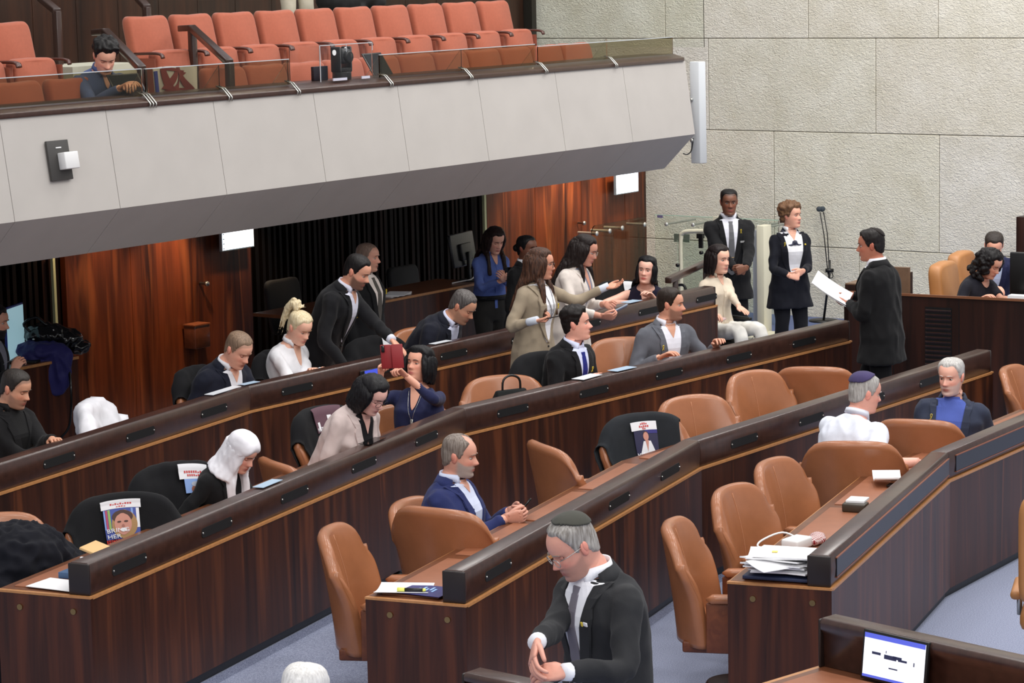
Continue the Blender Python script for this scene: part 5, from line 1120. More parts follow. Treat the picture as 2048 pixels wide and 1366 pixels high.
for i in range(10): put_seat(a + (b - a) * (i + .5) / 10, 2.2, 2.72, 'orange folding seat, %s from the left in the upper gallery block of ten' % ordn[i], 'orange seats of the upper gallery row')
pt = (b - a) / 10; c = b_s(58, 42, 2.2)
for i in range(2): put_seat(c - pt * (i + .5), 2.2, 2.72, ['orange folding seat at the left edge, beside the aisle of the upper gallery', 'orange folding seat cut by the left frame edge, upper gallery'][i], 'orange seats of the upper gallery row')
a, b = b_s(400, 138, .9), b_s(1175, 95, .9)
for i in range(11):
    put_seat(a + (b - a) * (i + .5) / 11, .9, GFL + .02, 'orange seat behind the gallery glass, %s' % ['first right of the draped flag', 'second right of the draped flag', 'third, left of the robotic camera', 'directly behind the robotic camera', 'behind the dark laptop screen', 'sixth right of the draped flag', 'seventh right of the draped flag', 'fourth from the right end', 'third from the right end', 'second from the right end', 'last at the right end'][i], 'orange seats of the front gallery row')
for i, x in enumerate((82, 160)):
    put_seat(b_s(82, 165, .9) - .27 + .54 * i, .9, GFL + .02, ['orange seat at the left frame edge behind the gallery glass', 'orange seat just left of the reading man in the gallery'][i], 'orange seats of the front gallery row')
put_seat(b_s(82, 165, .9) - .27 + 1.08, .9, GFL + .02, 'orange seat under the reading man in the gallery', 'orange seats of the front gallery row')
# glass guard panels on the parapet
def glass(name, col, rough=0.0, ior=1.3):
    if name in MATS: return MATS[name]
    m, N, L, B = newmat(name); B.inputs['Base Color'].default_value = srgb(*col); B.inputs['Transmission Weight'].default_value = 1; B.inputs['Roughness'].default_value = rough; B.inputs['IOR'].default_value = ior; MATS[name] = m; return m
GL = glass('smoky_guard_glass', (176, 168, 140)); GLG = glass('green_glass', (243, 251, 245)); ACR = glass('clear_acrylic', (250, 250, 250), ior=1.2)
EDGEG = plain('glass_edge', (190, 196, 200), rough=.15)
zr = zt + .07
def guard(x0, y0, x1, y1, label, off=.17):
    p, q = onb(x0, y0, off), onb(x1, y1, off); top = (p[2] + q[2]) / 2; s0_, s1_ = float((p - B0) @ bu), float((q - B0) @ bu)
    root = empty('glass_guard', tuple(bpt((s0_ + s1_) / 2, off, zr))); iv = Vector(root.location); tag(root, label, 'glass panel', 'glass panels on the gallery rail')
    mb = MB(); mb.box(bpt((s0_ + s1_) / 2, off, (zr + top) / 2), (s1_ - s0_ - .01, .010, top - zr), X=bu, Y=bn); o = mb.build('pane', GL); o.data.transform(Matrix.Translation(-iv)); o.parent = root
    mb = MB(); mb.box(bpt((s0_ + s1_) / 2, off, top), (s1_ - s0_ - .01, .011, .006), X=bu, Y=bn); o = mb.build('polished_edge', EDGEG); o.data.transform(Matrix.Translation(-iv)); o.parent = root
guard(-420, 184, 283, 138, 'smoky glass guard panel in front of the reading man'); guard(288, 137, 578, 119, 'smoky glass guard panel in front of the draped flag')
guard(757, 107, 1070, 91, 'smoky glass guard panel just right of the robotic camera'); guard(1074, 91, 1345, 76, 'smoky glass guard panel at the right end of the gallery')
for i, (x, y) in enumerate(((300, 190), (455, 182), (592, 172), (778, 160), (938, 148), (1088, 137), (1228, 127))):
    s = b_s(x, y, .1); root = empty('glass_bracket', tuple(bpt(s, .12, zr))); iv = Vector(root.location); tag(root, 'steel glass bracket clamped over the gallery rail, %s from the left' % ordn[i], 'bracket', 'steel brackets on the gallery rail')
    for e in ((-.014, .014) if i else (-.03, 0, .03)):
        mb = MB(); mb.tube([bpt(s + e, .20, zr + .03), bpt(s + e, .135, zr + .012), bpt(s + e, .07, zt + .02), bpt(s + e, .075, zt - .01)], .006, 6); o = mb.build('strap', STEEL, None, smooth=True); o.data.transform(Matrix.Translation(-iv)); o.parent = root
    mb = MB(); V = [bpt(s + d, .18, zr) for d in (-.004, .004)] + [bpt(s + d, .18, zr + .18) for d in (-.004, .004)] + [bpt(s + d, .34, zr) for d in (-.004, .004)]
    mb.add(V, [(0, 2, 4), (1, 5, 3), (0, 1, 3, 2), (2, 3, 5, 4), (0, 4, 5, 1)]); o = mb.build('gusset', GLG); o.data.transform(Matrix.Translation(-iv)); o.parent = root
# tall side screen of glass beyond the gallery end
p, q = onb(1085, 60, 1.2), onb(1325, 60, 1.2); mb = MB(); s0_, s1_ = b_s(1085, 60, 2.6), b_s(1325, 60, 1.0)
mb.prism([(-.006, 3.15), (.006, 3.15), (.006, 4.6), (-.006, 4.6)], bpt(.35, .1, 0), bpt(.35, 4.6, 0), bu, ZUP); tag(mb.build('glass_screen', glass('clear_screen', (246, 250, 244), ior=1.15)), 'tall clear glass screen closing the right end of the gallery', 'glass screen')
# robotic camera under an acrylic cover
pc = onb(684, 170, .3); rc = empty('robotic_camera', (pc[0], pc[1], zr), -R_(SEATAZ)); tag(rc, 'black robotic pan-tilt camera on the gallery rail', 'camera')
mb = MB(); mb.tube([(0, 0, 0), (0, 0, .008), (0, 0, .055), (0, 0, .062)], [.07, .075, .075, .066], 28); mb.build('camera_base', BLACK, rc, smooth=False, bevel=.003)
for s_ in (-1, 1): mb = MB(); mb.box((s_ * .066, 0, .155), (.022, .10, .20)); mb.build('yoke_arm', BLACK, rc, bevel=.015)
mb = MB(); mb.box((0, 0, .075), (.14, .10, .03)); mb.build('yoke_base', BLACK, rc, bevel=.006)
mb = MB(); mb.box((0, -.005, .18), (.108, .14, .12)); mb.build('camera_head', plain('camera_body', (26, 27, 30), rough=.35), rc, bevel=.025)
mb = MB(); mb.tube([(0, .05, .175), (0, .085, .175), (0, .09, .175)], [.048, .046, .040], 24); mb.build('lens_ring', BLACK, rc, smooth=False, bevel=.002)
mb = MB(); mb.sphere((0, .082, .175), (.036, .012, .036), 20, 10); mb.build('lens', BLACKG, rc, smooth=True)
mb = MB(); mb.sphere((0, .045, .243), (.012, .012, .008), 10, 6); mb.build('tally_light', WHITE, rc, smooth=True)
ac = onb(666, 170, .3); bx = empty('acrylic_cover', (ac[0], ac[1], zr), -R_(SEATAZ)); tag(bx, 'clear acrylic box cover around the robotic camera', 'cover')
hw = float(abs(b_s(613, 130, .3) - b_s(718, 130, .3)) / 2); zz = onb(666, 88, .3)[2] - zr
for nm, c, sz in (('front_sheet', (0, .14, zz / 2), (2 * hw, .006, zz)), ('rear_sheet', (0, -.16, zz / 2), (2 * hw, .006, zz)), ('side_sheet', (-hw, -.01, zz / 2), (.006, .30, zz)), ('side_sheet', (hw, -.01, zz / 2), (.006, .30, zz))):
    mb = MB(); mb.box(c, sz); mb.build(nm, ACR, bx)
for c, sz in (((0, .143, zz), (2 * hw, .006, .006)), ((hw, .143, zz / 2), (.005, .005, zz)), ((-hw + .0, .143, zz - .03), (.006, .006, .06)), ((0, .143, zz - .03), (.005, .004, .06))):
    mb = MB(); mb.box(c, sz); mb.build('cover_edge', EDGEG, bx)
mb = MB(); mb.tube([(hw * .48, .146, zz - .06), (hw * .48, .150, zz - .06)], .022, 20); mb.build('cover_stopper', WHITE, bx)
for x_, w_ in ((.10, .17), (-.22, .10)): mb = MB(); mb.box((x_, .152, .012), (w_, .008, .02)); mb.build('label_strip', plain('label_strip', (200, 200, 214), rough=.5), bx)
# laptops in the gallery
def laptop(name, p, yaw, label, screen=None, w_=.34, tilt=.35, mat=BLACK):
    r = empty(name, tuple(p), -R_(yaw)); tag(r, label, 'laptop')
    mb = MB(); mb.box((0, 0, .008), (w_, .23, .016)); mb.build('keyboard_base', mat, r, bevel=.004)
    u = V3(0, math.sin(tilt), math.cos(tilt)); n = V3(0, math.cos(tilt), -math.sin(tilt))
    mb = MB(); mb.box(V3(0, .11, .012) + u * .115, (w_, .010, .23), Y=n, Z=u); lid = mb.build('lid', mat, r, bevel=.003)
    mb = MB(); mb.box(V3(0, .11, .012) + u * .117 - n * .0065, (w_ - .03, .003, .20), Y=n, Z=u); mb.build('screen', screen or BLACKG, lid)
    return r
p = onb(284, 190, .40); laptop('laptop', (p[0], p[1], zr - .05), SEATAZ - 180 + 14, 'dark laptop in front of the reading man in the gallery', w_=.27, tilt=.7)
p = onb(790, 160, .34); laptop('laptop', (p[0], p[1], zr - .03), SEATAZ - 180, 'dark laptop behind the glass right of the robotic camera', w_=.25, tilt=.6)
p = onb(640, 178, .36); mb = MB(); mb.box((p[0], p[1], zr + .055), (.17, .03, .11), X=bu, Y=bn); tag(mb.build('small_monitor', plain('navy_plastic', (26, 28, 40), rough=.4), bevel=.004), 'small dark navy monitor left of the robotic camera', 'monitor')
# flag hanging over the front rail seat
FW = plain('flag_white', (206, 200, 196), rough=.8); FR = plain('flag_red', (132, 52, 48), rough=.8); FB = plain('flag_blue', (48, 56, 140), rough=.8)
p0, p1 = onb(303, 150, .62), onb(395, 150, .62); s0_, s1_ = float((p0 - B0) @ bu), float((p1 - B0) @ bu); zt_, zb_ = onb(340, 132, .62)[2], zr - .05
fl_ = empty('draped_flag', tuple(bpt((s0_ + s1_) / 2, .62, zb_))); tag(fl_, 'white flag with dark red star outlines and a blue stripe hung in the gallery', 'flag'); iv = Vector(fl_.location)
def fpt(u, v, e=0): return bpt(s0_ + (s1_ - s0_) * u, .62 - .035 * math.sin(u * 15 + 1) * (1 - .5 * v) - e, zb_ + (zt_ - zb_) * v * (1 - .10 * abs(u - .35)))
def fpatch(nm, poly_rows, mat, e):
    mb = MB(); n = len(poly_rows[0]); G = [fpt(u, v, k) for k in (e, e - .006) for r in poly_rows for u, v in r]; m = len(poly_rows) * n; F = []
    for i in range(len(poly_rows) - 1):
        for j in range(n - 1): f = (i * n + j, i * n + j + 1, (i + 1) * n + j + 1, (i + 1) * n + j); F += [f, tuple(m + q for q in f[::-1])]
    mb.add(G, F); o = mb.build(nm, mat, None, smooth=True); o.data.transform(Matrix.Translation(-iv)); o.parent = fl_
fpatch('flag_cloth', [[(u, v) for u in np.linspace(0, 1, 40)] for v in np.linspace(0, 1, 8)], FW, 0)
fpatch('flag_stripe', [[(u, v) for u in np.linspace(0, .07, 6)] for v in np.linspace(0, .9, 6)], FB, .008)
for tri in (((.25, .95), (.70, .80), (.38, .15)), ((.55, .98), (.30, .25), (.80, .20))):
    for k in range(3):
        a_, b_ = np.array(tri[k]), np.array(tri[(k + 1) % 3]); d = b_ - a_; nrm = np.array([-d[1], d[0]]) / np.linalg.norm(d) * .05
        fpatch('star_outline', [[tuple(a_ + d * t + nrm * e) for t in np.linspace(0, 1, 14)] for e in (-1, 1)], FR, .009)
# handrails
HANDW = plain('handrail_dark_wood', (58, 40, 34), rough=.3, coat=.3)
def handrail(pts, posts, label, r=.035, base=None):
    c = pts[0]; root = empty('handrail', tuple(c)); iv = Vector(root.location); tag(root, label, 'handrail')
    mb = MB()
    for a_, b_ in zip(pts, pts[1:]):
        d = unit(b_ - a_); sd_ = unit(np.cross(d, ZUP)); up = np.cross(sd_, d); mb.box((a_ + b_) / 2, (np.linalg.norm(b_ - a_) + .03, .065, .05), X=d, Y=sd_, Z=up)
    o = mb.build('rail', HANDW, None, bevel=.008); o.data.transform(Matrix.Translation(-iv)); o.parent = root
    for p_, z_ in posts:
        mb = MB(); mb.box((p_[0], p_[1], (p_[2] + z_) / 2), (.055, .055, p_[2] - z_), X=bu, Y=bn); o = mb.build('post', HANDW, None, bevel=.004); o.data.transform(Matrix.Translation(-iv)); o.parent = root
q = [onb(363, 57, 2.0), onb(384, 56, 1.85), onb(458, 124, .72)]; handrail(q, [(q[1], 2.70), (q[2], GFL)], 'dark gallery handrail sloping down left of the draped flag, right one of the two')
q = [onb(190, 65, 2.0), onb(211, 63, 1.85), onb(283, 137, .72)]; handrail(q, [(q[1], 2.70), (q[2], GFL)], 'dark gallery handrail sloping down behind the reading man')
q = [onb(262, -20, 3.3), onb(293, 14, 2.5)]; handrail(q, [(q[1], 2.70)], 'dark upper handrail whose post stands before the first orange seat')
q = [onb(72, -12, 3.3), onb(113, 22, 2.5)]; handrail(q, [(q[1], 2.70)], 'dark upper handrail at the far left of the gallery')
# things on the parapet
p = onb(116, 321, .045); tilt_ = math.atan(.1 / (zt - zb)); up = unit(ZUP - bn * math.tan(tilt_)); nf = unit(np.cross(bu, up)); nf = nf if nf @ bn > 0 else -nf
root = empty('wall_sensor', tuple(p)); tag(root, 'dark plate with small white box on the gallery parapet', 'sensor'); iv = Vector(root.location)
mb = MB(); mb.box(p + nf * .01, (.20, .02, .27), X=bu, Y=nf, Z=up); o = mb.build('back_plate', plain('dark_grey_plate', (62, 60, 58), rough=.5), None, bevel=.003); o.data.transform(Matrix.Translation(-iv)); o.parent = root
mb = MB(); mb.box(p + nf * .055 + bu * .045 - up * .01, (.13, .07, .115), X=bu, Y=nf, Z=up); o = mb.build('sensor_box', WHITE, None, bevel=.006); o.data.transform(Matrix.Translation(-iv)); o.parent = root
mb = MB(); mb.box(p + nf * .022 + up * .085, (.05, .004, .008), X=bu, Y=nf, Z=up); o = mb.build('plate_mark', WHITE, None); o.data.transform(Matrix.Translation(-iv)); o.parent = root
# slim white loudspeaker column at the gallery end
p = D(1397, 225, FPX / 214); root = empty('column_speaker', tuple(p)); tag(root, 'slim white column loudspeaker hanging at the end of the gallery', 'loudspeaker'); iv = Vector(root.location)
hh = 203 / 214
mb = MB(); mb.prism([(-.035, -hh / 2), (.035, -hh / 2), (.03, hh / 2), (-.04, hh / 2)], p - bn * .05 + np.array([.0, 0, 0]), p + bn * .05, unit(np.array([.9, .3, 0])), ZUP); o = mb.build('cabinet', plain('speaker_white', (206, 210, 214), rough=.5), None, bevel=.006); o.data.transform(Matrix.Translation(-iv)); o.parent = root
mb = MB(); c0 = p + np.array([-.05, 0, -.30]); mb.tube(bez([c0 + V3(0, 0, .06), c0 + V3(-.01, 0, 0), c0 + V3(-.025, .0, -.06), c0 + V3(-.06, 0, -.09), c0 + V3(-.10, 0, -.08)], 4), .006, 6); o = mb.build('cable', BLACK, None, smooth=True); o.data.transform(Matrix.Translation(-iv)); o.parent = root
for dz in (.12, -.26): mb = MB(); mb.sphere(p + V3(-.065, 0, dz), .02, 10, 6); o = mb.build('mount_clamp', STEEL, None, smooth=True); o.data.transform(Matrix.Translation(-iv)); o.parent = root
q = onb(690, 4, 3.0); mb = MB(); [mb.sphere(q + bu * a + ZUP * b, (.22, .16, .16), 14, 9) for a, b in ((-.1, .02), (.14, .06), (.3, .0))]; mb.sphere(q - ZUP * .4, (.30, .16, .46), 14, 9)
o = link('black_bag', solid(mb, .02, 4, .01), plain('bag_cloth', (20, 20, 22), rough=.8), None); tag(o, 'black bag behind the orange seats, cut by the top edge', 'bag')
# ================================================================== REAR WALL FITTINGS
LITW = plain('lit_sign_face', (236, 248, 255), rough=.4, emit=(226, 240, 255), estr=2.2)
for i, (x0, y0, x1, y1, lab) in enumerate(((438, 450, 500, 494, 'bright white lit sign on the rear wall left of the dark slats'), (1227, 346, 1270, 383, 'bright white lit sign on the rear wall near the stone corner'))):
    p = onb((x0 + x1) / 2, (y0 + y1) / 2, OFFW - .08); a_, b_ = b_s(x0, y0, OFFW - .08), b_s(x1, y0, OFFW - .08); hz_ = abs(onb(x0, y0, OFFW - .08)[2] - onb(x0, y1, OFFW - .08)[2]) + .02
    root = empty('lit_sign', tuple(p)); iv = Vector(root.location); tag(root, lab, 'sign', None)
    mb = MB(); mb.box(p + bn * .025, (abs(b_ - a_) + .02, .03, hz_ + .02), X=bu, Y=bn); o = mb.build('sign_case', plain('sign_grey', (150, 160, 166), rough=.5)); o.data.transform(Matrix.Translation(-iv)); o.parent = root
    mb = MB(); mb.box(p + bn * .041, (abs(b_ - a_), .006, hz_), X=bu, Y=bn); o = mb.build('lit_face', LITW); o.data.transform(Matrix.Translation(-iv)); o.parent = root
    for e in range(5): mb = MB(); mb.box(p + bn * .045 - bu * (abs(b_ - a_) / 2 - .012) + ZUP * (hz_ / 2 - .03 - e * hz_ / 5), (.02, .003, .008), X=bu, Y=bn); o = mb.build('sign_mark', plain('sign_mark', (120, 134, 140), rough=.5)); o.data.transform(Matrix.Translation(-iv)); o.parent = root
for x, y, lab in ((408, 567, 'small steel knob on the left wooden wall'), (1163, 446, 'small steel knob on the right wooden wall')):
    p = onb(x, y, OFFW - .06); mb = MB(); mb.tube([p - bn * .05, p + bn * .02, p + bn * .025, p + bn * .05], [.012, .012, .025, .02], 12); o = mb.build('wall_knob', STEEL, bpy.data.objects['wall_rear'], smooth=True)
p = onb(394, 672, OFFW - .09); root = empty('wall_box', tuple(p)); iv = Vector(root.location); tag(root, 'small wooden box fixed to the rear wooden wall', 'box')
mb = MB(); mb.box(p, (.20, .14, .21), X=bu, Y=bn); o = mb.build('box_body', plain('box_wood', (96, 52, 34), rough=.3, noise=.2, nscale=20, coat=.3), None, bevel=.006); o.data.transform(Matrix.Translation(-iv)); o.parent = root
mb = MB(); mb.box(p + ZUP * .11, (.21, .15, .012), X=bu, Y=bn); o = mb.build('box_lid', plain('box_lid', (128, 72, 46), rough=.3)); o.data.transform(Matrix.Translation(-iv)); o.parent = root
# counters behind the rows
def counter(x0, y0, x1, y1, off, label):
    p, q = onb(x0, y0, off), onb(x1, y1, off); z = (p[2] + q[2]) / 2; a_, b_ = float((p - B0) @ bu), float((q - B0) @ bu)
    root = empty('clerk_counter', tuple(bpt((a_ + b_) / 2, off, 0))); iv = Vector(root.location); tag(root, label, 'counter')
    for nm, mat, c, sz in (('counter_front', ROSE_END, bpt((a_ + b_) / 2, off + .02, z / 2), (b_ - a_, .04, z - .01)), ('counter_top', DESKTOP, bpt((a_ + b_) / 2, off + .27, z - .015), (b_ - a_, .54, .03)), ('edge_strip', EDGE, bpt((a_ + b_) / 2, off - .004, z - .012), (b_ - a_ + .01, .012, .022))):
        mb = MB(); mb.box(c, sz, X=bu, Y=bn); o = mb.build(nm, mat); o.data.transform(Matrix.Translation(-iv)); o.parent = root
    return z
zc1 = counter(600, 628, 965, 568, 1.9, 'rear wooden clerk counter with the black monitor behind the desk rows')
zc2 = counter(-60, 752, 155, 713, 2.2, 'rear wooden clerk counter at the left edge piled with a black bag')
# monitor seen from behind
p = onb(925, 530, 2.12); root = empty('computer_monitor', (p[0], p[1], zc1), -R_(SEATAZ - 10)); tag(root, 'black computer monitor seen from behind on the rear counter', 'monitor')
mb = MB(); mb.box((0, .0, .30), (.50, .035, .32), Y=unit((0, 1, .15)), Z=unit((0, -.15, 1))); mb.build('display', plain('monitor_black', (30, 31, 34), rough=.3), root, bevel=.012)
mb = MB(); mb.box((0, .03, .28), (.22, .05, .16), Y=unit((0, 1, .15)), Z=unit((0, -.15, 1))); mb.build('display_hump', BLACK, root, bevel=.01)
mb = MB(); mb.box((0, .03, .35), (.20, .02, .012)); mb.build('port_slot', STEEL, root, bevel=.003)
mb = MB(); mb.box((0, .07, .14), (.05, .03, .28)); mb.build('neck', BLACK, root, bevel=.006)
mb = MB(); mb.tube([(0, .07, 0), (0, .07, .012)], .10, 24); mb.build('foot', BLACK, root)
p = onb(930, 572, 2.02); mb = MB(); mb.tube(bez([(p[0] - .12, p[1] - .1, zc1 + .006), (p[0] - .02, p[1], zc1 + .012), (p[0] + .06, p[1] + .06, zc1 + .02), (p[0] + .1, p[1] + .16, zc1 + .05)], 4), .007, 6); tag(mb.build('white_cable', WHITE, None, smooth=True), 'white cable curling on the rear counter under the monitor', 'cable')
# black task chairs behind the counter
def task_chair(x, y, off, z0, yaw, label):
    p = onb(x, y, off); r = empty('task_chair', (p[0], p[1], 0), -R_(yaw)); tag(r, label, 'chair', 'black office chairs behind the rear counter'); zt2 = p[2]
    BM = plain('black_mesh_fabric', (24, 24, 26), rough=.8)
    rslab(.46, .52, .06, 4, .12, .01, .02, y0=-.2, z0=zt2 - .52, taper=-.1).build('backrest', BM, r, smooth=True)
    mb = MB(); mb.box((0, .02, .46), (.46, .44, .07)); mb.build('seat', BM, r, bevel=.03)
    mb = MB(); mb.tube([(0, -.22, .44), (0, -.26, zt2 - .3)], .02, 8); mb.build('back_stem', BLACK, r, smooth=True)
    mb = MB(); mb.tube([(0, 0, .08), (0, 0, .44)], .025, 12); mb.build('column', BLACK, r, smooth=True)
    for i in range(5):
        a_ = i * 2 * math.pi / 5; mb = MB(); mb.tube([(0, 0, .1), (.27 * math.cos(a_), .27 * math.sin(a_), .06)], .018, 8); mb.sphere((.27 * math.cos(a_), .27 * math.sin(a_), .03), .03, 10, 6); mb.build('base_arm', BLACK, r, smooth=True)
task_chair(605, 558, 2.75, 0, SEATAZ, 'black office chair against the dark slats left of the leaning man'); task_chair(845, 532, 2.75, 0, SEATAZ, 'black office chair left of the black monitor')
# papers on the counter
p = onb(785, 592, 2.05); mb = MB()
for i in range(3): mb.box((p[0] + .02 * i, p[1], zc1 + .004 + .006 * i), (.30, .21, .005), X=rotz(.2 * i) @ bu, Y=rotz(.2 * i) @ bn)
tag(mb.build('newspaper', PAPER, None), 'folded newspaper on the rear counter behind the bald man', 'newspaper')
# ================================================================== RIGHT REAR: glass, lift, ushers' corner
def place_box(root, nm, mat, c, size, X=(1, 0, 0), Y=(0, 1, 0), Z=(0, 0, 1), **k):
    mb = MB(); mb.box(c, size, X, Y, Z); o = mb.build(nm, mat, None, **k); o.data.transform(Matrix.Translation(-Vector(root.location))); o.parent = root; return o
def place_tube(root, nm, mat, pts, r, sides=10, **k):
    mb = MB(); mb.tube(pts, r, sides); o = mb.build(nm, mat, None, smooth=True); o.data.transform(Matrix.Translation(-Vector(root.location))); o.parent = root; return o
o1 = 2.9; a_, b_ = b_s(1183, 455, o1), b_s(1290, 433, o1); ztop = (onb(1185, 452, o1)[2] + onb(1290, 433, o1)[2]) / 2
root = empty('glass_partition', tuple(bpt((a_ + b_) / 2, o1, 0))); tag(root, 'smoky glass partition on steel pegs before the wooden wall', 'glass partition', 'glass partitions by the lift')
mb = MB(); rc_ = .08; outl = [(a_, 0), (b_, 0), (b_, ztop), (a_ + rc_, ztop)] + [(a_ + rc_ - rc_ * math.sin(t), ztop - rc_ + rc_ * math.cos(t)) for t in np.linspace(.2, math.pi / 2, 6)]
mb.loft([[bpt(s, o1 + e, z) for s, z in outl] for e in (-.006, .006)]); o = mb.build('pane', glass('smoky_partition', (206, 206, 186))); o.data.transform(Matrix.Translation(-Vector(root.location))); o.parent = root
for x, y in ((1190, 467), (1216, 462), (1241, 456), (1286, 449)):
    c = onb(x, y, o1); place_tube(root, 'standoff', plain('satin_steel', (208, 210, 206), rough=.35, metal=.4), [c + bn * .03, c + bn * .02, c + bn * .02, c - bn * .22], [.026, .026, .016, .016], 12)
o2 = .75; root = empty('glass_partition', tuple(onw(1430, 600, o2) * [1, 1, 0])); tag(root, 'long clear green-edged glass partition in front of the stone wall', 'glass partition', 'glass partitions by the lift')
p, q = onw(1310, 430, o2), onw(1557, 440, o2); ztp = (p[2] + q[2]) / 2; d = unit((q - p) * [1, 1, 0]); L_ = np.linalg.norm((q - p)[:2])
c = (p + q) / 2; c[2] = ztp / 2; place_box(root, 'pane', GLG, c, (L_, .012, ztp), X=d, Y=np.array([-d[1], d[0], 0]))
c2 = c.copy(); c2[2] = ztp; place_box(root, 'green_edge', plain('green_edge', (176, 206, 186), rough=.2), c2, (L_, .013, .008), X=d, Y=np.array([-d[1], d[0], 0]))
for x, y in ((1335, 448), (1388, 449), (1518, 453), (1537, 454)): cc = onw(x, y, o2); place_tube(root, 'standoff', plain('satin_steel', (208, 210, 206), rough=.35, metal=.4), [cc - bu * .03, cc - bu * .02, cc - bu * .02, cc + bu * .6], [.022, .022, .012, .012], 12)
cc = onw(1320, 433, o2 + .01); place_box(root, 'sticker', plain('violet_sticker', (112, 104, 140), rough=.5), cc, (.07, .006, .03), X=d, Y=np.array([-d[1], d[0], 0]))
cc = onw(1364, 476, o2 - .05); place_box(root, 'grey_plate', plain('grey_plate', (134, 138, 128), rough=.5), cc, (.20, .01, .09), X=d, Y=np.array([-d[1], d[0], 0]))
# platform lift with cream frame
o3 = 1.5; root = empty('platform_lift', tuple(onw(1450, 600, o3) * [1, 1, 0])); tag(root, 'cream framed wheelchair platform lift with glass door behind the ushers', 'platform lift')
dd_ = WL * -1.0
def lp(x, y, off=o3): return onw(x, y, off)
fr_ = bez([lp(1363, 640), lp(1363, 560), lp(1362, 480), lp(1365, 467), lp(1374, 463), lp(1400, 462), lp(1428, 462)], 4)
for p_ in fr_: pass
place_tube(root, 'tube_frame', CREAM, [np.array([*(V3(*p_)[:2]), max(0.02, p_[2])]) for p_ in fr_], .024, 12)
c = lp(1401, 472); place_box(root, 'latch', BLACK, c, (.07, .05, .05), X=dd_, Y=bu); c = lp(1402, 485); place_box(root, 'latch_strap', BLACK, c, (.045, .03, .12), X=dd_, Y=bu)
p_ = lp(1528, 500); ztop = lp(1528, 450)[2]; place_box(root, 'mast', CREAM, (p_[0], p_[1], ztop / 2), (.09, .16, ztop), X=dd_, Y=bu, bevel=.006)
p_ = lp(1513, 540, o3 - .02); place_box(root, 'grey_panel', plain('lift_grey', (178, 182, 186), rough=.5), (p_[0], p_[1], ztop / 2), (.07, .03, ztop * .9), X=dd_, Y=bu)
p_ = lp(1440, 455); place_box(root, 'top_rail', CREAM, (p_[0], p_[1], lp(1420, 437)[2]), (.16, .03, .05), X=dd_, Y=bu)
c = (lp(1363, 560) + lp(1428, 560)) / 2; place_box(root, 'glass_door', GLG, (c[0], c[1], lp(1363, 470)[2] / 2), (.5, .01, lp(1363, 470)[2] * .92), X=dd_, Y=bu)
p_ = lp(1535, 640); place_box(root, 'lift_step', CREAM, (p_[0] + .1, p_[1] - .35, .03), (.55, .5, .06), X=dd_, Y=bu, bevel=.008)
for x, y in ((1357, 530), (1404, 505)): cc = lp(x, y, o3 + .02); place_tube(root, 'door_knob', BLACK, [cc, cc - bu * .03], .02, 10)
# short stair handrail
q = [D(1336, 561, FPX / 224), D(1424, 520, FPX / 212)]
root = empty('handrail', (q[0][0], q[0][1], 0)); tag(root, 'short dark wooden stair handrail beside the wheelchair', 'handrail')
dq = unit(q[1] - q[0]); sq = unit(np.cross(dq, ZUP)); place_box(root, 'rail', HANDW, (q[0] + q[1]) / 2, (np.linalg.norm(q[1] - q[0]), .06, .055), X=dq, Y=sq, Z=np.cross(sq, dq), bevel=.008)
for t in (.16, .85):
    c = q[0] + (q[1] - q[0]) * t; place_box(root, 'post', HANDW, (c[0], c[1], c[2] / 2), (.05, .05, c[2]), bevel=.004)
# wheelchair under the seated woman
w1 = PE['w1']; hz = float(w1.location.z); wr = empty('wheelchair', (w1.location.x, w1.location.y, 0), w1.rotation_euler.z); tag(wr, 'black wheelchair under the woman in cream blouse', 'wheelchair')
sz = hz - .14
mb = MB(); mb.box((0, .10, sz), (.44, .44, .05)); mb.build('seat', BLACK, wr, bevel=.015)
mb = MB(); mb.box((0, -.17, sz + .24), (.42, .04, .46)); mb.build('backrest', BLACK, wr, bevel=.015)
for s_ in (-1, 1):
    mb = MB(); mb.tube([(s_ * .27, .02 + .29 * math.cos(a_), .31 + .29 * math.sin(a_)) for a_ in np.linspace(0, 2 * math.pi, 33)], .016, 8); wh = mb.build('rear_wheel', BLACK, wr, smooth=True)
    mb = MB()
    for a_ in np.linspace(0, math.pi, 8, endpoint=False): mb.tube([(s_ * .27, .02 + .28 * math.cos(a_), .31 + .28 * math.sin(a_)), (s_ * .27, .02 - .28 * math.cos(a_), .31 - .28 * math.sin(a_))], .003, 4)
    mb.build('spokes', STEEL, wh)
    mb = MB(); mb.tube([(s_ * .2, .42, .09 + 0), (s_ * .2, .40, .25), (s_ * .2, .32, sz)], .012, 8); mb.build('front_fork', STEEL, wr, smooth=True)
    mb = MB(); mb.tube([(s_ * .2 - .012, .42, .08), (s_ * .2 + .012, .42, .08)], .08, 18); mb.build('caster', BLACK, wr)
    mb = MB(); mb.tube(bez([(s_ * .2, -.18, sz), (s_ * .2, -.19, sz + .40), (s_ * .2, -.20, sz + .50), (s_ * .2, -.24, sz + .54), (s_ * .2, -.32, sz + .53)], 4), .013, 8); mb.build('push_handle', BLACK, wr, smooth=True)
    mb = MB(); mb.box((s_ * .235, .06, sz + .22), (.04, .30, .03)); mb.build('armrest', BLACK, wr, bevel=.01)
    mb = MB(); mb.box((s_ * .10, .50, .055), (.14, .16, .015)); mb.build('footrest', BLACK, wr)
    mb = MB(); mb.tube([(s_ * .2, .34, sz - .02), (s_ * .17, .44, .06)], .012, 8); mb.build('footrest_hanger', STEEL, wr, smooth=True)
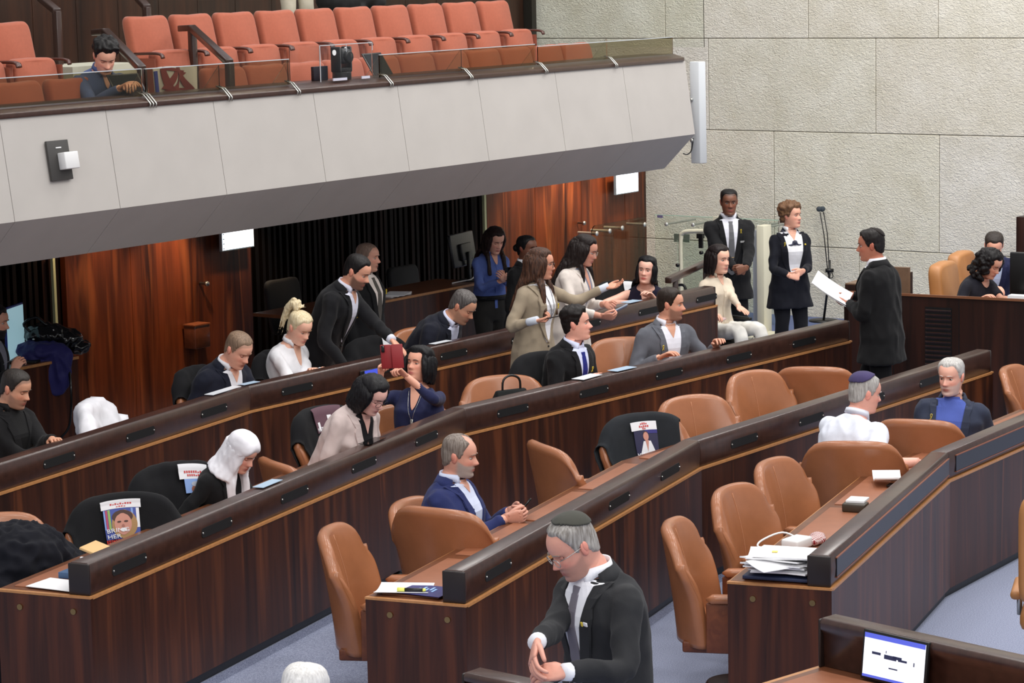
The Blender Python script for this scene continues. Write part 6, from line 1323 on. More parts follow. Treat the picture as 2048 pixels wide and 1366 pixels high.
hp = D(1424, 633, FPX / 217 - .27); mb = MB(); mb.box(hp + ZUP * .0, (.24, .16, .012), X=unit((1, -.5, -.25)), Y=unit((.4, 1, 0)), Z=(0, 0, 1)); tag(mb.build('tablet', plain('pink_tablet', (206, 176, 176), rough=.4), None, bevel=.004), 'pinkish tablet on the lap of the woman in the wheelchair', 'tablet')
# twin microphone stand
mp_ = P(1660, 640, 0.0); mp_ = mp_ - bu * .15; mr = empty('microphone_stand', tuple(mp_)); tag(mr, 'thin black microphone stand with twin heads before the stone wall', 'microphone stand'); dep_ = float((mp_ - CC) @ cf)
def mpt(x, y): return D(x, y, dep_)
place_tube(mr, 'foot', BLACK, [mp_, mp_ + ZUP * .02], .16, 24); place_tube(mr, 'pole', BLACK, [mp_, mpt(1659, 548), mpt(1659, 520)], .013, 8)
for dx in (0, 7): place_tube(mr, 'boom', BLACK, [mpt(1656 + dx * .4, 548), mpt(1648 + dx, 470), mpt(1640 + dx, 424)], .006, 6)
place_tube(mr, 'clamp', BLACK, [mpt(1651, 541), mpt(1667, 541)], .022, 8); place_tube(mr, 'cable_loop', BLACK, bez([mpt(1662, 541), mpt(1666, 553), mpt(1660, 556), mpt(1656, 548)], 4), .006, 6)
for dx in (0, 7): mb = MB(); mb.sphere(mpt(1638 + dx, 418), .030, 14, 10); o = mb.build('microphone', plain('mic_foam', (62, 70, 76), rough=.9), None, smooth=True); o.data.transform(Matrix.Translation(-Vector(mr.location))); o.parent = mr
# ================================================================== PODIUM AT RIGHT
PZ = 1.15; pa, pb_ = P(1688, 582, PZ), P(2048, 599, PZ); pd = unit(pb_ - pa); pb_ = pa + pd * 3.2; pn_ = np.array([pd[1], -pd[0], 0]); pn_ = pn_ if pn_ @ (CC - pa) > 0 else -pn_
root = empty('podium', (pa[0], pa[1], 0)); tag(root, 'high dark wooden podium at right with louvred vent panel', 'podium')
POD = wood('podium_veneer', (26, 14, 10), (52, 26, 18), (78, 40, 26), rough=.4, streak=.3, coat=.08)
L_ = 3.2; c = (pa + pb_) / 2
place_box(root, 'podium_front', POD, (c[0], c[1], PZ / 2) - pn_ * .02, (L_, .04, PZ - .01), X=pd, Y=pn_)
place_box(root, 'podium_top', DESKTOP, (c[0], c[1], PZ - .132) - pn_ * .34, (L_, .62, .024), X=pd, Y=pn_)
place_box(root, 'edge_strip', plain('podium_edge', (120, 76, 50), rough=.4), (c[0], c[1], PZ - .006) + pn_ * .004, (L_, .02, .02), X=pd, Y=pn_)
for t in (.45, 1.03): cc = pa + pd * t; place_box(root, 'panel_joint', BLACK, (cc[0], cc[1], PZ / 2) + pn_ * .001, (.006, .004, PZ - .05), X=pd, Y=pn_)
place_box(root, 'podium_side', POD, (pa[0], pa[1], PZ / 2) - pn_ * .75 + pd * .02, (.04, 1.5, PZ - .01), X=pd, Y=pn_)
v0 = P(1880, 590, PZ); tv = float((v0 - pa) @ pd); cc = pa + pd * tv
vb_ = place_box(root, 'louvre_frame', BLACK, (cc[0], cc[1], .70) + pn_ * .0015, (.235, .004, .70), X=pd, Y=pn_)
for i in range(18): place_box(vb_ if False else root, 'louvre_slat', POD, (cc[0], cc[1], 1.02 - i * .038) + pn_ * .006, (.225, .012, .016), X=pd, Y=unit(pn_ + ZUP * -.6), Z=unit(ZUP + pn_ * .6))
# wing boxes behind
BOXW = plain('wing_wood', (112, 86, 66), rough=.45, noise=.12, nscale=14)
cc = P(1802, 560, PZ + .1); place_box(root, 'wing_panel', BOXW, pa + pd * (float((P(1814, 585, PZ) - pa) @ pd) - .09) - pn_ * .12 + ZUP * (.10), (.20, .04, .22), X=pd, Y=pn_)
place_box(root, 'corner_ledge', BOXW, pa - pn_ * .35 + pd * .1 + ZUP * .045, (.22, .6, .03), X=pd, Y=pn_); place_box(root, 'corner_ledge_front', POD, pa - pn_ * .06 + pd * .1 + ZUP * .02, (.22, .03, .06), X=pd, Y=pn_)
# floor behind the podium
fz = .25; mb = MB(); cc = pa + pd * 1.6 - pn_ * 1.55; mb.box((cc[0], cc[1], fz / 2), (3.1, 1.9, fz), X=pd, Y=pn_); struct(mb.build('floor_podium', CARPET))
# tan conference chairs on the podium
TAN = plain('light_tan_leather', (178, 122, 72), rough=.45, noise=.06, nscale=8)
def conf_chair(x, y, depth, yaw, label, fz=.25):
    p = D(x, y, depth); r = empty('conference_chair', (p[0], p[1], fz), -R_(yaw)); tag(r, label, 'chair', 'light tan conference chairs')
    zt3 = p[2] - fz
    rslab(.50, .60, .12, 4.5, .10, -.02, .02, y0=-.0, z0=zt3 - .60).build('backrest', TAN, r, smooth=True)
    mb = MB(); mb.box((0, .30, .46), (.50, .48, .12)); mb.build('seat', TAN, r, bevel=.04)
    for s_ in (-1, 1): mb = MB(); mb.box((s_ * .27, .24, .60), (.06, .36, .05)); mb.build('armrest', TAN, r, bevel=.02)
    for s_ in (-1, 1): mb = MB(); mb.tube([(s_ * .27, .38, .42), (s_ * .27, .36, .60)], .015, 8); mb.build('arm_post', STEEL, r, smooth=True)
    mb = MB(); mb.tube([(0, .25, .03), (0, .25, .42)], .03, 12); mb.build('column', CHROME, r, smooth=True)
    mb = MB(); mb.tube([(0, .25, 0), (0, .25, .035)], .26, 24); mb.build('base', BLACK, r)
    return r
conf_chair(1898, 527, FPX / 232, 118, 'light tan leather chair behind the curly-haired writer at the podium'); conf_chair(1934, 506, FPX / 222, 118, 'light tan leather chair behind the man in navy jacket at the podium')
conf_chair(2136, 990, 13.6, 15, 'light tan leather chair cut by the right frame edge, seen from behind', 0.0)
p = pa + pd * float((P(2044, 598, PZ) - pa) @ pd) - pn_ * .25 - ZUP * .12; root = empty('computer_monitor', (p[0], p[1], PZ - .12), 0); tag(root, 'black monitor on the podium at the right edge, back turned', 'monitor')
place_box(root, 'display', BLACK, p + ZUP * .30, (.36, .04, .36), X=pd, Y=pn_, bevel=.012); place_box(root, 'stand', BLACK, p + ZUP * .05 - pn_ * .03, (.08, .05, .12), X=pd, Y=pn_); place_box(root, 'foot', BLACK, p + ZUP * .008, (.2, .16, .016), X=pd, Y=pn_)
p = pa + pd * float((P(2030, 598, PZ) - pa) @ pd) - pn_ * .1; mb = MB(); mb.box(p - ZUP * .048, (.16, .10, .138), X=pd, Y=pn_); tag(mb.build('paper_stack', PAPER), 'white paper stack on the podium at the right edge', 'paper')
p = onw(2047, 480, .5); mb = MB(); hh_ = onw(2047, 432, .5)[2]; mb.box((p[0] + .04, p[1], hh_ / 2), (.14, .25, hh_), X=-WL, Y=bu); tag(mb.build('dark_cabinet', POD, None, bevel=.004), 'dark wooden cabinet edge by the stone wall at the right frame edge', 'cabinet')
# ================================================================== FRONT TABLES
W = [P(1640, 1240, .95), P(2048, 1330, .95)]; d = unit(W[1] - W[0]); n_ = np.array([-d[1], d[0], 0])
WE = [W[0] + d * 2.2 + n_ * .13, W[0] + n_ * .13]
ed = desk_row('desk_row', [np.array([*p[:2], .74]) for p in WE], 0.0, 'front government table at lower right with a lit screen in its riser', [(0, 0, 0)], left_end=False, right_end=True, group=None, pz=-.03, rh=1.4)
p = P(1784, 1336, .86); t = float((p - W[0]) @ d); c = W[0] + d * (t - .10) - n_ * .005
SCRW = plain('screen_white', (238, 242, 250), rough=.3, emit=(236, 242, 255), estr=.95); SCRB = plain('screen_blue', (80, 92, 200), rough=.3, emit=(84, 96, 205), estr=.8)
sr = empty('desk_screen', (c[0], c[1], .79)); tag(sr, 'lit desk screen set in the lower right table riser', 'screen'); upv = unit(ZUP + n_ * .12); fn = -unit(n_ - ZUP * .12); c[2] = .845
place_box(sr, 'bezel', BLACK, c + fn * .012, (.37, .02, .225), X=d, Y=fn, Z=upv, bevel=.003); dsp = place_box(sr, 'display', SCRW, c + fn * .0235, (.345, .003, .20), X=d, Y=fn, Z=upv); place_box(sr, 'title_bar', SCRB, c + fn * .0255 + upv * .090, (.345, .001, .022), X=d, Y=fn, Z=upv); place_box(sr, 'task_bar', SCRB, c + fn * .0255 - upv * .094, (.345, .001, .012), X=d, Y=fn, Z=upv)
DK = plain('screen_ink', (44, 48, 76), rough=.3, emit=(44, 48, 80), estr=.5)
for x_, z_, w_, h_ in ((-.10, .015, .05, .012), (-.02, .008, .07, .020), (.02, .012, .05, .014), (.05, .004, .05, .010), (-.045, .03, .004, .012), (.115, .0, .006, .018), (0, -.04, .05, .006)): place_box(sr, 'skyline_shape', DK, c + fn * .0255 + d * x_ + upv * z_, (w_, .001, h_), X=d, Y=fn, Z=upv)
c = W[0] + d * .28 - n_ * .004; c[2] = .84; place_tube(ed, 'stud', BRASS, [c + n_ * .01, c - n_ * .008], .012, 14)
W2 = [P(930, 1345, .95), P(1040, 1368, .95)]; d2 = unit(W2[1] - W2[0]); n2 = np.array([-d2[1], d2[0], 0])
desk_row('desk_row', [np.array([*(W2[0] + d2 * .42 + n2 * .12)[:2], .74]), np.array([*(W2[0] + n2 * .12)[:2], .74])], 0.0, 'dark wooden table corner at the bottom edge before the standing man', [(0, 0, 0)], left_end=False, right_end=True, group=None, pads=False, pz=.03)
# ================================================================== THINGS ON THE DESKS
def along(row, x, y, z, off):
    """point of a desk row: nearest segment to the pixel at height z, off metres behind its front"""
    p = P(x, y, z); best = None
    for a, b in zip(RW[row], RW[row][1:]):
        d, n, L = seg_frame(a, b); t = (p - a) @ d; e = abs((p - a) @ n) + max(0, -t, t - L)
        if best is None or e < best[0]: best = (e, a + d * t - n * off, d, n)
    q = best[1].copy(); q[2] = z; return q, best[2], best[3]
def sheet(p, d, n, w_, h_, label, rot=0.0, mat=PAPER, cat='paper', group=None, curl=.0, th=.003, name='paper_sheet', tilt=0.0):
    Rm = rotz(rot); X, Y = Rm @ d, Rm @ n; mb = MB(); N_ = 8; V = []
    for k in (0, 1):
        for i in range(N_):
            for j in range(2): u = i / (N_ - 1) - .5; V.append(p + X * u * w_ + Y * (j - .5) * h_ + ZUP * (k * th + curl * (2 * u) ** 2 + tilt * (u + .5)))
    m = N_ * 2; F = []
    for i in range(N_ - 1): f = (2 * i, 2 * i + 1, 2 * i + 3, 2 * i + 2); F += [f[::-1], tuple(m + q for q in f)]
    bd = [2 * i for i in range(N_)] + [2 * i + 1 for i in range(N_ - 1, -1, -1)]
    F += [(bd[i], bd[(i + 1) % m], m + bd[(i + 1) % m], m + bd[i]) for i in range(m)]; mb.add(V, F); o = mb.build(name, mat); tag(o, label, cat, group); return o
# paper pile at the front desk end
p, d, n = along('D', 1572, 1166, .76, .30); p = RW['D'][0] + d * .17 - n * .31; p[2] = .762
mb = MB(); mb.box(p + ZUP * .009, (.30, .36, .018), X=d, Y=n); tag(mb.build('ring_folder', plain('navy_folder', (34, 46, 78), rough=.5), None, bevel=.003), 'dark blue folder at the bottom of the paper pile', 'folder')
rng = random.Random(5)
for i in range(9):
    sheet(p + ZUP * (.020 + .0105 * i) + d * rng.uniform(-.02, .02) + n * rng.uniform(-.03, .03), d, n, .30 - .005 * i, .33, 'white bundle of printed sheets in the pile at the front desk end' if i < 8 else 'topmost white sheets with a yellow sticker on the paper pile', rng.uniform(-.18, .18), group='sheets in the paper pile' if i < 8 else None, curl=rng.uniform(.0, .02), th=.008, name='paper_bundle')
sheet(p + ZUP * .07 - d * .16 - n * .02, d, n, .16, .21, 'loose white sheet sliding off the paper pile', .9, tilt=.03, curl=.005)
sheet(p + ZUP * .115 + d * .02 + n * -.05, d, n, .03, .03, 'small yellow sticker on top of the paper pile', .2, plain('yellow_sticker', (240, 214, 110), rough=.6), 'sticker', name='sticker')
# charger, cable and red patterned wrapper
p, d, n = along('D', 1622, 1098, .765, .40); r = empty('charger', tuple(p)); tag(r, 'white power adaptor with looped white cable on the front desk', 'charger')
place_box(r, 'adaptor', WHITE, p + ZUP * .03, (.16, .11, .06), X=unit(d + n * .3), Y=unit(n - d * .3), bevel=.012); place_tube(r, 'cable', WHITE, bez([p + ZUP * .03 + d * .08, p - n * .12 + d * .14 + ZUP * .05, p - n * .20 + ZUP * .03, p - n * .18 - d * .12 + ZUP * .02, p - n * .06 - d * .10 + ZUP * .02, p - n * .20 - d * .24 + ZUP * .012], 5), .006, 6)
q = p + d * .16 + n * .06; mb = MB()
for i in range(3): mb.sphere(q + d * (i * .05 - .05) + ZUP * .02 + n * .02 * (i % 2), (.05, .06, .03), 12, 8)
o = mb.build('t', MATS['paper_white']); me = o.data; bpy.data.objects.remove(o)
def checker(name, c1, c2, sc):
    m, N, L, B = newmat(name); tc = N.new('ShaderNodeTexCoord'); c = N.new('ShaderNodeTexBrick'); c.inputs['Scale'].default_value = sc; c.inputs['Color1'].default_value = srgb(*c1); c.inputs['Color2'].default_value = srgb(*c1); c.inputs['Mortar'].default_value = srgb(*c2); c.inputs['Mortar Size'].default_value = .04; L.new(tc.outputs['Object'], c.inputs['Vector']); L.new(c.outputs['Color'], B.inputs['Base Color']); B.inputs['Roughness'].default_value = .6; return m
mbx = MB()
for i in range(3): mbx.sphere(q + d * (i * .05 - .05) + ZUP * .02 + n * .02 * (i % 2), (.05, .06, .03), 12, 8)
me = solid(mbx, .01, 3, .006, (20, 20, 20)); o = link('snack_wrapper', me, checker('red_check', (138, 34, 42), (232, 226, 222), 30), None); tag(o, 'dark red wrapper with white grid lines beside the power adaptor', 'wrapper')
p, d, n = along('D', 1742, 1022, .765, .33); r = empty('note_holder', tuple(p)); tag(r, 'small dark box topped with white notes on the front desk', 'note holder'); place_box(r, 'holder', plain('holder_dark', (58, 50, 40), rough=.4), p + ZUP * .02, (.10, .14, .05), X=d, Y=n, bevel=.008); place_box(r, 'notes', PAPER, p + ZUP * .052 + d * .05, (.13, .11, .012), X=d, Y=n)
p, d, n = along('D', 1796, 968, .765, .33); sheet(p + ZUP * .02, d, n, .24, .17, 'crumpled white papers on the front desk near the skullcap man', .3, curl=.03, th=.01, name='paper_bundle'); mb = MB(); mb.box(p + ZUP * .008 + n * .06 - d * .05, (.13, .08, .012), X=d, Y=n); tag(mb.build('phone', BLACKG, None, bevel=.003), 'dark phone under the crumpled papers', 'phone')
# leaflet and marker on the second row's end
p = RW['C'][0] + seg_frame(*RW['C'][:2])[0] * .13 - seg_frame(*RW['C'][:2])[1] * .33; d, n, _ = seg_frame(*RW['C'][:2]); p[2] = .05 + .763
NAV = plain('leaflet_navy', (42, 40, 106), rough=.45)
sheet(p + n * -.08, d, n, .21, .28, 'white sheet under the navy leaflet at the row end', .25, curl=.012)
lf = sheet(p + ZUP * .006 + n * .05, d, n, .20, .26, 'navy leaflet with pale lettering at the end of the second desk row', -.12, NAV, 'leaflet', name='leaflet')
for i in range(5):
    mb = MB(); mb.box(p + ZUP * .0105 + n * (.0 + .022 * i) + d * (.03 * (i % 2)), (.06, .012, .001), X=d, Y=n); o = mb.build('leaflet_lettering', plain('pale_blue_ink', (150, 190, 236), rough=.5)); o.parent = lf
mk = p + ZUP * .02 + d * -.05; r = empty('highlighter', tuple(mk)); tag(r, 'yellow and black highlighter pen on the navy leaflet', 'pen'); ax_ = unit(n * .9 + d * .2)
place_tube(r, 'barrel', BLACK, [mk - ax_ * .05, mk + ax_ * .045], .009, 10); place_tube(r, 'cap', plain('neon_yellow', (230, 232, 110), rough=.4), [mk - ax_ * .09, mk - ax_ * .088, mk - ax_ * .05], [.006, .011, .011], 10); place_tube(r, 'tip', plain('neon_yellow', (230, 232, 110), rough=.4), [mk + ax_ * .045, mk + ax_ * .06], [.009, .006], 10)
# white papers at the third row's end, envelope
d, n, _ = seg_frame(*RW['B'][:2]); p = RW['B'][0] + d * .12 - n * .27; p[2] = .10 + .763
sheet(p, d, n, .20, .28, 'white sheet at the near left end of the third desk row', -.1); mb = MB(); c = p + d * .10 + n * .10; mb.box(c + ZUP * .065, (.012, .06, .13), X=d, Y=n); tag(mb.build('paper_card', PAPER), 'upright white card beside the riser at the left row end', 'card'); mb = MB(); mb.box(p + d * .19 - n * .02 + ZUP * .015, (.12, .14, .03), X=d, Y=n); tag(mb.build('blue_booklet', plain('teal_blue', (62, 92, 130), rough=.5)), 'blue booklet behind the white sheet at the left row end', 'booklet')
def on_cap(row, x, y, w_, h_, label, mat, name='paper_sheet', cat='paper', z=.93, off=.075, rot=0, lift=0.0, tilt=0.0):
    p, d, n = along(row, x, y, ROWS[row][0] + z, off); return sheet(p + ZUP * lift, d, n, w_, h_, label, rot, mat, cat, name=name, tilt=tilt)
p, d, n = along('B', 290, 1085, 1.05, .22); mb = MB(); mb.box(p - ZUP * .05, (.16, .10, .014), X=unit(d + ZUP * .02), Y=unit(n + ZUP * -.3), Z=unit(ZUP + n * .3)); tag(mb.build('envelope', plain('manila', (214, 176, 122), rough=.7), None, bevel=.003), 'tan manila envelope leaning behind the riser by the smiling portrait shirt', 'envelope')
LB = plain('pale_blue_paper', (176, 200, 222), rough=.3); WP_ = plain('bright_paper', (226, 230, 236), rough=.3)
on_cap('A', 512, 768, .17, .06, 'pale blue paper on the rearmost riser by the crew-cut man', LB); on_cap('A', 458, 782, .38, .07, 'white paper strip on the rearmost riser by the crew-cut man', WP_)
on_cap('A', 908, 687, .22, .06, 'white paper strip on the rearmost riser before the navy-suited man in glasses', WP_); on_cap('A', 1276, 604, .20, .10, 'pale blue tablet on the riser before the long black-haired woman', LB, 'tablet', 'tablet')
on_cap('B', 1195, 756, .26, .10, 'white papers on the riser before the blue-tie man', WP_, rot=.1); on_cap('B', 1265, 740, .24, .09, 'pale blue papers on the riser right of the blue-tie man', LB)
on_cap('B', 545, 968, .24, .07, 'pale blue papers on the riser by the headscarf woman', LB); on_cap('B', 795, 885, .24, .08, 'dark tablet on the riser before the pale blazer woman', BLACKG, 'tablet', 'tablet')
p, d, n = along('A', 727, 744, .15 + .835, -.004); r = empty('blue_display', tuple(p)); tag(r, 'small glowing blue display strip on the rearmost row riser', 'display'); place_box(r, 'display_case', BLACK, p + n * .004, (.24, .012, .055), X=d, Y=n, bevel=.004); place_box(r, 'display_face', plain('blue_glow', (70, 84, 200), rough=.3, emit=(70, 84, 205), estr=.7), p + n * .0115 + d * .02, (.19, .003, .045), X=d, Y=n)
# ---- things held
def hold_point(k, side): return np.array(PE[k]['_hand_' + side])
RED = plain('red_case', (142, 28, 34), rough=.5)
c = D(783, 713, FPX / 300 - .34); fx = unit(cr * .96 + cu * .05 - cf * .25); fz_ = unit(cu + cr * -.08); fy_ = np.cross(fz_, fx)
r = empty('phone', tuple(c)); tag(r, 'phone in open dark red flip case held up to photograph', 'phone')
place_box(r, 'phone_body', RED, c - fx * .035, (.076, .012, .158), X=fx, Y=fy_, Z=fz_, bevel=.006); place_box(r, 'flip_cover', RED, c + fx * .042 - cf * .01, (.074, .006, .158), X=unit(fx + cf * .3), Y=fy_, Z=fz_, bevel=.003); place_box(r, 'camera_bump', BLACKG, c - fx * .055 + fz_ * .052 - cf * .012, (.022, .010, .045), X=fx, Y=fy_, Z=fz_, bevel=.004)
def held(name, x, y, dep, size, ax, ay, az_, mat, label, cat):
    mb = MB(); c = D(x, y, dep); mb.box(c, size, X=unit(ax), Y=unit(ay), Z=unit(az_)); return tag(mb.build(name, mat, None, bevel=.003), label, cat)
hp8 = hold_point('a8', 'r') + cu * .02; mb = MB(); mb.box(hp8, (.07, .010, .14), X=cr, Y=unit(cf + cu * .5), Z=unit(cu - cf * .5)); tag(mb.build('phone', BLACKG, None, bevel=.003), 'dark phone held by the woman in the blue shirt', 'phone')
if 0: held('phone', 1012, 545, FPX / 214 - .27, (.07, .010, .14), cr, cf + cu * .5, cu * 1 - cf * .5, BLACKG, 'dark phone held by the woman in the blue shirt', 'phone')
held('phone', 1108, 634, FPX / 258 - .31, (.15, .075, .010), cr + cu * .2, cf, cu, plain('dark_case', (40, 26, 24), rough=.4), 'dark phone in the near hand of the pointing woman', 'phone')
held('tablet', 1232, 622, FPX / 248 - .12, (.20, .16, .012), cr + cu * .5, cf - cu * .1, cu - cr * .4, plain('tablet_grey', (150, 168, 190), rough=.25), 'grey-blue tablet held by the woman in white blazer', 'tablet')
held('phone', 1048, 1014, FPX / 346 - .02, (.075, .012, .13), cf, cr - cu * .8, cu + cr * .8, BLACKG, 'phone held by the man in bright navy jacket', 'phone')
held('pen', 22, 720, FPX / 265 - .15, (.008, .008, .13), cr, cf, cu * .6 + cr, STEEL, 'pen held by the man at the left edge', 'pen')
h4 = hold_point('a4', 'r'); mb = MB(); mb.box(h4 + cu * .01 + cr * .01, (.008, .008, .09), X=cr, Y=cf, Z=unit(cu * .7 + cr * .7)); tag(mb.build('pen', WHITE), 'white pen in the hand of the blonde woman', 'pen')
c = D(1661, 580, FPX / 252 + .2); X = unit(cr * .75 - cu * .62); Y = unit(cf * .8 + cu * .4 + cr * .3)
for i in range(2):
    mb = MB(); V = []; N_ = 10
    for k_ in (0, 1):
        for a in range(N_):
            for b in (0, 1): u = a / (N_ - 1) - .5; V.append(c + X * u * .33 + Y * (b - .5) * .24 + np.cross(X, Y) * (.03 * (u + .5) ** 2 * (1 + .4 * i) + .004 * i + .0015 * k_))
    m = N_ * 2; F = []
    for a in range(N_ - 1): f = (2 * a, 2 * a + 1, 2 * a + 3, 2 * a + 2); F += [f, tuple(m + q for q in f[::-1])]
    mb.add(V, F); tag(mb.build('paper_sheet', PAPER), ['upper white sheet held by the man seen from behind', 'lower white sheet held by the man seen from behind'][i], 'paper', 'sheets held by the standing reader')
# ================================================================== CLOTHS DRAPED OVER CHAIRS
def chair_named(lab): return [o for o in bpy.data.objects if o.get('label') == lab][0]
def cpt(u, v, side, off):
    """surface of a chair's back (chair frame), off metres outside the leather; u across, v up"""
    h = .95; H0, H1 = .35, h; wv = 0.262 + 0.052 * min(1, v / 0.75) ** 1.2
    ang = u * 0.80; x = wv * math.sin(ang) / math.sin(0.80); y = -0.27 - 0.09 * v ** 1.3 + 0.155 * (1 - math.cos(ang)) / (1 - math.cos(0.80)) * (0.9 - 0.15 * v)
    z = H0 + (H1 - H0) * v - (0.035 * abs(u) ** 2 + 0.13 * min(1, abs(u)) ** 6) * max(0, (v - 0.4) / 0.6) ** 1.6
    nx, ny = -math.sin(ang * 0.8), math.cos(ang * 0.8); t = (.045 * (1 - .25 * v) + off) * side
    bulge = 0.022 * (1 - min(1, u * u)) * math.sin(math.pi * min(1, max(0, (v - 0.1) * 1.1))) if side > 0 else 0
    return np.array([x + nx * (t + bulge), y + ny * (t + bulge), z])
def drape(chair, mat, name, label, cat, u0=-1.12, u1=1.12, vf=.12, vb=.35, off=.014, wr=.008, seed=0, sag=0.0, group=None):
    mb = MB(); nu, nv = 26, 20; rg = []
    for i in range(nu + 1):
        u = u0 + (u1 - u0) * i / nu; col = []
        for j in range(nv + 1): v = vf + .06 * math.sin(u * 7 + seed) + (1 - vf - .06 * math.sin(u * 7 + seed)) * j / nv; col.append(cpt(u, v, 1, off + .022 * (1 - j / nv) * (1 + math.sin(u * 9 + seed)) * .6))
        tf, tb = cpt(u, 1, 1, off), cpt(u, 1, -1, off); mid = (tf + tb) / 2
        for q in (.2, .4, .6, .8): col.append(mid + (tf - mid) * math.cos(q * math.pi) + ZUP * (.036 + off) * math.sin(q * math.pi))
        for j in range(nv, -1, -1): v = vb + (1 - vb) * j / nv; col.append(cpt(u, v, -1, off))
        inner = []
        for p_ in col: inner.append(p_)
        rg.append(col)
    n = len(rg[0]); V = [p_ for r in rg for p_ in r]; F = [(i * n + j, i * n + j + 1, (i + 1) * n + j + 1, (i + 1) * n + j) for i in range(nu) for j in range(n - 1)]
    if wr:
        V = [p_ + V3(0, 1 if j % n < n / 2 else -1, .3) * wr * (mnoise.noise(Vector((p_[0] * 14 + seed, p_[1] * 6, p_[2] * 8)))) for j, p_ in enumerate(V)]
    mb.add(V, F); o = mb.build(name, mat, None, smooth=True); s = o.modifiers.new('thick', 'SOLIDIFY'); s.thickness = .006; s.offset = 0
    o.location = chair.location; o.rotation_euler = chair.rotation_euler; o.scale = chair.scale; tag(o, label, cat, group); return o
PRN = [1.0, 1.0, 0.0]
def cpatch(par, nm, u0, u1, v0, v1, mat, off, n=10, shape=None):
    mb = MB(); V = []; F = []
    if shape is None: G = [[(u0 + (u1 - u0) * i / n, v0 + (v1 - v0) * j / n) for i in range(n + 1)] for j in range(n + 1)]
    else: G = [[shape(i / n, j / n) for i in range(n + 1)] for j in range(n + 1)]
    def pt(u, v, o_):
        u = u * PRN[1] + PRN[2]; v = 1 - (1 - v) * PRN[0]
        if v <= 1.0: return cpt(u, v, 1, o_)
        tf, tb = cpt(u, 1, 1, o_), cpt(u, 1, -1, o_); mid = (tf + tb) / 2; q = (v - 1) * 6; return mid + (tf - mid) * math.cos(q * math.pi) + ZUP * (.036 + o_) * math.sin(q * math.pi)
    m = (n + 1) ** 2; V = [pt(u, v, off) for r in G for u, v in r] + [pt(u, v, off - .004) for r in G for u, v in r]
    for j in range(n):
        for i in range(n): f = (j * (n + 1) + i, j * (n + 1) + i + 1, (j + 1) * (n + 1) + i + 1, (j + 1) * (n + 1) + i); F += [f, tuple(m + q for q in f[::-1])]
    mb.add(V, F); return mb.build(nm, mat, par, smooth=True)
TB = cloth((27, 27, 31), .9, .1); RD = plain('print_red', (206, 48, 40), rough=.7); PW = plain('print_white', (228, 228, 232), rough=.7); SKP = plain('print_skin', (196, 138, 122), rough=.7); HRP = plain('print_hair', (74, 50, 44), rough=.7); BLO = plain('print_hair_fair', (164, 128, 84), rough=.7); PB = plain('print_blue', (70, 84, 158), rough=.7); PNV = plain('print_night', (40, 38, 70), rough=.7); SKY = plain('print_sky', (130, 160, 214), rough=.7); INKR = plain('print_red_ink', (196, 70, 70), rough=.7)
def disc(cu_, cv_, ru, rv): return lambda a, b: (cu_ + ru * (2 * a - 1) * math.sqrt(max(0, 1 - (2 * b - 1) ** 2 * .98)), cv_ + rv * (2 * b - 1))
def text_on(par, s, u, v, size, mat, off):
    cv = bpy.data.curves.new('t', 'FONT'); cv.body = s; cv.size = size; cv.extrude = .0015; cv.resolution_u = 2; cv.space_character = 1.0; ob = bpy.data.objects.new('t', cv); COL.objects.link(ob); ob.scale = (1.0, 1.0, 1.0)
    dg = bpy.context.evaluated_depsgraph_get(); dg.update(); me = bpy.data.meshes.new_from_object(ob.evaluated_get(dg)); bpy.data.objects.remove(ob)
    # wrap the letters on the cloth: text x runs along -u (read from in front of the chair)
    for vt in me.vertices:
        x, y, z = vt.co; uu = (u - x / .30) * PRN[1] + PRN[2]; vv = 1 - (1 - (v + y * 1.15 / .65)) * PRN[0]; vt.co = Vector(cpt(uu, vv, 1, off + z))
    me.materials.clear(); me.materials.append(mat); o = bpy.data.objects.new('print_lettering', me); COL.objects.link(o); o.parent = par; return o
def scribble(par, u0, u1, v, mat, off, n=6, h=.022):
    rng = random.Random(int((u0 + v) * 100)); w_ = (u1 - u0) / n
    for i in range(n):
        a = u0 + w_ * i; cpatch(par, 'print_letter', a, a + w_ * .7, v, v + h * rng.choice((.7, 1, 1)), mat, off, 3)
# 1 large smiling portrait
PRN[:] = [.62, .95, .05]
c = chair_named('tan leather armchair draped with a large smiling portrait shirt')
t1 = drape(c, TB, 'portrait_shirt', 'black shirt with large smiling portrait and red slogan hung on a chair', 'shirt', group=None)
cpatch(t1, 'print_photo', -.36, .36, .46, .93, PB, 0.0300)
for k_, (a, b, m_) in enumerate(((-.36, -.30, PW), (-.24, -.20, SKY), (.22, .27, plain('print_green', (140, 170, 90), rough=.7)), (.28, .32, plain('print_pink', (180, 70, 100), rough=.7)), (.33, .36, SKY))): cpatch(t1, 'print_stripe', a, b, .62, .92, m_, 0.0315, 4)
cpatch(t1, 'print_hair', 0, 0, 0, 0, BLO, 0.0325, shape=disc(-.05, .68, .26, .22)); cpatch(t1, 'print_hair', 0, 0, 0, 0, HRP, 0.0330, shape=disc(-.02, .80, .21, .10)); cpatch(t1, 'print_face', 0, 0, 0, 0, SKP, 0.0340, shape=disc(-.02, .685, .175, .165))
for e in (-.085, .055): cpatch(t1, 'print_eye', 0, 0, 0, 0, HRP, 0.0355, shape=disc(e, .725, 0.0430, .014))
cpatch(t1, 'print_smile', 0, 0, 0, 0, PW, 0.0355, shape=disc(-.02, .60, .07, 0.0300)); cpatch(t1, 'print_nose', 0, 0, 0, 0, plain('print_shade', (160, 104, 92), rough=.7), 0.0355, shape=disc(-.02, .655, 0.0300, .03))
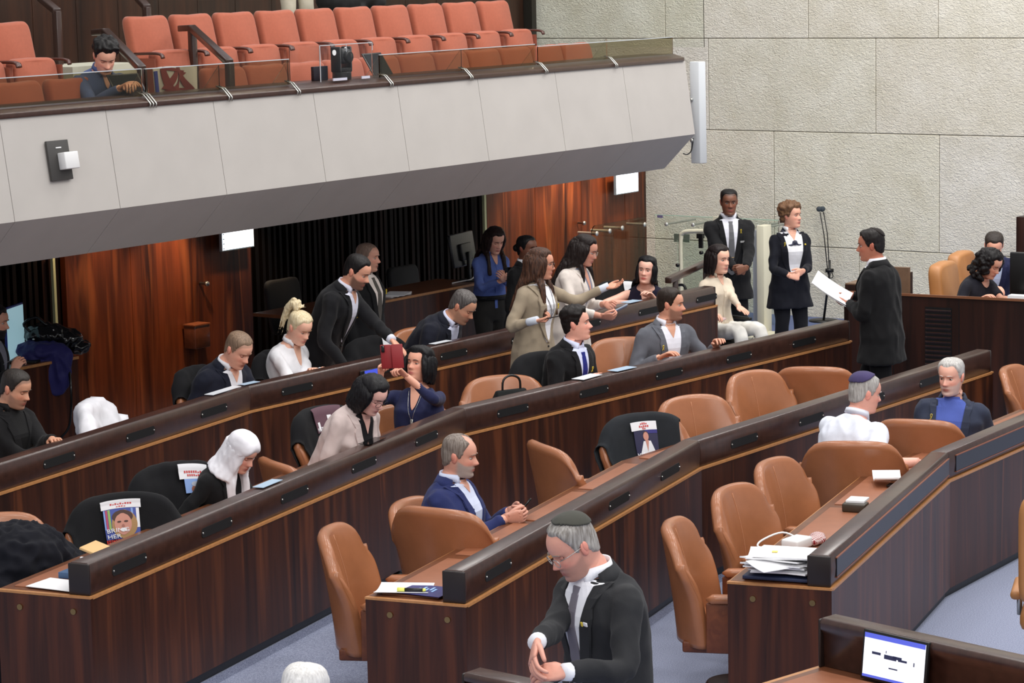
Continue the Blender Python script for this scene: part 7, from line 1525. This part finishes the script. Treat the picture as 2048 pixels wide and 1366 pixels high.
cpatch(t1, 'print_strip', -.40, .40, .93, 1.03, PW, 0.0320); scribble(t1, -.22, .22, .985, INKR, 0.0342, 9, .02); scribble(t1, -.10, .10, .95, INKR, 0.0342, 4, .018)
text_on(t1, 'BRING', .345, .570, .050, PW, 0.0350); text_on(t1, 'HER', .345, .480, .050, PW, 0.0350)
cpatch(t1, 'print_bar', -.06, .36, .40, .455, RD, 0.0300); text_on(t1, 'HOME NOW!', .345, .412, 0.0380, plain('print_dark', (60, 14, 14), rough=.8), 0.0315); cpatch(t1, 'print_line', -.06, .36, .375, .388, RD, 0.0300); cpatch(t1, 'print_tag', -.36, -.12, .40, .45, plain('print_grey', (150, 152, 160), rough=.7), 0.0300)
# 2 crumpled
PRN[:] = [.62, .95, 0.]
c = chair_named('tan leather armchair draped with crumpled black shirt beside the headscarf woman')
t2 = drape(c, TB, 'portrait_shirt', 'crumpled black shirt with blue sky print hung on the chair beside the headscarf woman', 'shirt', wr=.02, seed=3)
cpatch(t2, 'print_strip', -.62, -.02, .88, 1.05, PW, 0.0420); scribble(t2, -.5, -.12, .97, INKR, 0.0442, 8, 0.0330); scribble(t2, -.45, -.18, .92, INKR, 0.0442, 6, 0.0330); cpatch(t2, 'print_photo', -.66, -.12, .66, .88, SKY, 0.0420); cpatch(t2, 'print_face', 0, 0, 0, 0, plain('print_tan', (150, 92, 70), rough=.7), 0.0440, shape=disc(-.42, .72, .17, .08)); cpatch(t2, 'print_cap', 0, 0, 0, 0, plain('print_capgrey', (170, 176, 190), rough=.7), 0.0445, shape=disc(-.36, .80, .10, .04)); cpatch(t2, 'print_bar', -.5, -.2, .56, .60, RD, 0.0420)
# 3 behind pale blazer
PRN[:] = [.8, 1., 0.]
c = chair_named('tan leather armchair with black shirt behind the woman in pale blazer')
t3 = drape(c, TB, 'portrait_shirt', 'black shirt with red slogan hung on the chair behind the pale blazer woman', 'shirt', u0=-.62, seed=5)
cpatch(t3, 'print_photo', -.5, .35, .78, 1.06, plain('print_mauve', (92, 62, 74), rough=.7), 0.0320); cpatch(t3, 'print_face', 0, 0, 0, 0, SKP, 0.0340, shape=disc(-.05, .84, .10, .06)); cpatch(t3, 'print_white_shape', -.2, -.08, .86, .99, PW, 0.0340, 4); cpatch(t3, 'print_white_shape', .2, .28, .80, .92, PW, 0.0340, 4); text_on(t3, 'HER', .34, .80, .04, PW, 0.0350); cpatch(t3, 'print_bar', .0, .36, .68, .74, RD, 0.0320); cpatch(t3, 'print_line', .0, .36, .645, .66, RD, 0.0320); cpatch(t3, 'print_tag', -.34, -.05, .68, .73, plain('print_grey', (150, 152, 160), rough=.7), 0.0320)
# 4 white strip, figure in white shirt
PRN[:] = [.68, .85, 0.02]
c = chair_named('tan leather armchair draped with black portrait shirt under a white strip')
t4 = drape(c, cloth((46, 50, 56), .9, .1), 'portrait_shirt', 'charcoal shirt on a chair, its print a figure in white below a white strip', 'shirt', u0=-.80, u1=1.14, seed=8)
cpatch(t4, 'print_strip', -.36, .36, .86, 1.0, PW, 0.0320); scribble(t4, -.10, .10, .95, INKR, 0.0342, 4, 0.0330); scribble(t4, -.14, .14, .905, INKR, 0.0342, 5, 0.0330); scribble(t4, -.05, .05, .87, INKR, 0.0342, 2, 0.0330)
cpatch(t4, 'print_photo', -.36, .30, .40, .86, PNV, 0.0300); cpatch(t4, 'print_sky_band', -.36, -.02, .80, .86, plain('print_royal', (48, 44, 118), rough=.7), 0.0315); cpatch(t4, 'print_face', 0, 0, 0, 0, SKP, 0.0345, shape=disc(-.03, .755, .075, .07)); cpatch(t4, 'print_hair', 0, 0, 0, 0, HRP, 0.0340, shape=disc(-.03, .80, .07, .04)); cpatch(t4, 'print_white_shirt', 0, 0, 0, 0, PW, 0.0330, shape=lambda a, b: (-.05 + (.26 - .16 * b) * (2 * a - 1), .42 + .26 * b)); cpatch(t4, 'print_chest', 0, 0, 0, 0, SKP, 0.0342, shape=lambda a, b: (-.05 + .05 * b * (2 * a - 1), .50 + .19 * b)); cpatch(t4, 'print_bar', -.06, .32, .32, .385, RD, 0.0300); cpatch(t4, 'print_tag', -.34, -.13, .335, .385, PW, 0.0300); text_on(t4, 'HIM', .30, .44, 0.0430, PW, 0.0350)
# plain cloths
drape(chair_named('tan leather armchair draped with a white cloth'), cloth((226, 226, 232), .8, .1), 'white_cloth', 'white cloth thrown over a chair at the left of the rearmost row', 'cloth', wr=.035, seed=2, vf=.0, off=.03, u0=-1.25, u1=1.25, vb=.1)
for lab, l2, sd, u0 in (('tan leather armchair with black garment left of the crew-cut man', 'black garment hung on the chair left of the crew-cut man', 4, -.35), ('tan leather armchair with black garment behind the blonde woman', 'black garment hung on the chair behind the blonde woman', 6, -.5), ('tan leather armchair with black cover behind the leaning man', 'black cover on the chair before the bald man', 7, -1.12), ('tan leather armchair with black cloth left of the blue-tie man', 'black cloth hung on the chair left of the blue-tie man', 9, -1.12), ('tan leather armchair with black cover behind the long-haired woman', 'black cover on the chair beside the long-haired woman', 11, -1.12)):
    o = drape(chair_named(lab), TB, 'black_garment', l2, 'cloth', seed=sd, u0=u0, wr=.014, off=.02)
    if 'bald' in l2 or 'blue-tie' in l2 or 'long-haired' in l2: cpatch(o, 'white_print', -.75, -.30, .80, 1.06, PW, .034)
# coats, bags
d, n, _ = seg_frame(*RW['B'][:2])
def heap(name, label, cat, blobs, mat, wr=.012, vox=.014):
    mb = MB()
    for c, r in blobs: mb.sphere(c, r, 16, 10)
    o = link(name, solid(mb, vox, 5, wr, (12, 12, 7), 3), mat, None); return tag(o, label, cat)
chl = copy_tree(proto); p = P(28, 1150, .75); p[2] = 0; chl.location = (p[0], p[1], 0.05); chl.rotation_euler = (0, 0, -R_(150)); chl.scale = (1, 1, 1); tag(chl, 'leather armchair buried under a dark coat at the lower left edge', 'chair', GB)
heap('dark_coat', 'dark navy coat heaped over the armchair at the lower left edge', 'coat', [(p + V3(-.02, 0, .84), (.36, .30, .20)), (p + V3(.18, .05, .74), (.24, .22, .16)), (p + V3(-.12, -.12, .60), (.36, .28, .34)), (p + V3(.32, .08, .68), (.12, .14, .10)), (p + V3(-.15, -.15, .32), (.30, .24, .30))], cloth((24, 25, 36), .9, .1), .03)
PATENT = plain('patent_black', (14, 14, 15), rough=.12)
q = onb(105, 700, 2.45); q[2] = zc2
heap('navy_jacket', 'navy blue jacket lying under the shiny black bag on the left rear counter', 'jacket', [(q + V3(-.05, -.22, .07), (.22, .2, .08)), (q + V3(.05, -.32, -.10), (.15, .07, .20)), (q + V3(-.12, -.36, -.05), (.10, .07, .16)), (q + V3(.10, -.30, .0), (.12, .08, .12))], cloth((40, 38, 92), .6, .2), .02, .012)
r = empty('handbag', tuple(q)); tag(r, 'shiny black handbag with straps on the left rear counter', 'bag')
mb = MB(); [mb.sphere(q + V3(*c), rr, 14, 9) for c, rr in (((-.02, -.14, .18), (.18, .13, .10)), ((.12, -.10, .14), (.14, .12, .09)), ((.22, -.08, .07), (.10, .1, .06)))]; o = link('bag_body', solid(mb, .011, 3, .02, (14, 14, 10)), PATENT, r); o.data.transform(Matrix.Translation(-Vector(r.location)))
place_tube(r, 'strap', PATENT, bez([q + V3(.14, -.22, .10), q + V3(.2, -.38, -.2), q + V3(.18, -.40, -.5), q + V3(.10, -.40, -.62)], 5), .010, 6); place_tube(r, 'strap', PATENT, bez([q + V3(-.12, -.2, .2), q + V3(-.18, -.22, .28), q + V3(-.08, -.2, .33), q + V3(.0, -.2, .26)], 5), .012, 6)
for e in ((-.1, -.25, .16), (.04, -.24, .2), (.15, -.2, .14)): mb = MB(); mb.sphere(q + V3(*e), .012, 8, 6); o = mb.build('stud', STEEL, None, smooth=True); o.data.transform(Matrix.Translation(-Vector(r.location))); o.parent = r
# bright laptop screen at the left edge
SCL = plain('screen_pale', (170, 206, 216), rough=.3, emit=(165, 205, 216), estr=.6); BLF = plain('screen_blue_frame', (24, 52, 140), rough=.4)
p = onb(28, 652, 2.5); r = empty('laptop', (p[0], p[1], zc2)); tag(r, 'laptop with pale bright screen behind the man at the left edge', 'laptop'); X = unit(bu * .8 - bn * .35); Y = np.array([X[1], -X[0], 0])
hh = onb(28, 610, 2.5)[2] - zc2; place_box(r, 'lid', BLF, (p[0], p[1], zc2 + hh / 2), (.36, .02, hh), X=X, Y=Y, bevel=.004); place_box(r, 'screen', SCL, np.array([p[0], p[1], zc2 + hh / 2]) + Y * .012, (.34, .004, hh - .03), X=X, Y=Y); place_box(r, 'keyboard_base', BLACK, np.array([p[0], p[1], zc2 + .01]) + Y * .12, (.36, .24, .02), X=X, Y=Y, bevel=.004)
# small black handbag on the chair
c = chair_named('empty tan leather armchair holding a small black handbag'); r = empty('handbag', tuple(c.location)); q = P(1018, 795, .62 + .1); q = np.array([c.location.x, c.location.y, .10 + .50]) + az_dir(120) * .12; r.location = q; tag(r, 'small matte black handbag with loop handle standing on an armchair', 'bag')
tp = P(1028, 783, .85); vq = float((tp - CC) @ cf); q2 = D(1022, 795, float((q - CC) @ cf)); q = q2; r.location = q - ZUP * .10
mb = MB(); X = az_dir(60); Y = az_dir(150); mb.loft([[q + X * a * k + Y * b * k2 + ZUP * z for a, b in ((-.14, -.06), (.14, -.06), (.14, .06), (-.14, .06))] for z, k, k2 in ((-.16, 1, 1), (.0, .95, .8), (.06, .85, .3))]); o = mb.build('bag_body', cloth((30, 34, 34), .8, .1), None, bevel=.012); o.data.transform(Matrix.Translation(-Vector(r.location))); o.parent = r
place_tube(r, 'handle', BLACK, bez([q + X * -.07 + ZUP * .04, q + X * -.06 + ZUP * .13, q + X * .0 + ZUP * .16, q + X * .07 + ZUP * .13, q + X * .08 + ZUP * .04], 4), .009, 6)
# chairs under the seated people whose own chair is not otherwise shown
for k_, yaw, tier, lab, g_ in (('a2', 122, .15, 'tan leather armchair under the dark-clad man at the left edge', GA), ('c2', 150, .10, 'tan leather armchair under the man in grey suit', GB), ('c3', 124, .10, 'tan leather armchair under the woman in white headscarf', GB), ('c5', 165, .10, 'tan leather armchair behind the woman photographing with a red phone', GB), ('d1', 112, .05, 'tan leather armchair under the man in bright navy jacket', GC)):
    o = copy_tree(proto); pl = PE[k_].location; o.location = (pl.x, pl.y, tier); o.rotation_euler = (0, 0, -R_(yaw)); o.scale = (1, 1, min(1.15, max(.86, (pl.z - .10 - tier) / .474))); tag(o, lab, 'chair', g_)
